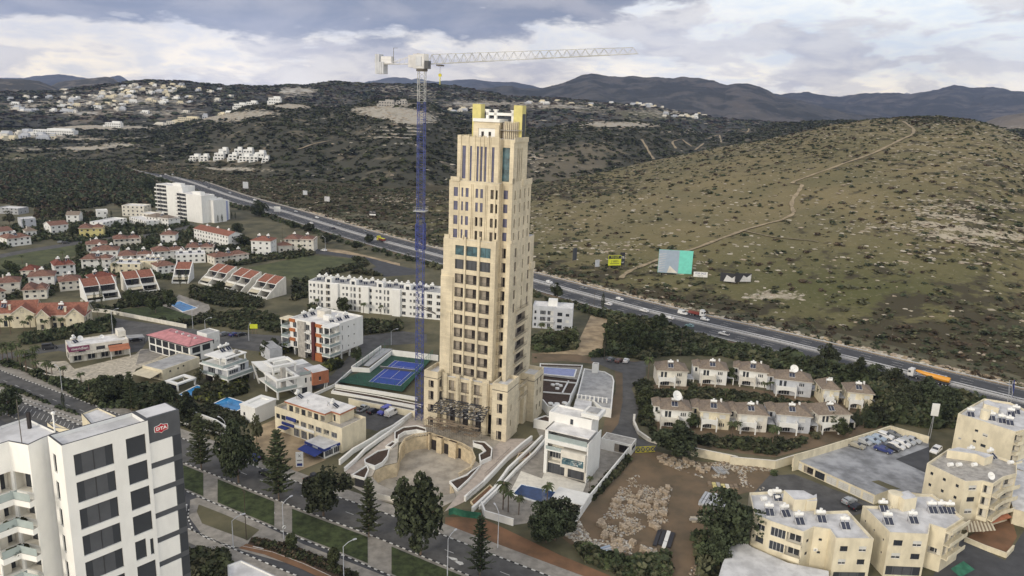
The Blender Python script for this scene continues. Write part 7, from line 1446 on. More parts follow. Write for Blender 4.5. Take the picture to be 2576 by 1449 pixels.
def inpoly(x, y, P):
 c = False; j = len(P) - 1
 for i in range(len(P)):
  if (P[i][1] > y) != (P[j][1] > y) and x < (P[j][0] - P[i][0]) * (y - P[i][1]) / (P[j][1] - P[i][1]) + P[i][0]: c = not c
  j = i
 return c
rubble('rubble', 'broken pale stone scattered over the dirt yard', g('I', 860, 540, 1010, 470, 1120, 560, 1350, 590, 1300, 760, 1310, 930, 1100, 960, 990, 1040, 800, 1080, 620, 960, 760, 760), 4200, .12, .62, ['carton', 'rock', 'wood', 'carton', 'conc', 'dirt'])
rubble('rubble', 'rubble and debris along the foot of the estate wall', g('I', 1190, 270, 1500, 340, 1950, 350, 2320, 420, 2230, 620, 2050, 600, 1900, 500, 1650, 500, 1400, 420, 1220, 340), 2200, .15, .75, ['carton', 'rock', 'wood', 'conc', 'dirt'])
rubble('rubble', 'debris and stones at the roadside corner of the dirt yard', g('I', 300, 1060, 420, 880, 560, 1100, 850, 1100, 1200, 1200, 1150, 1330, 850, 1280, 560, 1200), 1700, .15, .7, ['carton', 'rock', 'conc', 'wood', 'offwhite'])
rubble('rubble', 'stones along the white boundary wall in the dirt yard', g('I', 960, 270, 930, 330, 780, 500, 600, 700, 540, 700, 700, 520, 900, 280), 260, .2, .9, ['rock', 'carton', 'conc'])
rubble('rubble', 'stones and timber beside the bushes at the right of the dirt yard', g('I', 1560, 1350, 1640, 1180, 1750, 1200, 1700, 1449, 1500, 1449), 200, .2, .9, ['wood', 'carton', 'conc'])
m = MB(); m.box(-.6, .6, -.5, .5, 0, .12, M['wood']);
for i in range(3):
 for j in range(2):
  for k in range(2): m.box(-.58 + .39 * i, -.22 + .39 * i, -.48 + .49 * j, -.03 + .49 * j, .14 + .38 * k, .5 + .38 * k - .02 * ((i + j) % 2), M['carton'])
pm = m.mesh('stone_pallet'); k = 0
PP = [(790, 740), (770, 780), (820, 750), (800, 800), (1040, 670), (1020, 690), (1220, 680), (1250, 650), (1280, 660), (1300, 610), (1200, 740), (1230, 750), (1260, 760), (1190, 790), (1240, 850), (1270, 860), (1180, 860), (1140, 890), (980, 750), (1000, 770), (950, 740), (1050, 780), (1120, 740), (1100, 800), (660, 940), (640, 970), (680, 980), (860, 980), (890, 1000), (930, 970), (960, 990), (1150, 980), (1200, 1000), (700, 1060), (760, 1070), (690, 1090), (770, 1130), (830, 1130), (780, 1170), (840, 1170), (790, 1210), (850, 1220), (780, 1260), (830, 1250), (890, 1210), (960, 1150), (1070, 1210), (1110, 1240), (1230, 320), (1250, 350), (1340, 340), (1360, 330), (1330, 370), (1400, 380), (1290, 370), (1470, 330), (1480, 360), (1530, 370), (1600, 420), (1640, 440), (1690, 430), (1280, 300)]
for x, y in PP: o = lk('stone_pallet', pm, None, (*g('I', x + rnd.uniform(-6, 6), y + rnd.uniform(-6, 6))[0], .05), rnd.uniform(0, 3)); o.scale = (1.3, 1.3, rnd.uniform(.8, 1.4)); tag(o, None, 'pallet', 'pallets of cut stone in the dirt yard'); SER.append((o, 'pallet of pale cut stone, # in the dirt yard'))
def bundle(lb, x, y, n, L, mm, rz, w=.5, rows=1, panel='I', spread=None):
 r = empty('material_stack', lb, 'building materials', (*g(panel, x, y)[0], .05), rz)
 for k in range(rows):
  for i in range(n): m = MB(); m.box(i * (w + .18), i * (w + .18) + w, rnd.uniform(-.5, .5), L + rnd.uniform(-.6, .4), k * .5, k * .5 + .42, M[mm[(i + k) % len(mm)]]); m.box(i * (w + .18) - .02, i * (w + .18) + w + .02, L * .3, L * .3 + .1, k * .5 - .01, k * .5 + .44, M['fdark']); m.build('bundle', r)
bundle('stack of long bluish wrapped panels near the tree in the dirt yard', 1600, 760, 9, 7, ['lgrey', 'car_silver', 'lgrey', 'grey'], -.5, .65, 2)
bundle('pair of short stacked stone beams below the wrapped panels', 1510, 905, 2, 6.5, ['conc', 'rock'], -1.45, .6, 2)
bundle('black sheets and white profiles lying by the middle of the yard', 1160, 1150, 4, 7, ['fdark', 'fdark', 'white', 'fdark'], -.35, .9)
bundle('blue-grey metal sheets on the pile at the road side of the yard', 560, 1210, 5, 7, ['car_sky', 'lgrey'], -1.1, .6)
bundle('yellow and pale crates in a row below the estate wall', 1700, 590, 7, 2.6, ['wood', 'yellow', 'conc', 'yellow', 'offwhite', 'wood'], -.1, 1.0, 1)
bundle('dark metal beams heaped near the estate wall', 1800, 470, 5, 4.5, ['grey', 'conc', 'grey'], .25, .5)
bundle('long pale timbers leaning together beside the bushes at the yard corner', 1580, 1330, 4, 7, ['offwhite', 'conc', 'wood'], -.3, .4)
# ================================================================ vehicles
def car_tree(kind, paint, extra=None):
 L, W_, H_ = {'hatch': (4.1, 1.75, 1.48), 'sedan': (4.5, 1.78, 1.42), 'suv': (4.6, 1.85, 1.72), 'van': (4.9, 1.95, 2.15), 'pickup': (5.1, 1.85, 1.7)}[kind]
 r = empty('car' if kind not in ('van', 'pickup') else kind, 'x', kind); p = M[paint]; x = L / 2; w = W_ / 2
 prof = {'hatch': [(-x, .35), (-x, .95), (-x + .25, 1.35), (-x + .7, H_), (.35, H_), (1.05, 1.0), (x - .1, .82), (x, .6), (x, .35)], 'sedan': [(-x, .35), (-x, .92), (-x + .75, 1.0), (-x + 1.35, H_), (.3, H_), (1.1, .98), (x - .1, .8), (x, .58), (x, .35)], 'suv': [(-x, .4), (-x, 1.1), (-x + .2, 1.6), (-x + .6, H_), (.4, H_), (1.1, 1.12), (x - .1, .98), (x, .7), (x, .4)], 'van': [(-x, .4), (-x, 1.4), (-x + .08, H_), (.8, H_), (1.55, 1.25), (x - .1, 1.0), (x, .7), (x, .4)], 'pickup': [(-x, .45), (-x, .95), (-.6, .95), (-.5, H_), (.6, H_), (1.2, 1.08), (x - .1, .98), (x, .7), (x, .45)]}[kind]
 m = MB(); tp = [w * (.82 if z > 1.15 else (.97 if z > .9 else 1)) for _, z in prof]; A = [(a, -t, z) for (a, z), t in zip(prof, tp)]; B = [(a, t, z) for (a, z), t in zip(prof, tp)]; m.poly(A, p); m.poly(B[::-1], p)
 for i in range(len(A)): j = (i + 1) % len(A); m.poly([A[i], B[i], B[j], A[j]][::-1], p)
 m.build('body', r); m = MB(); zt = H_ - .12; zb = {'van': 1.35, 'pickup': 1.12}.get(kind, 1.0 if kind != 'suv' else 1.15); g_ = M['glass']; xb = {'hatch': -x + .5, 'sedan': -x + 1.15, 'suv': -x + .4, 'van': .2, 'pickup': -.4}[kind]
 for s in (-1, 1): yb, yt = s * (w * .965), s * (w * .845); q4 = [(xb - .1, yb, zb), (.95 if kind != 'van' else 1.4, yb, zb), (.3 if kind != 'van' else .85, yt, zt), (xb + .1, yt, zt)]; m.poly(q4 if s < 0 else q4[::-1], g_)
 e = .02
 wi = [i for i in range(len(prof) - 1) if prof[i][0] > -.1 and prof[i + 1][0] > prof[i][0] and prof[i][1] == H_][-1]; a, b = prof[wi], prof[wi + 1]
 def on(t): return (a[0] + (b[0] - a[0]) * t + e, a[1] + (b[1] - a[1]) * t + e)
 (xa, za), (xc, zc_) = on(.1), on(.9); m.poly([(xa, -w * .78, za), (xc, -w * .88, zc_), (xc, w * .88, zc_), (xa, w * .78, za)], g_)
 if kind != 'van':
  wj = [i for i in range(len(prof) - 1) if prof[i + 1][1] == H_ and prof[i][1] < H_][0]; a, b = prof[wj], prof[wj + 1]; c = [(a[0] + (b[0] - a[0]) * t - e, a[1] + (b[1] - a[1]) * t + e) for t in (.15, .85)]; m.poly([(c[0][0], w * .85, c[0][1]), (c[0][0], -w * .85, c[0][1]), (c[1][0], -w * .76, c[1][1]), (c[1][0], w * .76, c[1][1])][::-1], g_)
 m.build('window_glass', r)
 if kind == 'pickup': m = MB(); m.box(-x + .1, -.7, -w * .85, w * .85, .951, .97, M['dark']); m.build('load_bed', r)
 for sx in (-x + .8, x - .85):
  for s in (-1, 1): m = MB(); m.tube((sx, s * (w - .2), .32), (sx, s * (w + .02), .32), .32, M['tyre'], 12); m.tube((sx, s * (w + .021), .32), (sx, s * (w + .03), .32), .17, M['car_silver'], 8); m.build('wheel', r)
 for s in (-1, 1): m = MB(); m.box(x - .05, x + .012, s * w * .62 - .18, s * w * .62 + .18, .6, .74, M['head']); m.build('headlight', r); m = MB(); m.box(-x - .012, -x + .03, s * w * .75 - .12, s * w * .75 + .12, .75, .98, M['tail']); m.build('taillight', r)
 return r
_ct = {}
def put_car(label, x, y, rz, kind='hatch', paint='car_white', z=0.09, group=None):
 k = (kind, paint)
 if k not in _ct: r = car_tree(kind, paint); _ct[k] = [snap(r), False]
 t, used = _ct[k]
 if not used: r = t[0]; _ct[k][1] = True; r.location = (x, y, z); r.rotation_euler = (0, 0, rz); r['label'] = label; (r.__setitem__('group', group) if group else None); return r
 return inst(t, label, (x, y, z), rz, group)
def hdir(x, y):
 i = min(range(len(HWY) - 1), key=lambda i: (HWY[i] - Vector((x, y))).length); d = HWY[i + 1] - HWY[i]; return math.atan2(d.y, d.x)
HG = 'vehicles driving on the motorway'
for lb, pn, x, y, kd, pt, dr in (
 ('white hatchback on the far motorway lanes just right of the tower', 'M', 375, 378, 'hatch', 'car_white', 0), ('dark car on the motorway behind the white hatchback nearest the tower', 'M', 675, 432, 'sedan', 'car_grey', 0), ('white car on the far lanes left of the white van, before the cypress', 'M', 993, 528, 'hatch', 'car_white', 0), ('white car on the near lanes just right of the cypress', 'M', 893, 573, 'hatch', 'car_white', 1), ('white sport utility car alone on the near lanes above the dirt track', 'M', 1208, 632, 'suv', 'car_white', 1), ('white panel van on the far lanes behind the dark truck', 'M', 1545, 655, 'van', 'car_white', 0), ('white saloon on the near lanes directly below the white panel van', 'M', 1430, 694, 'sedan', 'car_white', 1), ('white car beside the cab of the dark truck', 'M', 1740, 708, 'hatch', 'car_white', 0), ('pale teal hatchback on the near lanes above the villas', 'M', 1605, 764, 'hatch', 'car_teal', 1), ('white pickup with open bed on the near lanes', 'M', 1907, 836, 'pickup', 'car_white', 1),
 ('white car on the far lanes passing the trees left of the crane', 'B', 825, 40, 'hatch', 'car_white', 0), ('grey car on the near lanes by the small white road sign', 'B', 990, 146, 'hatch', 'car_grey', 1), ('pale saloon on the far lanes above the road sign', 'B', 1320, 180, 'sedan', 'car_silver', 0), ('white car on the far lanes midway between the sign and the crane', 'B', 1575, 254, 'hatch', 'car_white', 0), ('white car on the near lanes over the shrubs, left of the crane', 'B', 1505, 320, 'sedan', 'car_white', 1), ('black car on the near lanes left of the crane', 'B', 1770, 382, 'sedan', 'car_black', 1), ('grey car on the far lanes left of the crane', 'B', 1840, 335, 'hatch', 'car_grey', 0), ('dark car on the far lanes closest to the crane mast', 'B', 2155, 420, 'hatch', 'car_grey', 0),
 ('most distant white car where the motorway meets the hill', 'S', 1065, 955, 'hatch', 'car_white', 0), ('second most distant white car on the motorway', 'S', 1305, 1016, 'hatch', 'car_white', 0), ('white car on the far lanes above the balcony block', 'S', 1520, 1070, 'hatch', 'car_white', 0), ('white car next to the distant white van', 'S', 1665, 1117, 'hatch', 'car_white', 1), ('white car on the verge side of the near lanes above the balcony block', 'S', 1617, 1134, 'hatch', 'car_white', 1), ('distant white van on the motorway behind the balcony block', 'S', 1735, 1122, 'van', 'car_white', 0), ('dark car just ahead of the distant white van', 'S', 1815, 1152, 'hatch', 'car_grey', 0), ('dark car on the far lanes right of the balcony block', 'S', 2100, 1250, 'hatch', 'car_black', 0), ('silver car further along the far lanes right of the balcony block', 'S', 2315, 1303, 'hatch', 'car_silver', 0)):
 p = g(pn, x, y)[0]; put_car(lb, *p, hdir(*p) + (0 if dr == 0 else math.pi), kd, pt, .1, HG)
DK = Vector(g('K', 1165, 195, z=3)[0]) - Vector(g('K', 1030, 150, z=3)[0]); da_ = math.atan2(DK.y, DK.x)
for lb, x, y, pt, kd in (('dull gold saloon, nearest the left end of the parked rows on the deck', 1100, 180, 'car_gold', 'sedan'), ('silver hatchback second in the left row on the deck', 1165, 148, 'car_silver', 'hatch'), ('pale blue hatchback third in the left row on the deck', 1240, 140, 'car_sky', 'hatch'), ('sky blue car fourth in the left row on the deck', 1285, 112, 'car_sky', 'sedan'), ('white sport utility car fifth in the left row on the deck', 1350, 98, 'car_white', 'suv'), ('dark grey car sixth in the left row near the corner wall', 1415, 80, 'car_grey', 'sedan'), ('black car last in the left row under the corner wall', 1470, 60, 'car_black', 'sedan'), ('deep blue estate car, first of the right row on the deck', 1340, 218, 'car_blue', 'sedan'), ('black saloon second in the right row on the deck', 1400, 203, 'car_black', 'sedan'), ('white hatchback third in the right row on the deck', 1455, 188, 'car_white', 'hatch'), ('white car fourth in the right row on the deck', 1503, 166, 'car_white', 'hatch'), ('silver car fifth in the right row on the deck', 1548, 148, 'car_silver', 'hatch'), ('silver saloon at the far right of the deck rows', 1592, 132, 'car_silver', 'sedan')):
 put_car(lb, *g('K', x, y, z=2.85)[0], da_, kd, pt, 2.86, 'cars parked in rows on the parking deck').scale = (1.15,) * 3
for lb, pn, x, y, rz, kd, pt, z in (('white people carrier standing on the tarmac above the deck', 'K', 1800, 225, 3.9, 'suv', 'car_white', 2.9), ('pale silver hatchback in the yard beside the garage doors', 'K', 1040, 670, .55, 'hatch', 'car_silver', .1), ('black car half hidden beside the silver hatchback', 'K', 1110, 720, .5, 'sedan', 'car_black', .1), ('old silver pickup parked against the cream panelled wall', 'O', 1090, 1195, 1.05, 'pickup', 'car_silver', .08), ('black hatchback between the silver pickup and blue van', 'O', 1235, 1235, 1.05, 'hatch', 'car_black', .08), ('violet blue van parked beside the white van', 'O', 1415, 1240, 1.05 + math.pi, 'van', 'van_blue', .08), ('white delivery van at the right of the parked row', 'O', 1525, 1270, 1.05, 'van', 'car_white', .08), ('grey car parked at the kerb below the hedge by the lamp', 'D', 460, 570, .9, 'hatch', 'car_grey', .08), ('dark blue car parked below the hedge', 'D', 580, 575, .9, 'sedan', 'car_blue', .08), ('black car right of the dark blue one below the hedge', 'D', 655, 575, .9, 'sedan', 'car_black', .08), ('grey car at the kerb behind the podium roof', 'M', 915, 1060, 1.0, 'hatch', 'car_grey', .1), ('dark red car between two others behind the podium roof', 'M', 985, 1072, 1.0, 'hatch', 'car_brown', .1), ('white car third at the kerb behind the podium roof', 'M', 1048, 1072, 1.2, 'hatch', 'car_white', .1), ('blue car partly under the big tree by the boulevard', 'F', 610, 558, 2.6, 'hatch', 'car_blue', .1), ('black car on the forecourt edge under the tall conifer', 'F', 715, 675, 2.6, 'hatch', 'car_black', .1), ('black pickup by the pavement left of the second big tree', 'F', 1075, 712, .8, 'pickup', 'car_black', .1), ('dark car in the shade of the grey canopy', 'C', 1640, 640, .6, 'sedan', 'car_black', .08), ('dark van parked left of the purple-signed shop', 'C', 600, 735, .6, 'van', 'car_black', .08), ('dark car in front of the stone arch garage', 'A', 740, 555, .2, 'hatch', 'car_grey', .08), ('black car right of the stone arch garage', 'A', 792, 560, .2, 'hatch', 'car_black', .08), ('white car beside the office tower at the slip road mouth', 'F', 72, 960, 1.9, 'hatch', 'car_white', .1), ('white car at the end of the street near the motorway trees', 'B', 1655, 650, 2.6, 'hatch', 'car_white', .08)):
 put_car(lb, *g(pn, x, y, z=z)[0], rz, kd, pt, z).scale = (1.08,) * 3
# tanker and lorries
def tr_wheels(r, xs, w=1.15):
 for x in xs:
  for s in (-1, 1): m = MB(); m.tube((x, s * (w - .3), .5), (x, s * (w + .02), .5), .5, M['tyre'], 12); m.tube((x, s * (w + .021), .5), (x, s * (w + .04), .5), .25, M['car_silver'], 8); m.build('wheel', r)
def cab(r, x, mm):
 m = MB(); m.prism([(x, -1.2), (x + 2.1, -1.2), (x + 2.25, -.9), (x + 2.25, .9), (x + 2.1, 1.2), (x, 1.2)], .8, 3.3, M[mm]); m.prism([(x, -1.1), (x + 1.6, -1.1), (x + 1.6, 1.1), (x, 1.1)], 3.3, 3.8, M[mm]); m.build('cab', r)
 m = MB(); m.box(x + 2.2, x + 2.27, -1.0, 1.0, 2.1, 3.05, M['glass']); m.box(x + 1.0, x + 1.95, -1.215, -1.2, 2.1, 2.9, M['glass']); m.box(x + 1.0, x + 1.95, 1.2, 1.215, 2.1, 2.9, M['glass']); m.build('window_glass', r)
 m = MB(); m.box(x - 1.9, x + 2.3, -1.1, 1.1, .5, .8, M['dgrey']); m.build('chassis', r)
p = g('L', 1540, 800)[0]; r = empty('tanker_truck', 'orange bulk tanker trailer pulled by a white lorry cab on the near motorway lanes', 'truck', (*p, .1), hdir(*p) + math.pi)
cab(r, 5.2, 'car_white'); tr_wheels(r, (6.9, 3.9, -4.2, -5.5, -6.8)); m = MB(); m.box(-7.8, 4.5, -.9, .9, .95, 1.2, M['dgrey']); m.build('trailer_chassis', r)
m = MB(); OR = M['tank_orange']; secs = [(-7.7, .9, 2.5, 3.3), (-7.6, 1.15, 1.4, 3.5), (-5.5, 1.2, 1.25, 3.55), (-2.5, 1.2, 1.5, 3.6), (1.0, 1.2, 1.9, 3.65), (3.4, 1.15, 2.5, 3.6), (4.6, .9, 3.0, 3.5)]; rings = []
for x, w, zb, zt in secs: c, hh = (zb + zt) / 2, (zt - zb) / 2; rings.append([(x, w * math.cos(t * .5236), c + hh * math.sin(t * .5236)) for t in range(12)])
for a, b in zip(rings, rings[1:]):
 for i in range(12): m.poly([a[i], a[(i + 1) % 12], b[(i + 1) % 12], b[i]][::-1], OR)
m.poly(rings[0], OR); m.poly(rings[-1][::-1], OR); [m.tube((x, 0, 3.4), (x, 0, 3.8), .3, M['lgrey'], 8) for x in (-6, -3.5, -1, 1.5)]; m.box(-6.5, 2.5, -.25, .25, 3.62, 3.68, M['lgrey']); m.build('tank', r)
for lb, pn, x, y, dr, cm, bm in (('dark red tipper lorry with white cab in the far lanes beside the white van', 'M', 1665, 668, 0, 'car_white', 'truck_red'), ('red lorry with lime green load just left of the crane mast', 'B', 2350, 535, math.pi, 'yg', 'truck_red')):
 p = g(pn, x, y)[0]; r = empty('lorry', lb, 'truck', (*p, .1), hdir(*p) + dr); cab(r, 2.2, cm); tr_wheels(r, (3.6, -1.2, -2.6)); m = MB(); m.prism([(-4, -1.2), (1.9, -1.2), (1.9, 1.2), (-4, 1.2)], 1.1, 2.5, M[bm]); m.box(-3.8, 1.7, -1.0, 1.0, 2.5, 2.62, M['dirt'] if cm != 'yg' else M['lime']); m.build('tipper_body', r)
# ================================================================ street furniture
for off, lb in ((-.4, 'galvanised guard rail along the hill side of the motorway'), (13.7, 'guard rail on the far side of the motorway median'), (16.7, 'guard rail on the near side of the motorway median'), (31.9, 'guard rail along the town side of the motorway')):
 Q = offs(HWY, off)[12:-4]; o = Q[0].copy(); r = empty('guard_rail', lb, 'guard rail', tuple(o), 0, 'guard rails of the motorway'); m = MB(); m.line([p - o for p in Q], .1, .5, M['lgrey'], .32); m.build('beam', r); m = MB()
 for i in range(len(Q) - 1):
  d = Q[i + 1] - Q[i]; n = int(d.length / 4); [m.box(c.x - .06, c.x + .06, c.y - .06, c.y + .06, 0, .5, M['lgrey']) for c in (Q[i] - o + d * k / max(n, 1) for k in range(n))]
 tag(m.build('posts', r), kind='stuff')
def lamp(label, pn, base, h=9, rz=2.6, arm=2.2, kind='lamp', z=0):
 r = empty('street_lamp' if kind == 'lamp' else 'utility_pole', label, 'street lamp' if kind == 'lamp' else 'pole', (*g(pn, *base)[0], z), rz); m = MB(); m.tube((0, 0, 0), (0, 0, h), .12, M['lgrey'] if kind == 'lamp' else M['stem'], 6, .07)
 if kind == 'lamp':
  m.build('post', r); m = MB(); P = [(0, 0, h - .01), (arm * .5, 0, h + .7), (arm, 0, h + .95)]; m.tube(P[0], P[1], .06, M['lgrey']); m.tube(P[1], P[2], .06, M['lgrey']); m.build('arm', r); m = MB(); m.box(arm, arm + .8, -.16, .16, h + .85, h + 1.05, M['lgrey']); m.build('lamp_head', r)
 else: m.box(-.7, .7, -.05, .05, h - .5, h - .38, M['stem']); m.build('post', r)
for i, (pn, x, y, h, rz, lb) in enumerate((('F', 845, 1170, 9, 1.0, 'grey street lamp on the near pavement carrying a round sign, by the zigzag road marking'), ('F', 460, 1240, 7, .6, 'curved street lamp on the tip of the planted island'), ('F', 1305, 1480, 8, .6, 'street lamp at the bottom edge beside the planting bed'), ('G', 975, 1449, 9, 1.0, 'street lamp on the median near the bottom centre'), ('G', 1360, 1235, 9, 2.0, 'slim lamp post on the red dirt strip by the villa'), ('F', 405, 465, 8, 2.6, 'street lamp beside the boulevard left of the first big tree'), ('P', 845, 430, 8, 2.6, 'street lamp on the far pavement near the low palms'), ('C', 1365, 560, 10, .6, 'tall street lamp at the street corner by the red-roofed mansion'), ('D', 752, 640, 6, 1.6, 'street lamp by the small yellow sign'), ('D', 225, 520, 5, .3, 'street lamp left of the three parked cars'), ('O', 1520, 180, 6, .3, 'lamp behind the tennis court'), ('B', 1675, 650, 9, 2.6, 'street lamp at the bend near the motorway shrubs'), ('C', 2330, 490, 9, .5, 'thin lamp post in front of the hedge by the pool'))): lamp(lb, pn, (x, y), h, rz)
for pn, x, y, h, lb in (('F', 560, 1178, 13, 'tall dark wooden pole standing on the planted island'), ('M', 1738, 470, 9, 'dark pole beside the small white hillside sign'), ('L', 1140, 410, 14, 'tall dark pole on the slope above the motorway'), ('M', 765, 575, 7, 'dark pole beside the motorway left of the cypress'), ('M', 720, 700, 9, 'pole with crossarm near the grey apartment building'), ('M', 1525, 1020, 12, 'thin pole among the shrubs behind the tan-roofed villas'), ('M', 855, 1045, 9, 'thin pole at the edge of the sandy track'), ('B', 1160, 500, 8, 'pole behind the large white house near the motorway')): lamp(lb, pn, (x, y), h, rnd.uniform(0, 3), kind='pole')
r = empty('traffic_sign', 'round white no-entry style sign disc on the lamp post by the zigzag marking', 'sign', (*g('F', 850, 1172)[0], 0), .5); m = MB(); m.tube((0, -.2, 3.4), (0, -.26, 3.4), .45, M['white'], 16); m.bar((-.28, -.27, 3.15), (.28, -.27, 3.65), .12, M['fdark']); m.build('disc', r)
# billboards
def board(label, rn, base, W_, Hh, zb, col, rz, items=(), name='billboard', legs=3, grp=None, back='wood'):
 p = onr(rn, *base) if rn else (*g(*base)[0], 0); r = empty(name, label, 'billboard', p, rz, grp); m = MB(); m.box(-W_ / 2, W_ / 2, 0, .25, zb, zb + Hh, M[col]); m.build('panel', r)
 for k in range(legs): x = -W_ / 2 + (k + .5) * W_ / legs; m = MB(); m.bar((x, .35, -1.5), (x, .35, zb + Hh * .8), .16, M[back]); m.bar((x, .4, zb + Hh * .6), (x, 2.5, -1), .12, M[back]); m.build('leg', r)
 for it in items:
  if isinstance(it[0], str): text(r, it[0], it[1], -.03, it[2], it[3], M[it[4]], name='lettering')
  else: m = MB(); m.poly([(x, -.02, z) for x, z in it[0]], M[it[1]]); m.build('picture', r)
 return r
PB = -.1
fan = [([(-12.2, z), (-12.2, z + .9), (-7.5 - (z - 4) * .08, z + 2.2), (-9.0, z + .6)], 'glassg') for z in (2, 3.7, 5.4, 7.1, 8.8, 10.5)]
board('huge billboard, right half plain turquoise, left half showing a curved building in blue sky', 'dry_hill', (1694, 690), 20, 14, 1.0, 'teal', PB, [([(-9.9, 1.05), (2, 1.05), (2, 14.9), (-9.9, 14.9)], 'car_sky')] + [([(-9.9, 1.4 + i * 1.45), (-6.4 + i * .1, 2.5 + i * 1.45), (-6 + i * .1, 2.9 + i * 1.45), (-9.9, 2.2 + i * 1.45)], 'lgrey') for i in range(8)] + [([(-4.5, 1.2), (1.9, 1.2), (-3.2, 5.5)], 'offwhite')])
for o_ in list(bpy.data.objects):
 if o_.name.startswith('picture') and o_.parent and o_.parent.get('label', '').startswith('huge'): o_.location.y = -.015 if 'picture' == o_.name else -.04
board('yellow billboard with black heading and a narrow black side panel', 'dry_hill', (1546, 676), 8.5, 6.4, 2, 'lime', .25, [([(-4.1, 6.2), (4.1, 6.2), (4.1, 8.2), (-4.1, 8.2)], 'fdark'), ('TO LET', 0, 7.2, 1.7, 'lime'), ('2 BED', 0, 4.6, 1.9, 'fdark'), ([(-3, 3.0), (3, 3.0), (3, 3.3), (-3, 3.3)], 'fdark')])
board('narrow black board showing a large percent sign beside the yellow billboard', 'dry_hill', (1564, 672), 3.2, 8, 1.6, 'fdark', .25, [('0%', 0, 6.4, 2.3, 'white'), ('VAT', 0, 3.2, 1.2, 'white')], legs=2)
board('dark slim board seen edge-on, leftmost right of the tower', 'dry_hill', (1444, 662), 4.5, 8, 2, 'dgrey', .9, legs=2); board('small white board on splayed legs left of the yellow billboard', 'dry_hill', (1504, 680), 3.2, 4.4, 2.2, 'lgrey', .5, legs=2)
board('small white sign with dark lettering beside a pole right of the turquoise billboard', 'dry_hill', (1762, 708), 8, 3, 2.2, 'white', PB, [('FOR SALE', 0, 4.3, 1.4, 'blue'), ('9 61 21', 0, 2.9, 1.0, 'fdark')], legs=2)
board('left panel of the black V-shaped billboard with mountain pictures', 'dry_hill', (1830, 716), 9, 5.2, 1.2, 'fdark', -.35, [([(-2.5, 1.4), (4.3, 1.4), (4.3, 5.6), (2, 3.6), (-1, 5.2)], 'roofl')], legs=2); board('right panel of the black V-shaped billboard with mountain pictures', 'dry_hill', (1868, 716), 9.6, 5, 1.4, 'fdark', .12, [([(-2, 1.6), (4.6, 1.6), (4.6, 6), (2, 4), (0, 5.2)], 'roofl')], legs=2)
board('black for-sale board with white lettering left of the crane', 'dry_hill', (938, 548), 6.2, 4, 2, 'fdark', PB, [('FOR SALE', 0, 5, 1.15, 'white'), ([(-2.8, 2.2), (2.8, 2.2), (2.8, 3.4), (-2.8, 3.4)], 'white')], legs=2)
board('pale square board beside the motorway cutting, right of the two', 'dry_hill', (823, 512), 5, 4.6, 2, 'roofl', PB, legs=2); board('white board on a stalk beside the motorway cutting, left of the two', 'dry_hill', (766, 498), 4.4, 4.2, 3, 'lgrey', PB, legs=1); board('grey square board beyond the motorway above the balcony block', 'dry_hill', (614, 486), 6, 7, 2, 'lgrey', PB, legs=2)
board('small white road sign on the motorway verge', None, ('B', 1095, 215), 5.5, 4.5, 3, 'white', .0, legs=2, name='road_sign'); board('small yellow sign on the mesh fence behind the parked cars', None, ('D', 812, 560), 3.2, 1.9, 2.6, 'lime', .1, legs=2, name='sign'); board('white upright sign on a tall post at the corner of the parking deck', None, ('L', 1570, 1420), 2.2, 4.2, 8, 'white', -.2, legs=1, name='sign', back='grey'); board('tall white banner sign in front of the glazed cafe', None, ('F', 968, 622), 2, 4.4, .3, 'white', .2, [([(-.7, .6), (.7, .6), (.7, 1.4), (-.7, 1.4)], 'blue'), ('X', 0, 3.6, 1.1, 'fdark'), ([(-.7, 2.2), (.7, 2.2), (.7, 2.4), (-.7, 2.4)], 'fdark')], legs=1, name='sign')
r = empty('sign_gantry', 'blue direction sign gantry over the motorway at the right edge', 'gantry', g('N', 1075, 190)[0], math.atan2(*(offs(HWY, 0)[60] - offs(HWY, 31)[60])[::-1]) if 0 else 1.0); m = MB()
for s in (-.5, .5):
 for t in (-.5, .5): m.bar((s, t, 0), (s, t, 7.5), .15, M['grey']); m.bar((0, t, 6 + s + .5), (16, t, 6 + s + .5), .15, M['grey'])
for k in range(6): m.bar((-.5, -.5, k * 1.2), (.5, -.5, k * 1.2 + 1.2), .09, M['grey']); m.bar((.5, .5, k * 1.2), (-.5, .5, k * 1.2 + 1.2), .09, M['grey'])
for k in range(13): m.bar((k * 1.2, -.5, 6), (k * 1.2 + 1.2, -.5, 7), .08, M['grey'])
m.build('frame', r); m = MB(); m.box(3, 13, -.9, -.7, 4.6, 8.4, M['blue']); m.build('sign_panel', r)
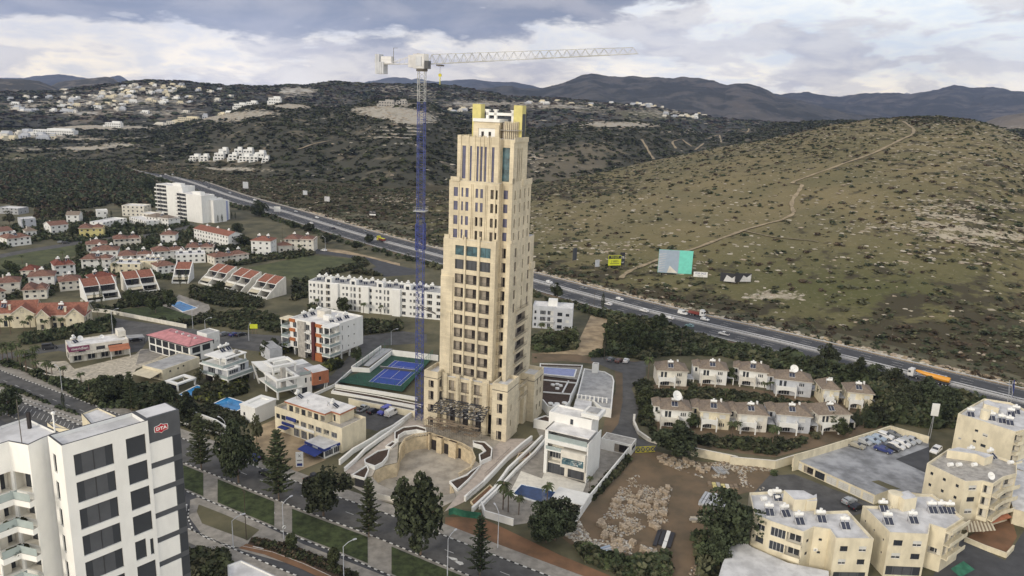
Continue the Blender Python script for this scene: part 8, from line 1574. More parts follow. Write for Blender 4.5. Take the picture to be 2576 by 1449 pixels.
# ================================================================ houses on the hills
def hvilla(label, rn, x, y, w, d, h, rz=0.1, mm='white', group=None, top=True):
 p = onr(rn, x, y); r = empty('house', label, 'house', (p[0], p[1], p[2] - 1.5), rz, group); m = MB(); h += 1.5
 m.box(-w / 2, w / 2, 0, d, 0, h, M[mm]);
 if top: m.box(-w * .1, w * .42, d * .3, d, h, h + 2.8, M[mm])
 m.box(-w * .62, -w * .5 - .01, -1, d * .7, 0, h * .55, M[mm]); m.build('wall', r); k = max(2, int(w / 4)); m = MB()
 for i in range(k):
  for z in ([h * .35] if h < 6 else [h * .25, h * .65]): a = -w / 2 + (i + .25) * w / k; m.box(a, a + w / k * .55, -.08, -.01, z, z + 1.7, M['glass'])
 m.build('windows', r); return r
for i, (x, y, w, d, h) in enumerate(((490, 406, 12, 9, 7), (512, 405, 10, 9, 7), (549, 403, 12, 10, 9), (560, 392, 11, 8, 9), (584, 405, 11, 9, 8), (598, 392, 10, 8, 9), (614, 406, 14, 10, 7), (622, 393, 12, 8, 9), (640, 407, 10, 9, 7), (655, 404, 12, 9, 10), (668, 409, 8, 7, 6))):
 hvilla(['leftmost', 'second from the left', 'third from the left, with roof room', 'upper left with balcony', 'centre left', 'upper centre', 'centre', 'upper right of centre', 'right of centre', 'tall right-hand', 'rightmost small'][i] + ' white house of the hillside estate below the quarry', 'scrub_hills', x, y, w, d, h, .1 * (i % 3) - .1, 'white', 'white houses of the isolated hillside estate')
hvilla('long white building with many windows on the sandy shelf, far left', 'scrub_hills', 135, 340, 70, 18, 9, .05); hvilla('small white flat house left of the village hill foot', 'scrub_hills', 285, 300 + 20, 30, 12, 9, 0); hvilla('stone-coloured long terraces building below the village', 'scrub_hills', 440, 312, 34, 14, 7, -.1, 'offwhite'); hvilla('white long building on the slope below the hilltop villas', 'scrub_hills', 475, 306, 42, 14, 8, -.1, 'creamy2'); hvilla('white villa cluster house on the ridge, first', 'scrub_hills', 600, 270, 24, 12, 10, 0); hvilla('white villa on the ridge right of the first', 'scrub_hills', 635, 268, 20, 12, 9, 0); hvilla('white blocky hotel-like house on the quarry shoulder', 'scrub_hills', 690, 262, 22, 14, 12, .1); hvilla('unfinished concrete house on top of the quarry hill', 'scrub_hills', 970, 268, 26, 14, 9, 0, 'conc')
hvilla('low white hut beside the quarry house', 'scrub_hills', 1010, 262, 18, 10, 6, .2, 'conc')
nh = np.random.RandomState(5)
CL = [('village_hills', 'white houses packed on the upper hillside village', 380, 225, 75, 12, 26), ('village_hills', 'white houses along the left shoulder of the village', 250, 238, 95, 11, 26), ('village_hills', 'white houses spread over the lower village slope', 330, 262, 175, 24, 34), ('village_hills', 'white houses at the far left of the village', 90, 265, 110, 18, 22), ('village_hills', 'houses on the right-hand village slope', 490, 245, 90, 20, 18), ('scrub_hills', 'white houses by the sandy shelf at the left edge', 60, 345, 70, 10, 22), ('village_hills', 'row of white houses behind the tower top', 1180, 282, 50, 4, 12), ('village_hills', 'houses in the sunlit hamlet on the right', 1720, 293, 55, 5, 14), ('village_hills', 'scattered houses on the ridge right of the tower', 1480, 262, 160, 7, 16), ('village_hills', 'hamlet on the far knoll right of the tower', 1625, 268, 40, 4, 8), ('scrub_hills', 'scattered white houses on the dark slope left', 480, 285, 90, 10, 8)]
hm = {}
for rn, gname, cx_, cy_, rx, ry, n in CL:
 for k in range(n):
  x, y = cx_ + nh.uniform(-1, 1) * rx, cy_ + nh.uniform(-1, 1) * ry; w, d, h = nh.uniform(9, 20), nh.uniform(8, 12), nh.uniform(4, 8)
  p = onr(rn, x, y); m = MB(); mm = ['white', 'offwhite', 'lgrey', 'creamy2'][nh.randint(4)]; s = nh.uniform(.3, .8); m.box(-w / 2, w / 2, 0, d, 0, h, M[mm]); m.box(-w / 2 * s, w / 2 * .9, d * .3, d, h, h + 3, M[mm]); nw = int(w / 4)
  for j in range(nw): m.box(-w / 2 + 1 + j * 4, -w / 2 + 3 + j * 4, -.1, -.01, 2, 4, M['glass'])
  o = m.build('hillside_house'); o.location = (p[0], p[1], p[2] - 1.5); o.rotation_euler = (0, 0, nh.uniform(-.5, .5)); tag(o, None, 'house', gname); SER.append((o, ('low' if h < 7.5 else 'tall') + ' pale house, # ' + gname.split('houses ')[-1]))
# ================================================================ vegetation
def leafcloud(n, s, seed, lobes=0, flat=1.0, lo=.0, hi=1.0):
 r = np.random.RandomState(seed)
 if lobes:
  c = r.normal(size=(lobes, 3)); c /= np.linalg.norm(c, axis=1)[:, None]; c *= r.uniform(.3, .85, (lobes, 1)); c[:, 2] *= 1.1; rad = r.uniform(.16, .40, lobes); k = r.randint(0, lobes, n)
  d = r.normal(size=(n, 3)); d /= np.linalg.norm(d, axis=1)[:, None]; P = c[k] + d * rad[k][:, None] * r.uniform(.75, 1.05, (n, 1))
 else: d = r.normal(size=(n, 3)); d /= np.linalg.norm(d, axis=1)[:, None]; P = d * r.uniform(.55, 1, (n, 1))
 a = r.normal(size=(n, 3)); a += d * 1.0; a /= np.linalg.norm(a, axis=1)[:, None]; t = np.cross(a, r.normal(size=(n, 3))); t /= np.linalg.norm(t, axis=1)[:, None]; b = np.cross(a, t); sz = s * r.uniform(.6, 1.3, (n, 1))
 P[:, 2] = P[:, 2] * flat; V = np.stack([P - t * sz - b * sz, P + t * sz - b * sz * .6, P + t * sz * .7 + b * sz, P - t * sz + b * sz * .8], 1).reshape(-1, 3)
 return V, np.arange(n * 4).reshape(n, 4)
BUSH = []
for i in range(4): V_, F_ = leafcloud(34, .30, 60 + i); V_[:, 2] = V_[:, 2] * .8 + .45; BUSH.append((V_, F_))
SM = leafcloud(13, .48, 77); SM[0][:, 2] = SM[0][:, 2] * .55 + .3
def on_exc(x, y): return any(inpoly(x, y, e) for e in EXC)
def scrub(label, polys, n, s0, s1, mats, zf=1.0, exc=True, name='shrubbery', cat_='shrubs'):
 if polys and isinstance(polys[0], tuple): polys = [polys]
 ar = [abs(sum(P[i][0] * P[(i + 1) % len(P)][1] - P[(i + 1) % len(P)][0] * P[i][1] for i in range(len(P)))) for P in polys]; tot = sum(ar); pts = []
 for P, a in zip(polys, ar):
  A = np.array(P); x0, y0, x1, y1 = *A.min(0), *A.max(0); k = 0; m_ = int(n * a / tot) + 1; it = 0
  while k < m_ and it < m_ * 12:
   it += 1; x, y = nr.uniform(x0, x1), nr.uniform(y0, y1)
   if inpoly(x, y, P) and not (exc and on_exc(x, y)): pts.append((x, y, 0)); k += 1
 if not pts and exc: return scrub(label, polys, n, s0, s1, mats, zf, False, name, cat_)
 pts = np.array(pts); s = nr.uniform(s0, s1, len(pts)) * nr.uniform(.7, 1.1, len(pts)); S = np.stack([s, s, s * zf * nr.uniform(.7, 1.3, len(pts))], 1)
 o = lk(name, scatter(name, BUSH[nr.randint(4)], pts, S, [M[x] for x in mats])); tag(o, label, cat_, kind='stuff'); return o
def hstrip(o1, o2, i0, i1): a, b = offs(HWY, o1)[i0:i1], offs(HWY, o2)[i0:i1]; return [tuple(p) for p in a] + [tuple(p) for p in reversed(b)]
D3 = ['leafd', 'leafm', 'leafd', 'leafo']; G3 = ['leafd', 'leafm', 'leafo']
scrub('russet and dark scrub on the hill-side bank of the motorway', hstrip(-3, -22, 25, 94), 3400, .7, 2.0, ['leafr', 'leafd', 'leafo', 'leafr'], .8)
scrub('dense dark shrubs along the town side of the motorway', [hstrip(35, 44, 30, 74), hstrip(35, 53, 74, 92)], 3300, 1.0, 2.5, D3)
scrub('dark woodland between the motorway and the upper left houses', [g('S', 300, 960, 800, 960, 1060, 1010, 1300, 1080, 1560, 1200, 1560, 1449, 1200, 1449, 1150, 1390, 480, 1400, -100, 1360, -100, 1120)], 5200, 1.6, 4.6, ['leafd', 'leafr', 'leafd', 'leafo', 'leafd'])
scrub('dark scrub behind the upper left houses', [g('A', -100, -60, 1500, -60, 1450, 50, 1150, 130, 900, 140, 700, 200, 600, 150, -100, 60), g('A', 430, 150, 800, 160, 1150, 200, 1160, 270, 440, 260)], 1500, 1.2, 3.2, ['leafd', 'leafr', 'leafm'])
scrub('low scrub on the flats left of the motorway', [g('S', -300, 900, 500, 880, 900, 940, 800, 1000, 300, 990, -300, 1130)], 1300, 1.5, 4, G3, .7)
scrub('garden shrubs among the brown-roofed houses', [g('A', 0, 380, 800, 250, 1300, 280, 2250, 300, 2576, 560, 2576, 780, 2100, 800, 2050, 1000, 1400, 960, 950, 1020, 600, 1200, 0, 1240, -100, 900, 500, 860, 980, 720, 980, 600, 600, 500, 0, 640)], 3400, 1.0, 2.6, G3)
scrub('garden shrubs between the motorway houses and the triple terrace', [g('B', 0, 560, 700, 560, 1100, 700, 1560, 640, 1500, 720, 1000, 760, 560, 840, 100, 760)], 900, 1.0, 2.6, G3)
scrub('rough bushes on the plot behind the long white apartments', [g('B', 1400, 850, 1700, 790, 2150, 740, 2180, 820, 1900, 900, 1500, 960), g('B', 1290, 990, 1450, 1000, 1460, 1200, 1290, 1250), g('B', 2100, 880, 2350, 950, 2300, 960, 2000, 920)], 520, 1.0, 2.4, ['leafd', 'leafo', 'leafm'])
scrub('thick clipped hedge between the mansions and the purple-signed shop', [g('C', 250, 620, 420, 590, 800, 540, 1100, 470, 1340, 395, 1370, 430, 1330, 520, 1150, 540, 700, 625, 300, 680)], 900, 1.1, 1.9, D3, 1.3)
scrub('dark hedges round the lawn and pool', [g('C', 1120, 190, 1240, 230, 1500, 330, 2080, 430, 2400, 360, 2600, 290, 2600, 400, 2250, 460, 1700, 370, 1350, 300, 1130, 280), g('C', 1500, 120, 1950, 60, 2120, 130, 1960, 200, 1400, 250), g('D', 60, 0, 560, 60, 900, 160, 900, 240, 500, 230, 280, 190, 60, 120)], 1500, 1.0, 1.9, D3, 1.1)
scrub('bushes and young palms on the rough plot by the parked cars', [g('D', 540, 300, 780, 260, 1150, 380, 1180, 560, 860, 500, 540, 500), g('D', 280, 330, 540, 280, 560, 480, 260, 460)], 520, .6, 1.7, G3)
scrub('shrubs below the long white apartments', [g('D', 1500, 230, 2130, 420, 2576, 430, 2576, 520, 2120, 560, 2100, 420, 1500, 300)], 420, 1.0, 2.2, G3)
scrub('ground cover and hedges around the modern villas', [g('D', 130, 1210, 380, 1210, 700, 1080, 720, 1260, 300, 1400, 100, 1340), g('D', 1640, 960, 1860, 880, 1840, 960, 1700, 1010), g('D', 920, 800, 1000, 760, 1250, 700, 1250, 760, 1000, 850)], 900, .8, 1.8, D3 + ['leafy'], 1.1)
scrub('palm garden shrubs along the boulevard pavement', [g('C', 0, 900, 160, 940, 460, 1060, 640, 1120, 1000, 1180, 1350, 1110, 1560, 1200, 1980, 1200, 2100, 1330, 2250, 1449, 1240, 1449, 860, 1270, 520, 1110, 230, 980, 0, 920)], 1300, .7, 1.9, D3)
scrub('hedges in front of the pool houses', [g('F', -20, 60, 160, 160, 330, 175, 520, 235, 560, 290, 440, 300, 120, 210, 0, 160), g('F', 60, 240, 300, 310, 430, 380, 400, 395, 60, 300)], 900, .7, 1.5, D3, 1.2)
scrub('hedge along the paved strip beside the parking bays', [g('P', 0, 330, 300, 450, 700, 610, 1100, 760, 1100, 790, 680, 650, 300, 490, 0, 360)], 420, .6, 1.1, D3)
scrub('planting on the bed beside the cycle path', [g('F', 600, 1165, 900, 1235, 1150, 1330, 1400, 1449, 1300, 1449, 980, 1330, 640, 1215)], 520, .4, .9, ['leafd', 'leafr', 'leafm'])
scrub('bushes at the foot of the office tower', [g('F', 90, 1280, 400, 1280, 420, 1449, 90, 1449)], 260, .8, 1.8, G3)
scrub('low hedges on the cafe forecourt and at the kerb', [g('F', 830, 370, 900, 365, 1000, 410, 920, 440, 830, 400), g('F', 620, 500, 700, 520, 690, 560, 600, 540), g('F', 700, 560, 900, 590, 940, 640, 860, 640, 700, 590)], 260, .5, 1.0, D3)
scrub('dense gardens and hedges among the tan-roofed villas', [g('J', 100, 520, 560, 490, 960, 560, 1500, 640, 2100, 700, 2560, 800, 1850, 1030, 1400, 1180, 1000, 1120, 620, 1060, 330, 1040, 130, 880), g('J', 60, 480, 280, 480, 700, 560, 640, 640, 200, 640)], 1800, .7, 1.7, D3)
scrub('dark trees and bushes between the villas and the motorway', [g('L', 0, 560, 300, 640, 950, 790, 1290, 890, 1500, 950, 1900, 1030, 2080, 1050, 1860, 1140, 1800, 1280, 1560, 1290, 1180, 1230, 900, 1290, 1000, 1000, 940, 940, 500, 720, 0, 640)], 2600, 1.6, 3.6, D3)
scrub('shrubs on the slope between the sandy track and the motorway', [g('M', 640, 610, 860, 640, 1300, 720, 1700, 860, 2200, 990, 2576, 1080, 2576, 1150, 2300, 1120, 1900, 1020, 1400, 1010, 1240, 1060, 900, 1010, 880, 760, 1100, 800, 1330, 860, 1300, 800, 900, 700)], 2300, 1.0, 2.4, G3)
scrub('bushes in front of the grey apartment building', [g('M', 235, 860, 600, 800, 620, 990, 330, 1000, 235, 960), g('M', 735, 970, 860, 980, 850, 1030, 740, 1030)], 420, 1.0, 2.2, G3)
scrub('shrubs on the near side of the dirt yard and the road bank', [g('I', 420, 1160, 620, 1260, 900, 1330, 1280, 1270, 1320, 1449, 900, 1449, 560, 1330), g('G', 1240, 1150, 1500, 1180, 1837, 1330, 2300, 1520, 2280, 1560, 1800, 1380, 1230, 1190), g('I', 1580, 1080, 1720, 1060, 1760, 1449, 1640, 1449), g('K', 340, 440, 380, 420, 400, 560, 200, 640)], 900, .7, 1.9, G3)
scrub('clipped hedge along the villa wall', [g('I', 660, 560, 900, 330, 930, 330, 720, 560, 560, 720, 520, 700), g('G', 1290, 930, 1480, 990, 1520, 960, 1320, 900)], 420, .7, 1.3, D3, 1.2)
scrub('wild plants and grass clumps over the sandy plots', [g('D', 1400, 300, 1500, 300, 1500, 360, 1400, 360), g('M', 240, 1020, 600, 985, 600, 1010, 240, 1040)], 60, .4, .9, G3)
# scrub growing on the hills (draped on the slopes)
def hill_scrub(label, rn, n, s0, s1, mats, wfn, zf=.8, tm=SM, name='hill_scrub', cat_='scrub'):
 px, py, V, col = RIDGES[rn]; w = wfn(px, py, col) * (px > -60) * (px < 2640) * np.clip(np.linalg.norm(V - CAM, axis=2) / 600, .3, 9) ** 0
 cell = np.ones_like(w); cell[1:-1, 1:-1] = np.abs((V[2:, 1:-1, 0] - V[:-2, 1:-1, 0]) * (V[1:-1, 2:, 1] - V[1:-1, :-2, 1]) - (V[2:, 1:-1, 1] - V[:-2, 1:-1, 1]) * (V[1:-1, 2:, 0] - V[1:-1, :-2, 0])); cell[0] = cell[-1] = 0; w = np.clip(w, 0, None) * cell; w[-1:] = 0
 for t in TRK:
  if t[0] == rn: w = w * (((px - t[1]) / 9) ** 2 + ((py - t[2]) / 5) ** 2 > 1)
 p = w.ravel() / w.sum(); j = nr.choice(len(p), n, p=p); P = V.reshape(-1, 3)[j].copy(); P[:, :2] += nr.uniform(-2.5, 2.5, (n, 2)); P[:, 2] -= .2; s = s0 + (s1 - s0) * nr.rand(n) ** 2.2; S = np.stack([s * nr.uniform(.8, 1.5, n), s, s * zf], 1)
 o = lk(name, scatter(name, tm, P, S, [M[x] for x in mats])); tag(o, label, cat_, kind='stuff')
hill_scrub('dark rounded bushes dotted over the dry hill', 'dry_hill', 13000, .4, 2.5, ['leafo', 'leafr', 'leafd', 'leafo', 'leafd'], lambda px, py, c: .10 + np.clip(c[..., 2] - .1, 0, 1) ** 1.5)
hill_scrub('dark maquis covering the middle hills', 'scrub_hills', 12000, 2.0, 6.0, ['leafd', 'leafm', 'leafo', 'leafm'], lambda px, py, c: .2 + c[..., 2] - c[..., 0])
RV = np.array([(-1, -1, -.3), (1, -1, -.3), (1, 1, -.3), (-1, 1, -.3), (-.7, -.5, .5), (.8, -.6, .35), (.5, .7, .6), (-.8, .5, .3)]) * .5; RF = np.array([(4, 5, 6, 7), (0, 1, 5, 4), (1, 2, 6, 5), (2, 3, 7, 6), (3, 0, 4, 7)])
hill_scrub('pale limestone outcrops strewn over the dry hill', 'dry_hill', 12000, .4, 3.4, ['srock', 'srock', 'carton', 'rock'], lambda px, py, c: .03 + np.clip(c[..., 0] - .08, 0, 1) ** 1.1 * 1.8 + .04 * (px > 2100), .35, (RV, RF), 'rocks', 'rocks')
hill_scrub('pale limestone outcrops and terraces on the middle hills', 'scrub_hills', 7500, 1.2, 7, ['rock', 'srock', 'carton'], lambda px, py, c: .015 + np.clip(c[..., 0] - .1, 0, 1) ** 1.3, .35, (RV, RF), 'rocks', 'rocks')
hill_scrub('dark maquis on the hills around the village', 'village_hills', 9000, 3, 11, ['leafd', 'leafo', 'leafr'], lambda px, py, c: .2 + c[..., 2] - c[..., 0], .6)
hill_scrub('pale terraces and outcrops around the hillside village', 'village_hills', 4200, 3, 16, ['rock', 'srock', 'srock'], lambda px, py, c: .012 + np.clip(c[..., 0] - .1, 0, 1) ** 1.2, .22, (RV, RF), 'rocks', 'rocks')
def bank(o1, o2, i0, i1, n):
 P = hstrip(o1, o2, i0, i1); A = np.array(P); out = []
 while len(out) < n:
  i = nr.randint(i0, i1); t = nr.rand(); a, b = offs(HWY, nr.uniform(o2, o1))[i:i + 2] if i + 1 < len(HWY) else (HWY[i], HWY[i]); p = a + (b - a) * t; out.append((p.x, p.y, .1))
 o = lk('rocks', scatter('rocks', (RV, RF), np.array(out), nr.uniform(.6, 2.2, (n, 1)) * np.array([[1.5, 1, .7]]), [M['rock'], M['sand'], M['carton']])); tag(o, 'pale rocky cutting along the hill side of the motorway', 'rocks', kind='stuff')
bank(-3, -8, 45, 92, 900)
# ---- individual trees
LMK = [('the office tower', G(470, 1180)), ('the glazed cafe', g('F', 1050, 560)[0]), ('the terracotta-edged shop', g('F', 900, 300)[0]), ('the sunken forecourt', g('G', 750, 700)[0]), ('the tall modern villa', g('H', 550, 1200)[0]), ('the rubble yard', g('I', 1200, 800)[0]), ('the jagged cream block', g('K', 600, 1000)[0]), ('the parking deck', g('K', 1100, 300)[0]), ('the huge-dish villa', g('J', 450, 850)[0]), ('the last front-row villa', g('J', 2050, 900)[0]), ('the right back-row villa', g('J', 2250, 650)[0]), ('the grey apartment building', g('M', 400, 800)[0]), ('the tennis court', g('O', 1500, 600)[0]), ('the orange-panelled apartments', g('D', 1700, 900)[0]), ('the long white apartments', g('B', 2000, 1350)[0]), ('the pair of modern villas', g('D', 700, 1150)[0]), ('the purple-signed shop', g('C', 1000, 850)[0]), ('the pink-roofed building', g('C', 2100, 800)[0]), ('the low grey-roofed shop', g('C', 1900, 1100)[0]), ('the red-roofed mansion', g('C', 700, 480)[0]), ('the first stepped terrace', g('A', 1100, 1250)[0]), ('the lawn pool', g('C', 2200, 240)[0]), ('the triple stepped terrace', g('B', 700, 1200)[0]), ('the white balcony block', g('S', 1900, 1500)[0]), ('the lemon yellow villa', g('A', 1100, 470)[0]), ('the pale blue cube house', g('A', 340, 350)[0]), ('the green meadow', g('A', 500, 750)[0]), ('the bright-red-roofed house', g('B', 900, 680)[0])]
_used = {}; ORD = ['nearest', 'second nearest', 'third nearest', 'fourth nearest', 'fifth nearest', 'sixth nearest', 'seventh nearest', 'eighth nearest', 'ninth nearest', 'tenth nearest', 'eleventh nearest', 'twelfth nearest', 'thirteenth nearest', 'fourteenth nearest', 'fifteenth nearest', 'sixteenth nearest'] + ['outermost'] * 60
TREES = []
def mark(o, desc, cat_, grp):
 x, y = o.location[:2]; nm, p = min(LMK, key=lambda l: (l[1][0] - x) ** 2 + (l[1][1] - y) ** 2); dx, dy = x - p[0], y - p[1]; side = ('right of' if dx > 0 else 'left of') if abs(dx) > abs(dy) else ('behind' if dy > 0 else 'in front of')
 TREES.append((desc, side, nm, math.hypot(dx, dy), o)); o['category'] = cat_; o['group'] = grp
def finish_labels():
 d = {}
 for t in TREES: d.setdefault(t[:3], []).append(t)
 for k, L in d.items():
  L.sort(key=lambda t: t[3])
  for i, t in enumerate(L): t[4]['label'] = f'{k[0]} {k[1]} {k[2]}' + (f', {ORD[min(i, len(ORD) - 1)]} of these' if len(L) > 1 else '')
TV = {}
def tmesh(kind, i):
 if (kind, i) in TV: return TV[(kind, i)]
 m = MB(); r = random.Random(i * 7 + len(kind)); mats = [M['leafd']]
 if kind in ('bushy', 'pine', 'round', 'olive'):
  n, lb, s = {'bushy': (3800, 34, .05), 'pine': (2200, 22, .06), 'round': (1100, 0, .085), 'olive': (1300, 20, .07)}[kind]; V, Fq = leafcloud(n, s, i * 13 + 5, lb); V[:, 2] = V[:, 2] * .5 + .62; V[:, :2] *= .5; mats = [M[{'bushy': 'leafd', 'pine': 'leafm', 'round': 'leafm', 'olive': 'leafo'}[kind]]]
  m.tube((0, 0, 0), (.01, 0, .62), .022, M['bark'], 6, .012)
  for k in range(7): a = k * .9 + i; m.tube((0, 0, .25 + .05 * k), (.33 * math.cos(a), .33 * math.sin(a), .5 + .06 * k), .010, M['bark'], 5, .004)
 elif kind == 'cypress':
  V, Fq = leafcloud(900, .05, i + 3); z = V[:, 2] * .5 + .52; f = (np.sin(np.clip(z, 0, 1) * math.pi) ** .6) * .95 + .05; V[:, 0] *= .1 * f * 1.1; V[:, 1] *= .1 * f * 1.1; V[:, 2] = z; m.tube((0, 0, 0), (0, 0, .3), .015, M['bark'], 5)
 elif kind == 'norfolk':
  L = []; mats = [M['leafm']]
  for t in range(15):
   z = .12 + t * .058; R_ = .26 * (1 - z) ** .8 * r.uniform(.85, 1.1) + .02
   for b in range(6):
    a = b * 1.047 + t * .5 + r.uniform(-.15, .15)
    for k in range(9):
     f = (k + 1) / 9; x, y, zz = R_ * f * math.cos(a), R_ * f * math.sin(a), z + R_ * f * .35; w = .014 * (1.3 - f * .6)
     for _ in range(2): ax_, ay = r.uniform(-w, w), r.uniform(-w, w); L.append([(x + ax_ - w * 1.5, y + ay - w, zz), (x + ax_ + w * 1.5, y + ay - w, zz + r.uniform(-w, w)), (x + ax_ + w, y + ay + w * 1.3, zz + w), (x + ax_ - w, y + ay + w * 1.3, zz - w * .5)])
  V = np.array(L).reshape(-1, 3); Fq = np.arange(len(V)).reshape(-1, 4); m.tube((0, 0, 0), (0, 0, .99), .011, M['bark'], 6, .002)
 else:  # palm
  L = []; mats = [M['leafp']]
  for b in range(20):
   a = b * 2.4 + r.uniform(-.2, .2); up = r.uniform(-.25, .9); Ln = .34; p = Vector((0, 0, .8)); d = Vector((math.cos(a), math.sin(a), up)).normalized(); sd = Vector((-math.sin(a), math.cos(a), 0))
   for k in range(7):
    w = .055 * (1 - abs(k - 2.5) / 6); q_ = p + d * Ln / 7; L += [[p, q_, q_ + sd * w * .9 - Vector((0, 0, w * .7)), p + sd * w - Vector((0, 0, w * .6))], [q_, p, p - sd * w - Vector((0, 0, w * .6)), q_ - sd * w * .9 - Vector((0, 0, w * .7))]]; p = q_; d = (d + Vector((0, 0, -.24))).normalized()
  V = np.array([[tuple(v) for v in f] for f in L]).reshape(-1, 3); Fq = np.arange(len(V)).reshape(-1, 4); m.tube((0, 0, 0), (.015, 0, .8), .026, M['bark'], 7, .02); m.ball((.01, 0, .79), .045, .045, .06, M['bark'], 7, 4)
 TV[(kind, i)] = (npmesh('crown', V, Fq, mats), m.mesh('trunk')); return TV[(kind, i)]
DS = {'bushy': ('dark_tree', 'large dense dark green tree'), 'pine': ('pine_tree', 'bushy green pine tree'), 'round': ('round_tree', 'small round-crowned tree'), 'olive': ('olive_tree', 'loose olive-green tree'), 'cypress': ('cypress_tree', 'slim dark cypress'), 'norfolk': ('norfolk_pine', 'tall tiered conifer'), 'palm': ('palm_tree', 'palm tree')}
_n = [0]
def tree(kind, pn, x, y, h, w=None, label=None, z=0):
 _n[0] += 1; i = _n[0] % 3; c, t = tmesh(kind, i); nm, ds = DS[kind]; sx = (w or {'bushy': h * .75, 'pine': h * .7, 'round': h * .7, 'olive': h * .8, 'cypress': h * .9, 'norfolk': h * .9, 'palm': min(h * .9, 7)}[kind])
 p = g(pn, x, y)[0] if pn else (x, y); r = empty(nm, label, None, (*p, z), rnd.uniform(0, 6.28)); a = lk('crown', c, r); b = lk('trunk', t, r); a.scale = (sx, sx, h); b.scale = (max(sx, h * .5), max(sx, h * .5), h) if kind != 'cypress' else (h, h, h)
 gname = {'bushy': 'dark broad trees', 'pine': 'bushy pines', 'round': 'small round trees', 'olive': 'olive-green trees', 'cypress': 'cypresses', 'norfolk': 'tiered conifers', 'palm': 'palms'}[kind]
 mark(r, ds, 'tree', gname)
 if label: TREES.pop(); r['label'] = label
 return r
tree('bushy', 'F', 500, 735, 15.5, 11.5, 'huge dark tree on the grass median nearest the office tower'); tree('bushy', 'F', 1150, 990, 12.5, 13, 'broad dark tree on the median left of the forecourt entrance'); tree('bushy', 'G', 770, 1290, 18, 13.5, 'tallest dark tree on the median in front of the forecourt')
for x, y, h, pn, lb in ((215, 635, 17, 'F', 'tiered conifer on the median beside the office tower'), (808, 868, 20, 'F', 'tall tiered conifer on the median in front of the cafe'), (1498, 1150, 15.5, 'F', 'tiered conifer in the ringed bed on the median, left of the tallest dark tree'), (1222, 1449, 15, 'G', 'sparse tiered conifer by the roadside at the bottom centre'), (1790, 700, 14, 'P', 'slim tiered conifer in front of the low grey-roofed shop'), (1220, 540, 11, 'M', 'dark conifer among motorway shrubs')):
 if pn != 'M': tree('norfolk', pn, x, y, h, None, lb)
for a in ((905, 1245, 3.6, 'F'), (1228, 1365, 3.8, 'F'), (105, 1365, 3.8, 'G')): tree('round', a[3], a[0], a[1], a[2], 2.8)
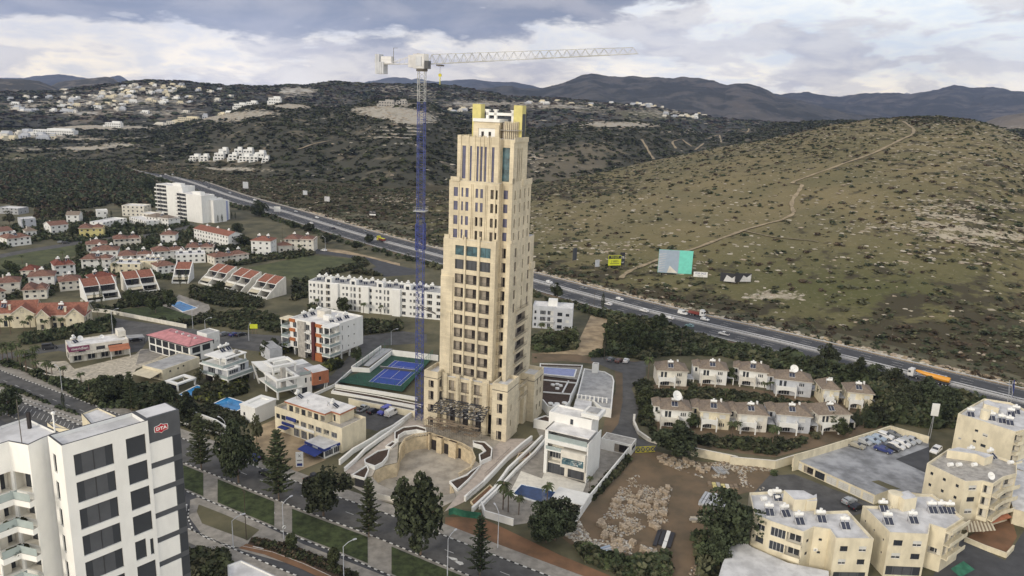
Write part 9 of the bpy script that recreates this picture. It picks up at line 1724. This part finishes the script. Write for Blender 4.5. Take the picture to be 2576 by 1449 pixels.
TL = {'bushy': [('I', 1370, 290, 9, 15), ('I', 1880, 1190, 13, 15), ('I', 1760, 1340, 7, 8), ('I', 210, 1100, 9, 12), ('G', 1730, 1190, 9, 10), ('P', 1500, 600, 8, 9), ('P', 1420, 520, 7, 8), ('P', 1680, 560, 8, 9), ('P', 2250, 640, 8, 9), ('E', 1480, 200, 8, 9), ('P', 120, 760, 8, 9), ('L', 480, 640, 9, 9), ('L', 780, 780, 8, 9), ('L', 1150, 900, 8, 9), ('L', 1350, 1120, 9, 10), ('L', 1500, 1000, 8, 10), ('L', 1700, 1160, 9, 11), ('L', 1250, 1180, 8, 9), ('L', 350, 700, 6, 7), ('L', 980, 830, 7, 8), ('L', 1600, 1250, 8, 10), ('L', 1020, 1240, 6, 7), ('B', 880, 230, 12, 14), ('B', 700, 600, 8, 12), ('B', 560, 560, 8, 11), ('B', 620, 440, 7, 9), ('B', 1300, 400, 7, 9), ('B', 1480, 420, 6, 9), ('B', 1700, 560, 7, 10), ('B', 2050, 640, 6, 9), ('B', 2200, 560, 6, 8), ('S', 1500, 1300, 14, 14), ('M', 440, 530, 9, 7), ('M', 1350, 790, 7, 8)],
      'pine': [('J', 1010, 480, 5.5, 5), ('J', 1990, 930, 6, 7), ('J', 2080, 1000, 5, 6), ('J', 160, 700, 6, 7), ('J', 230, 830, 5, 6), ('J', 640, 920, 5, 5), ('J', 500, 960, 4, 6), ('J', 1880, 640, 5.5, 4), ('D', 970, 830, 6, 5), ('D', 1060, 800, 6, 5), ('D', 2050, 900, 6, 5), ('C', 1880, 300, 8, 8), ('C', 2060, 240, 8, 8), ('C', 1670, 240, 8, 6), ('C', 1560, 180, 6, 6), ('B', 1900, 1400, 7, 9), ('B', 2500, 1400, 7, 8), ('A', 900, 470, 7, 8), ('A', 1400, 380, 5, 9), ('A', 1700, 380, 5, 9), ('A', 1820, 600, 6, 8), ('A', 960, 700, 6, 6), ('A', 200, 960, 7, 8), ('A', 130, 900, 6, 7), ('A', 1150, 1000, 5, 6), ('B', 400, 1150, 6, 7), ('B', 250, 1250, 5, 6), ('B', 640, 1290, 5, 5), ('M', 560, 930, 7, 7), ('M', 460, 960, 6, 6), ('M', 330, 950, 5, 6), ('D', 1740, 980, 4, 4)],
      'olive': [('A', 120, 340, 9, 9), ('A', 590, 240, 7, 6), ('A', 2220, 590, 4, 4), ('A', 1550, 640, 4, 4), ('D', 360, 1190, 4, 4), ('F', 640, 440, 9, 5), ('M', 520, 880, 5, 5), ('D', 160, 1160, 5, 4)],
      'cypress': [('J', 2205, 930, 8.5), ('J', 2280, 925, 10.5), ('M', 840, 630, 11), ('M', 855, 1040, 11), ('A', 1150, 1300, 7), ('A', 1230, 1290, 9), ('A', 1605, 1130, 7), ('A', 2178, 1080, 10), ('A', 2255, 1060, 9), ('A', 870, 930, 7), ('A', 485, 520, 8), ('A', 297, 390, 9), ('A', 1350, 270, 8), ('A', 1300, 280, 7), ('A', 1222, 870, 8), ('B', 545, 270, 7), ('B', 590, 270, 7), ('B', 430, 300, 7), ('B', 380, 310, 7), ('B', 190, 310, 6), ('P', 865, 660, 6)],
      'palm': [('C', 40, 925, 10), ('C', 100, 945, 9), ('C', 155, 905, 9.5), ('C', 215, 910, 9), ('C', 325, 1020, 10), ('C', 440, 970, 10), ('C', 250, 970, 8), ('C', 410, 1000, 8), ('P', 355, 165, 7), ('P', 500, 200, 6), ('P', 640, 245, 7.5), ('P', 715, 245, 6), ('P', 865, 290, 6.5), ('P', 1110, 360, 6), ('P', 1215, 470, 6), ('P', 1325, 460, 6.5), ('P', 1500, 400, 6), ('C', 10, 560, 8), ('C', 130, 560, 9), ('C', 370, 500, 7), ('C', 300, 540, 6), ('C', 550, 530, 6), ('C', 640, 500, 7), ('C', 745, 505, 6), ('C', 1180, 340, 4), ('C', 1280, 350, 4), ('J', 1010, 1030, 7), ('J', 1060, 1000, 6), ('J', 1405, 1080, 7.5), ('J', 1440, 1050, 6), ('J', 1325, 600, 6), ('J', 1380, 580, 5.5), ('J', 950, 640, 5), ('H', 1275, 330, 12), ('G', 1400, 940, 9), ('G', 1440, 960, 7), ('G', 1520, 980, 6), ('G', 1735, 905, 7), ('H', 750, 1280, 4), ('M', 300, 850, 7.5), ('M', 375, 860, 6), ('B', 1570, 1340, 5.5), ('B', 2135, 1420, 7), ('B', 2345, 1430, 6), ('B', 1960, 1360, 7), ('B', 1860, 1330, 6), ('A', 1030, 460, 7), ('A', 1820, 290, 6), ('A', 270, 800, 6), ('A', 760, 760, 7), ('A', 1390, 920, 7), ('B', 830, 720, 6), ('B', 1370, 700, 8), ('D', 1200, 790, 5), ('D', 960, 500, 4), ('D', 790, 490, 4)]}
for k, L in TL.items():
 for a in L: tree(k, *a)
gp = g('M', 880, 760, 1100, 780, 1290, 850, 1370, 960, 1330, 1010, 1180, 1040, 900, 990); A_ = np.array(gp); c = 0
while c < 46:
 x, y = nr.uniform(A_[:, 0].min(), A_[:, 0].max()), nr.uniform(A_[:, 1].min(), A_[:, 1].max())
 if inpoly(x, y, gp): r = tree('pine', None, x, y, nr.uniform(4, 6.5), nr.uniform(4.5, 6.5)); TREES.pop(); SER.append((r, 'bushy pine, # in the grove beside the sandy track')); r['group'] = 'pines of the roadside grove'; c += 1
finish_labels(); finish_series()
# potted plants on the office tower balconies
for j, nm in ((1, 'upper'), (2, 'lower')):
 z = HD - 7.5 - 3.55 * (j + 0); a, b = DA2.lerp(DB2, .05), DA2.lerp(DB2, .75); n = 120; P = np.array([(*(a.lerp(b, nr.rand()) + Vector((nr.uniform(-.2, .5), nr.uniform(.1, .7)))), z + nr.uniform(0, .6)) for _ in range(n)]); o = lk('balcony_plants', scatter('balcony_plants', BUSH[0], P, nr.uniform(.2, .55, n), [M['leafm'], M['leafo']])); tag(o, f'bushy plants spilling over the {nm} balcony of the white apartment wing', 'plants', kind='stuff')
# ================================================================ haze
hm_ = bpy.data.materials.new('haze'); hm_.use_nodes = True; t = hm_.node_tree; t.nodes.clear(); pv = t.nodes.new('ShaderNodeVolumePrincipled'); pv.inputs['Color'].default_value = (.44, .58, .98, 1); pv.inputs['Density'].default_value = 5.0e-5; pv.inputs['Anisotropy'].default_value = .1
ot = t.nodes.new('ShaderNodeOutputMaterial'); t.links.new(pv.outputs[0], ot.inputs['Volume']); mb = MB(); mb.box(-11000, 11000, -600, 15500, -8, 1500, hm_); hz = mb.build('haze'); tag(hz, 'thin blue evening haze over the valley and hills', 'haze', kind='stuff')
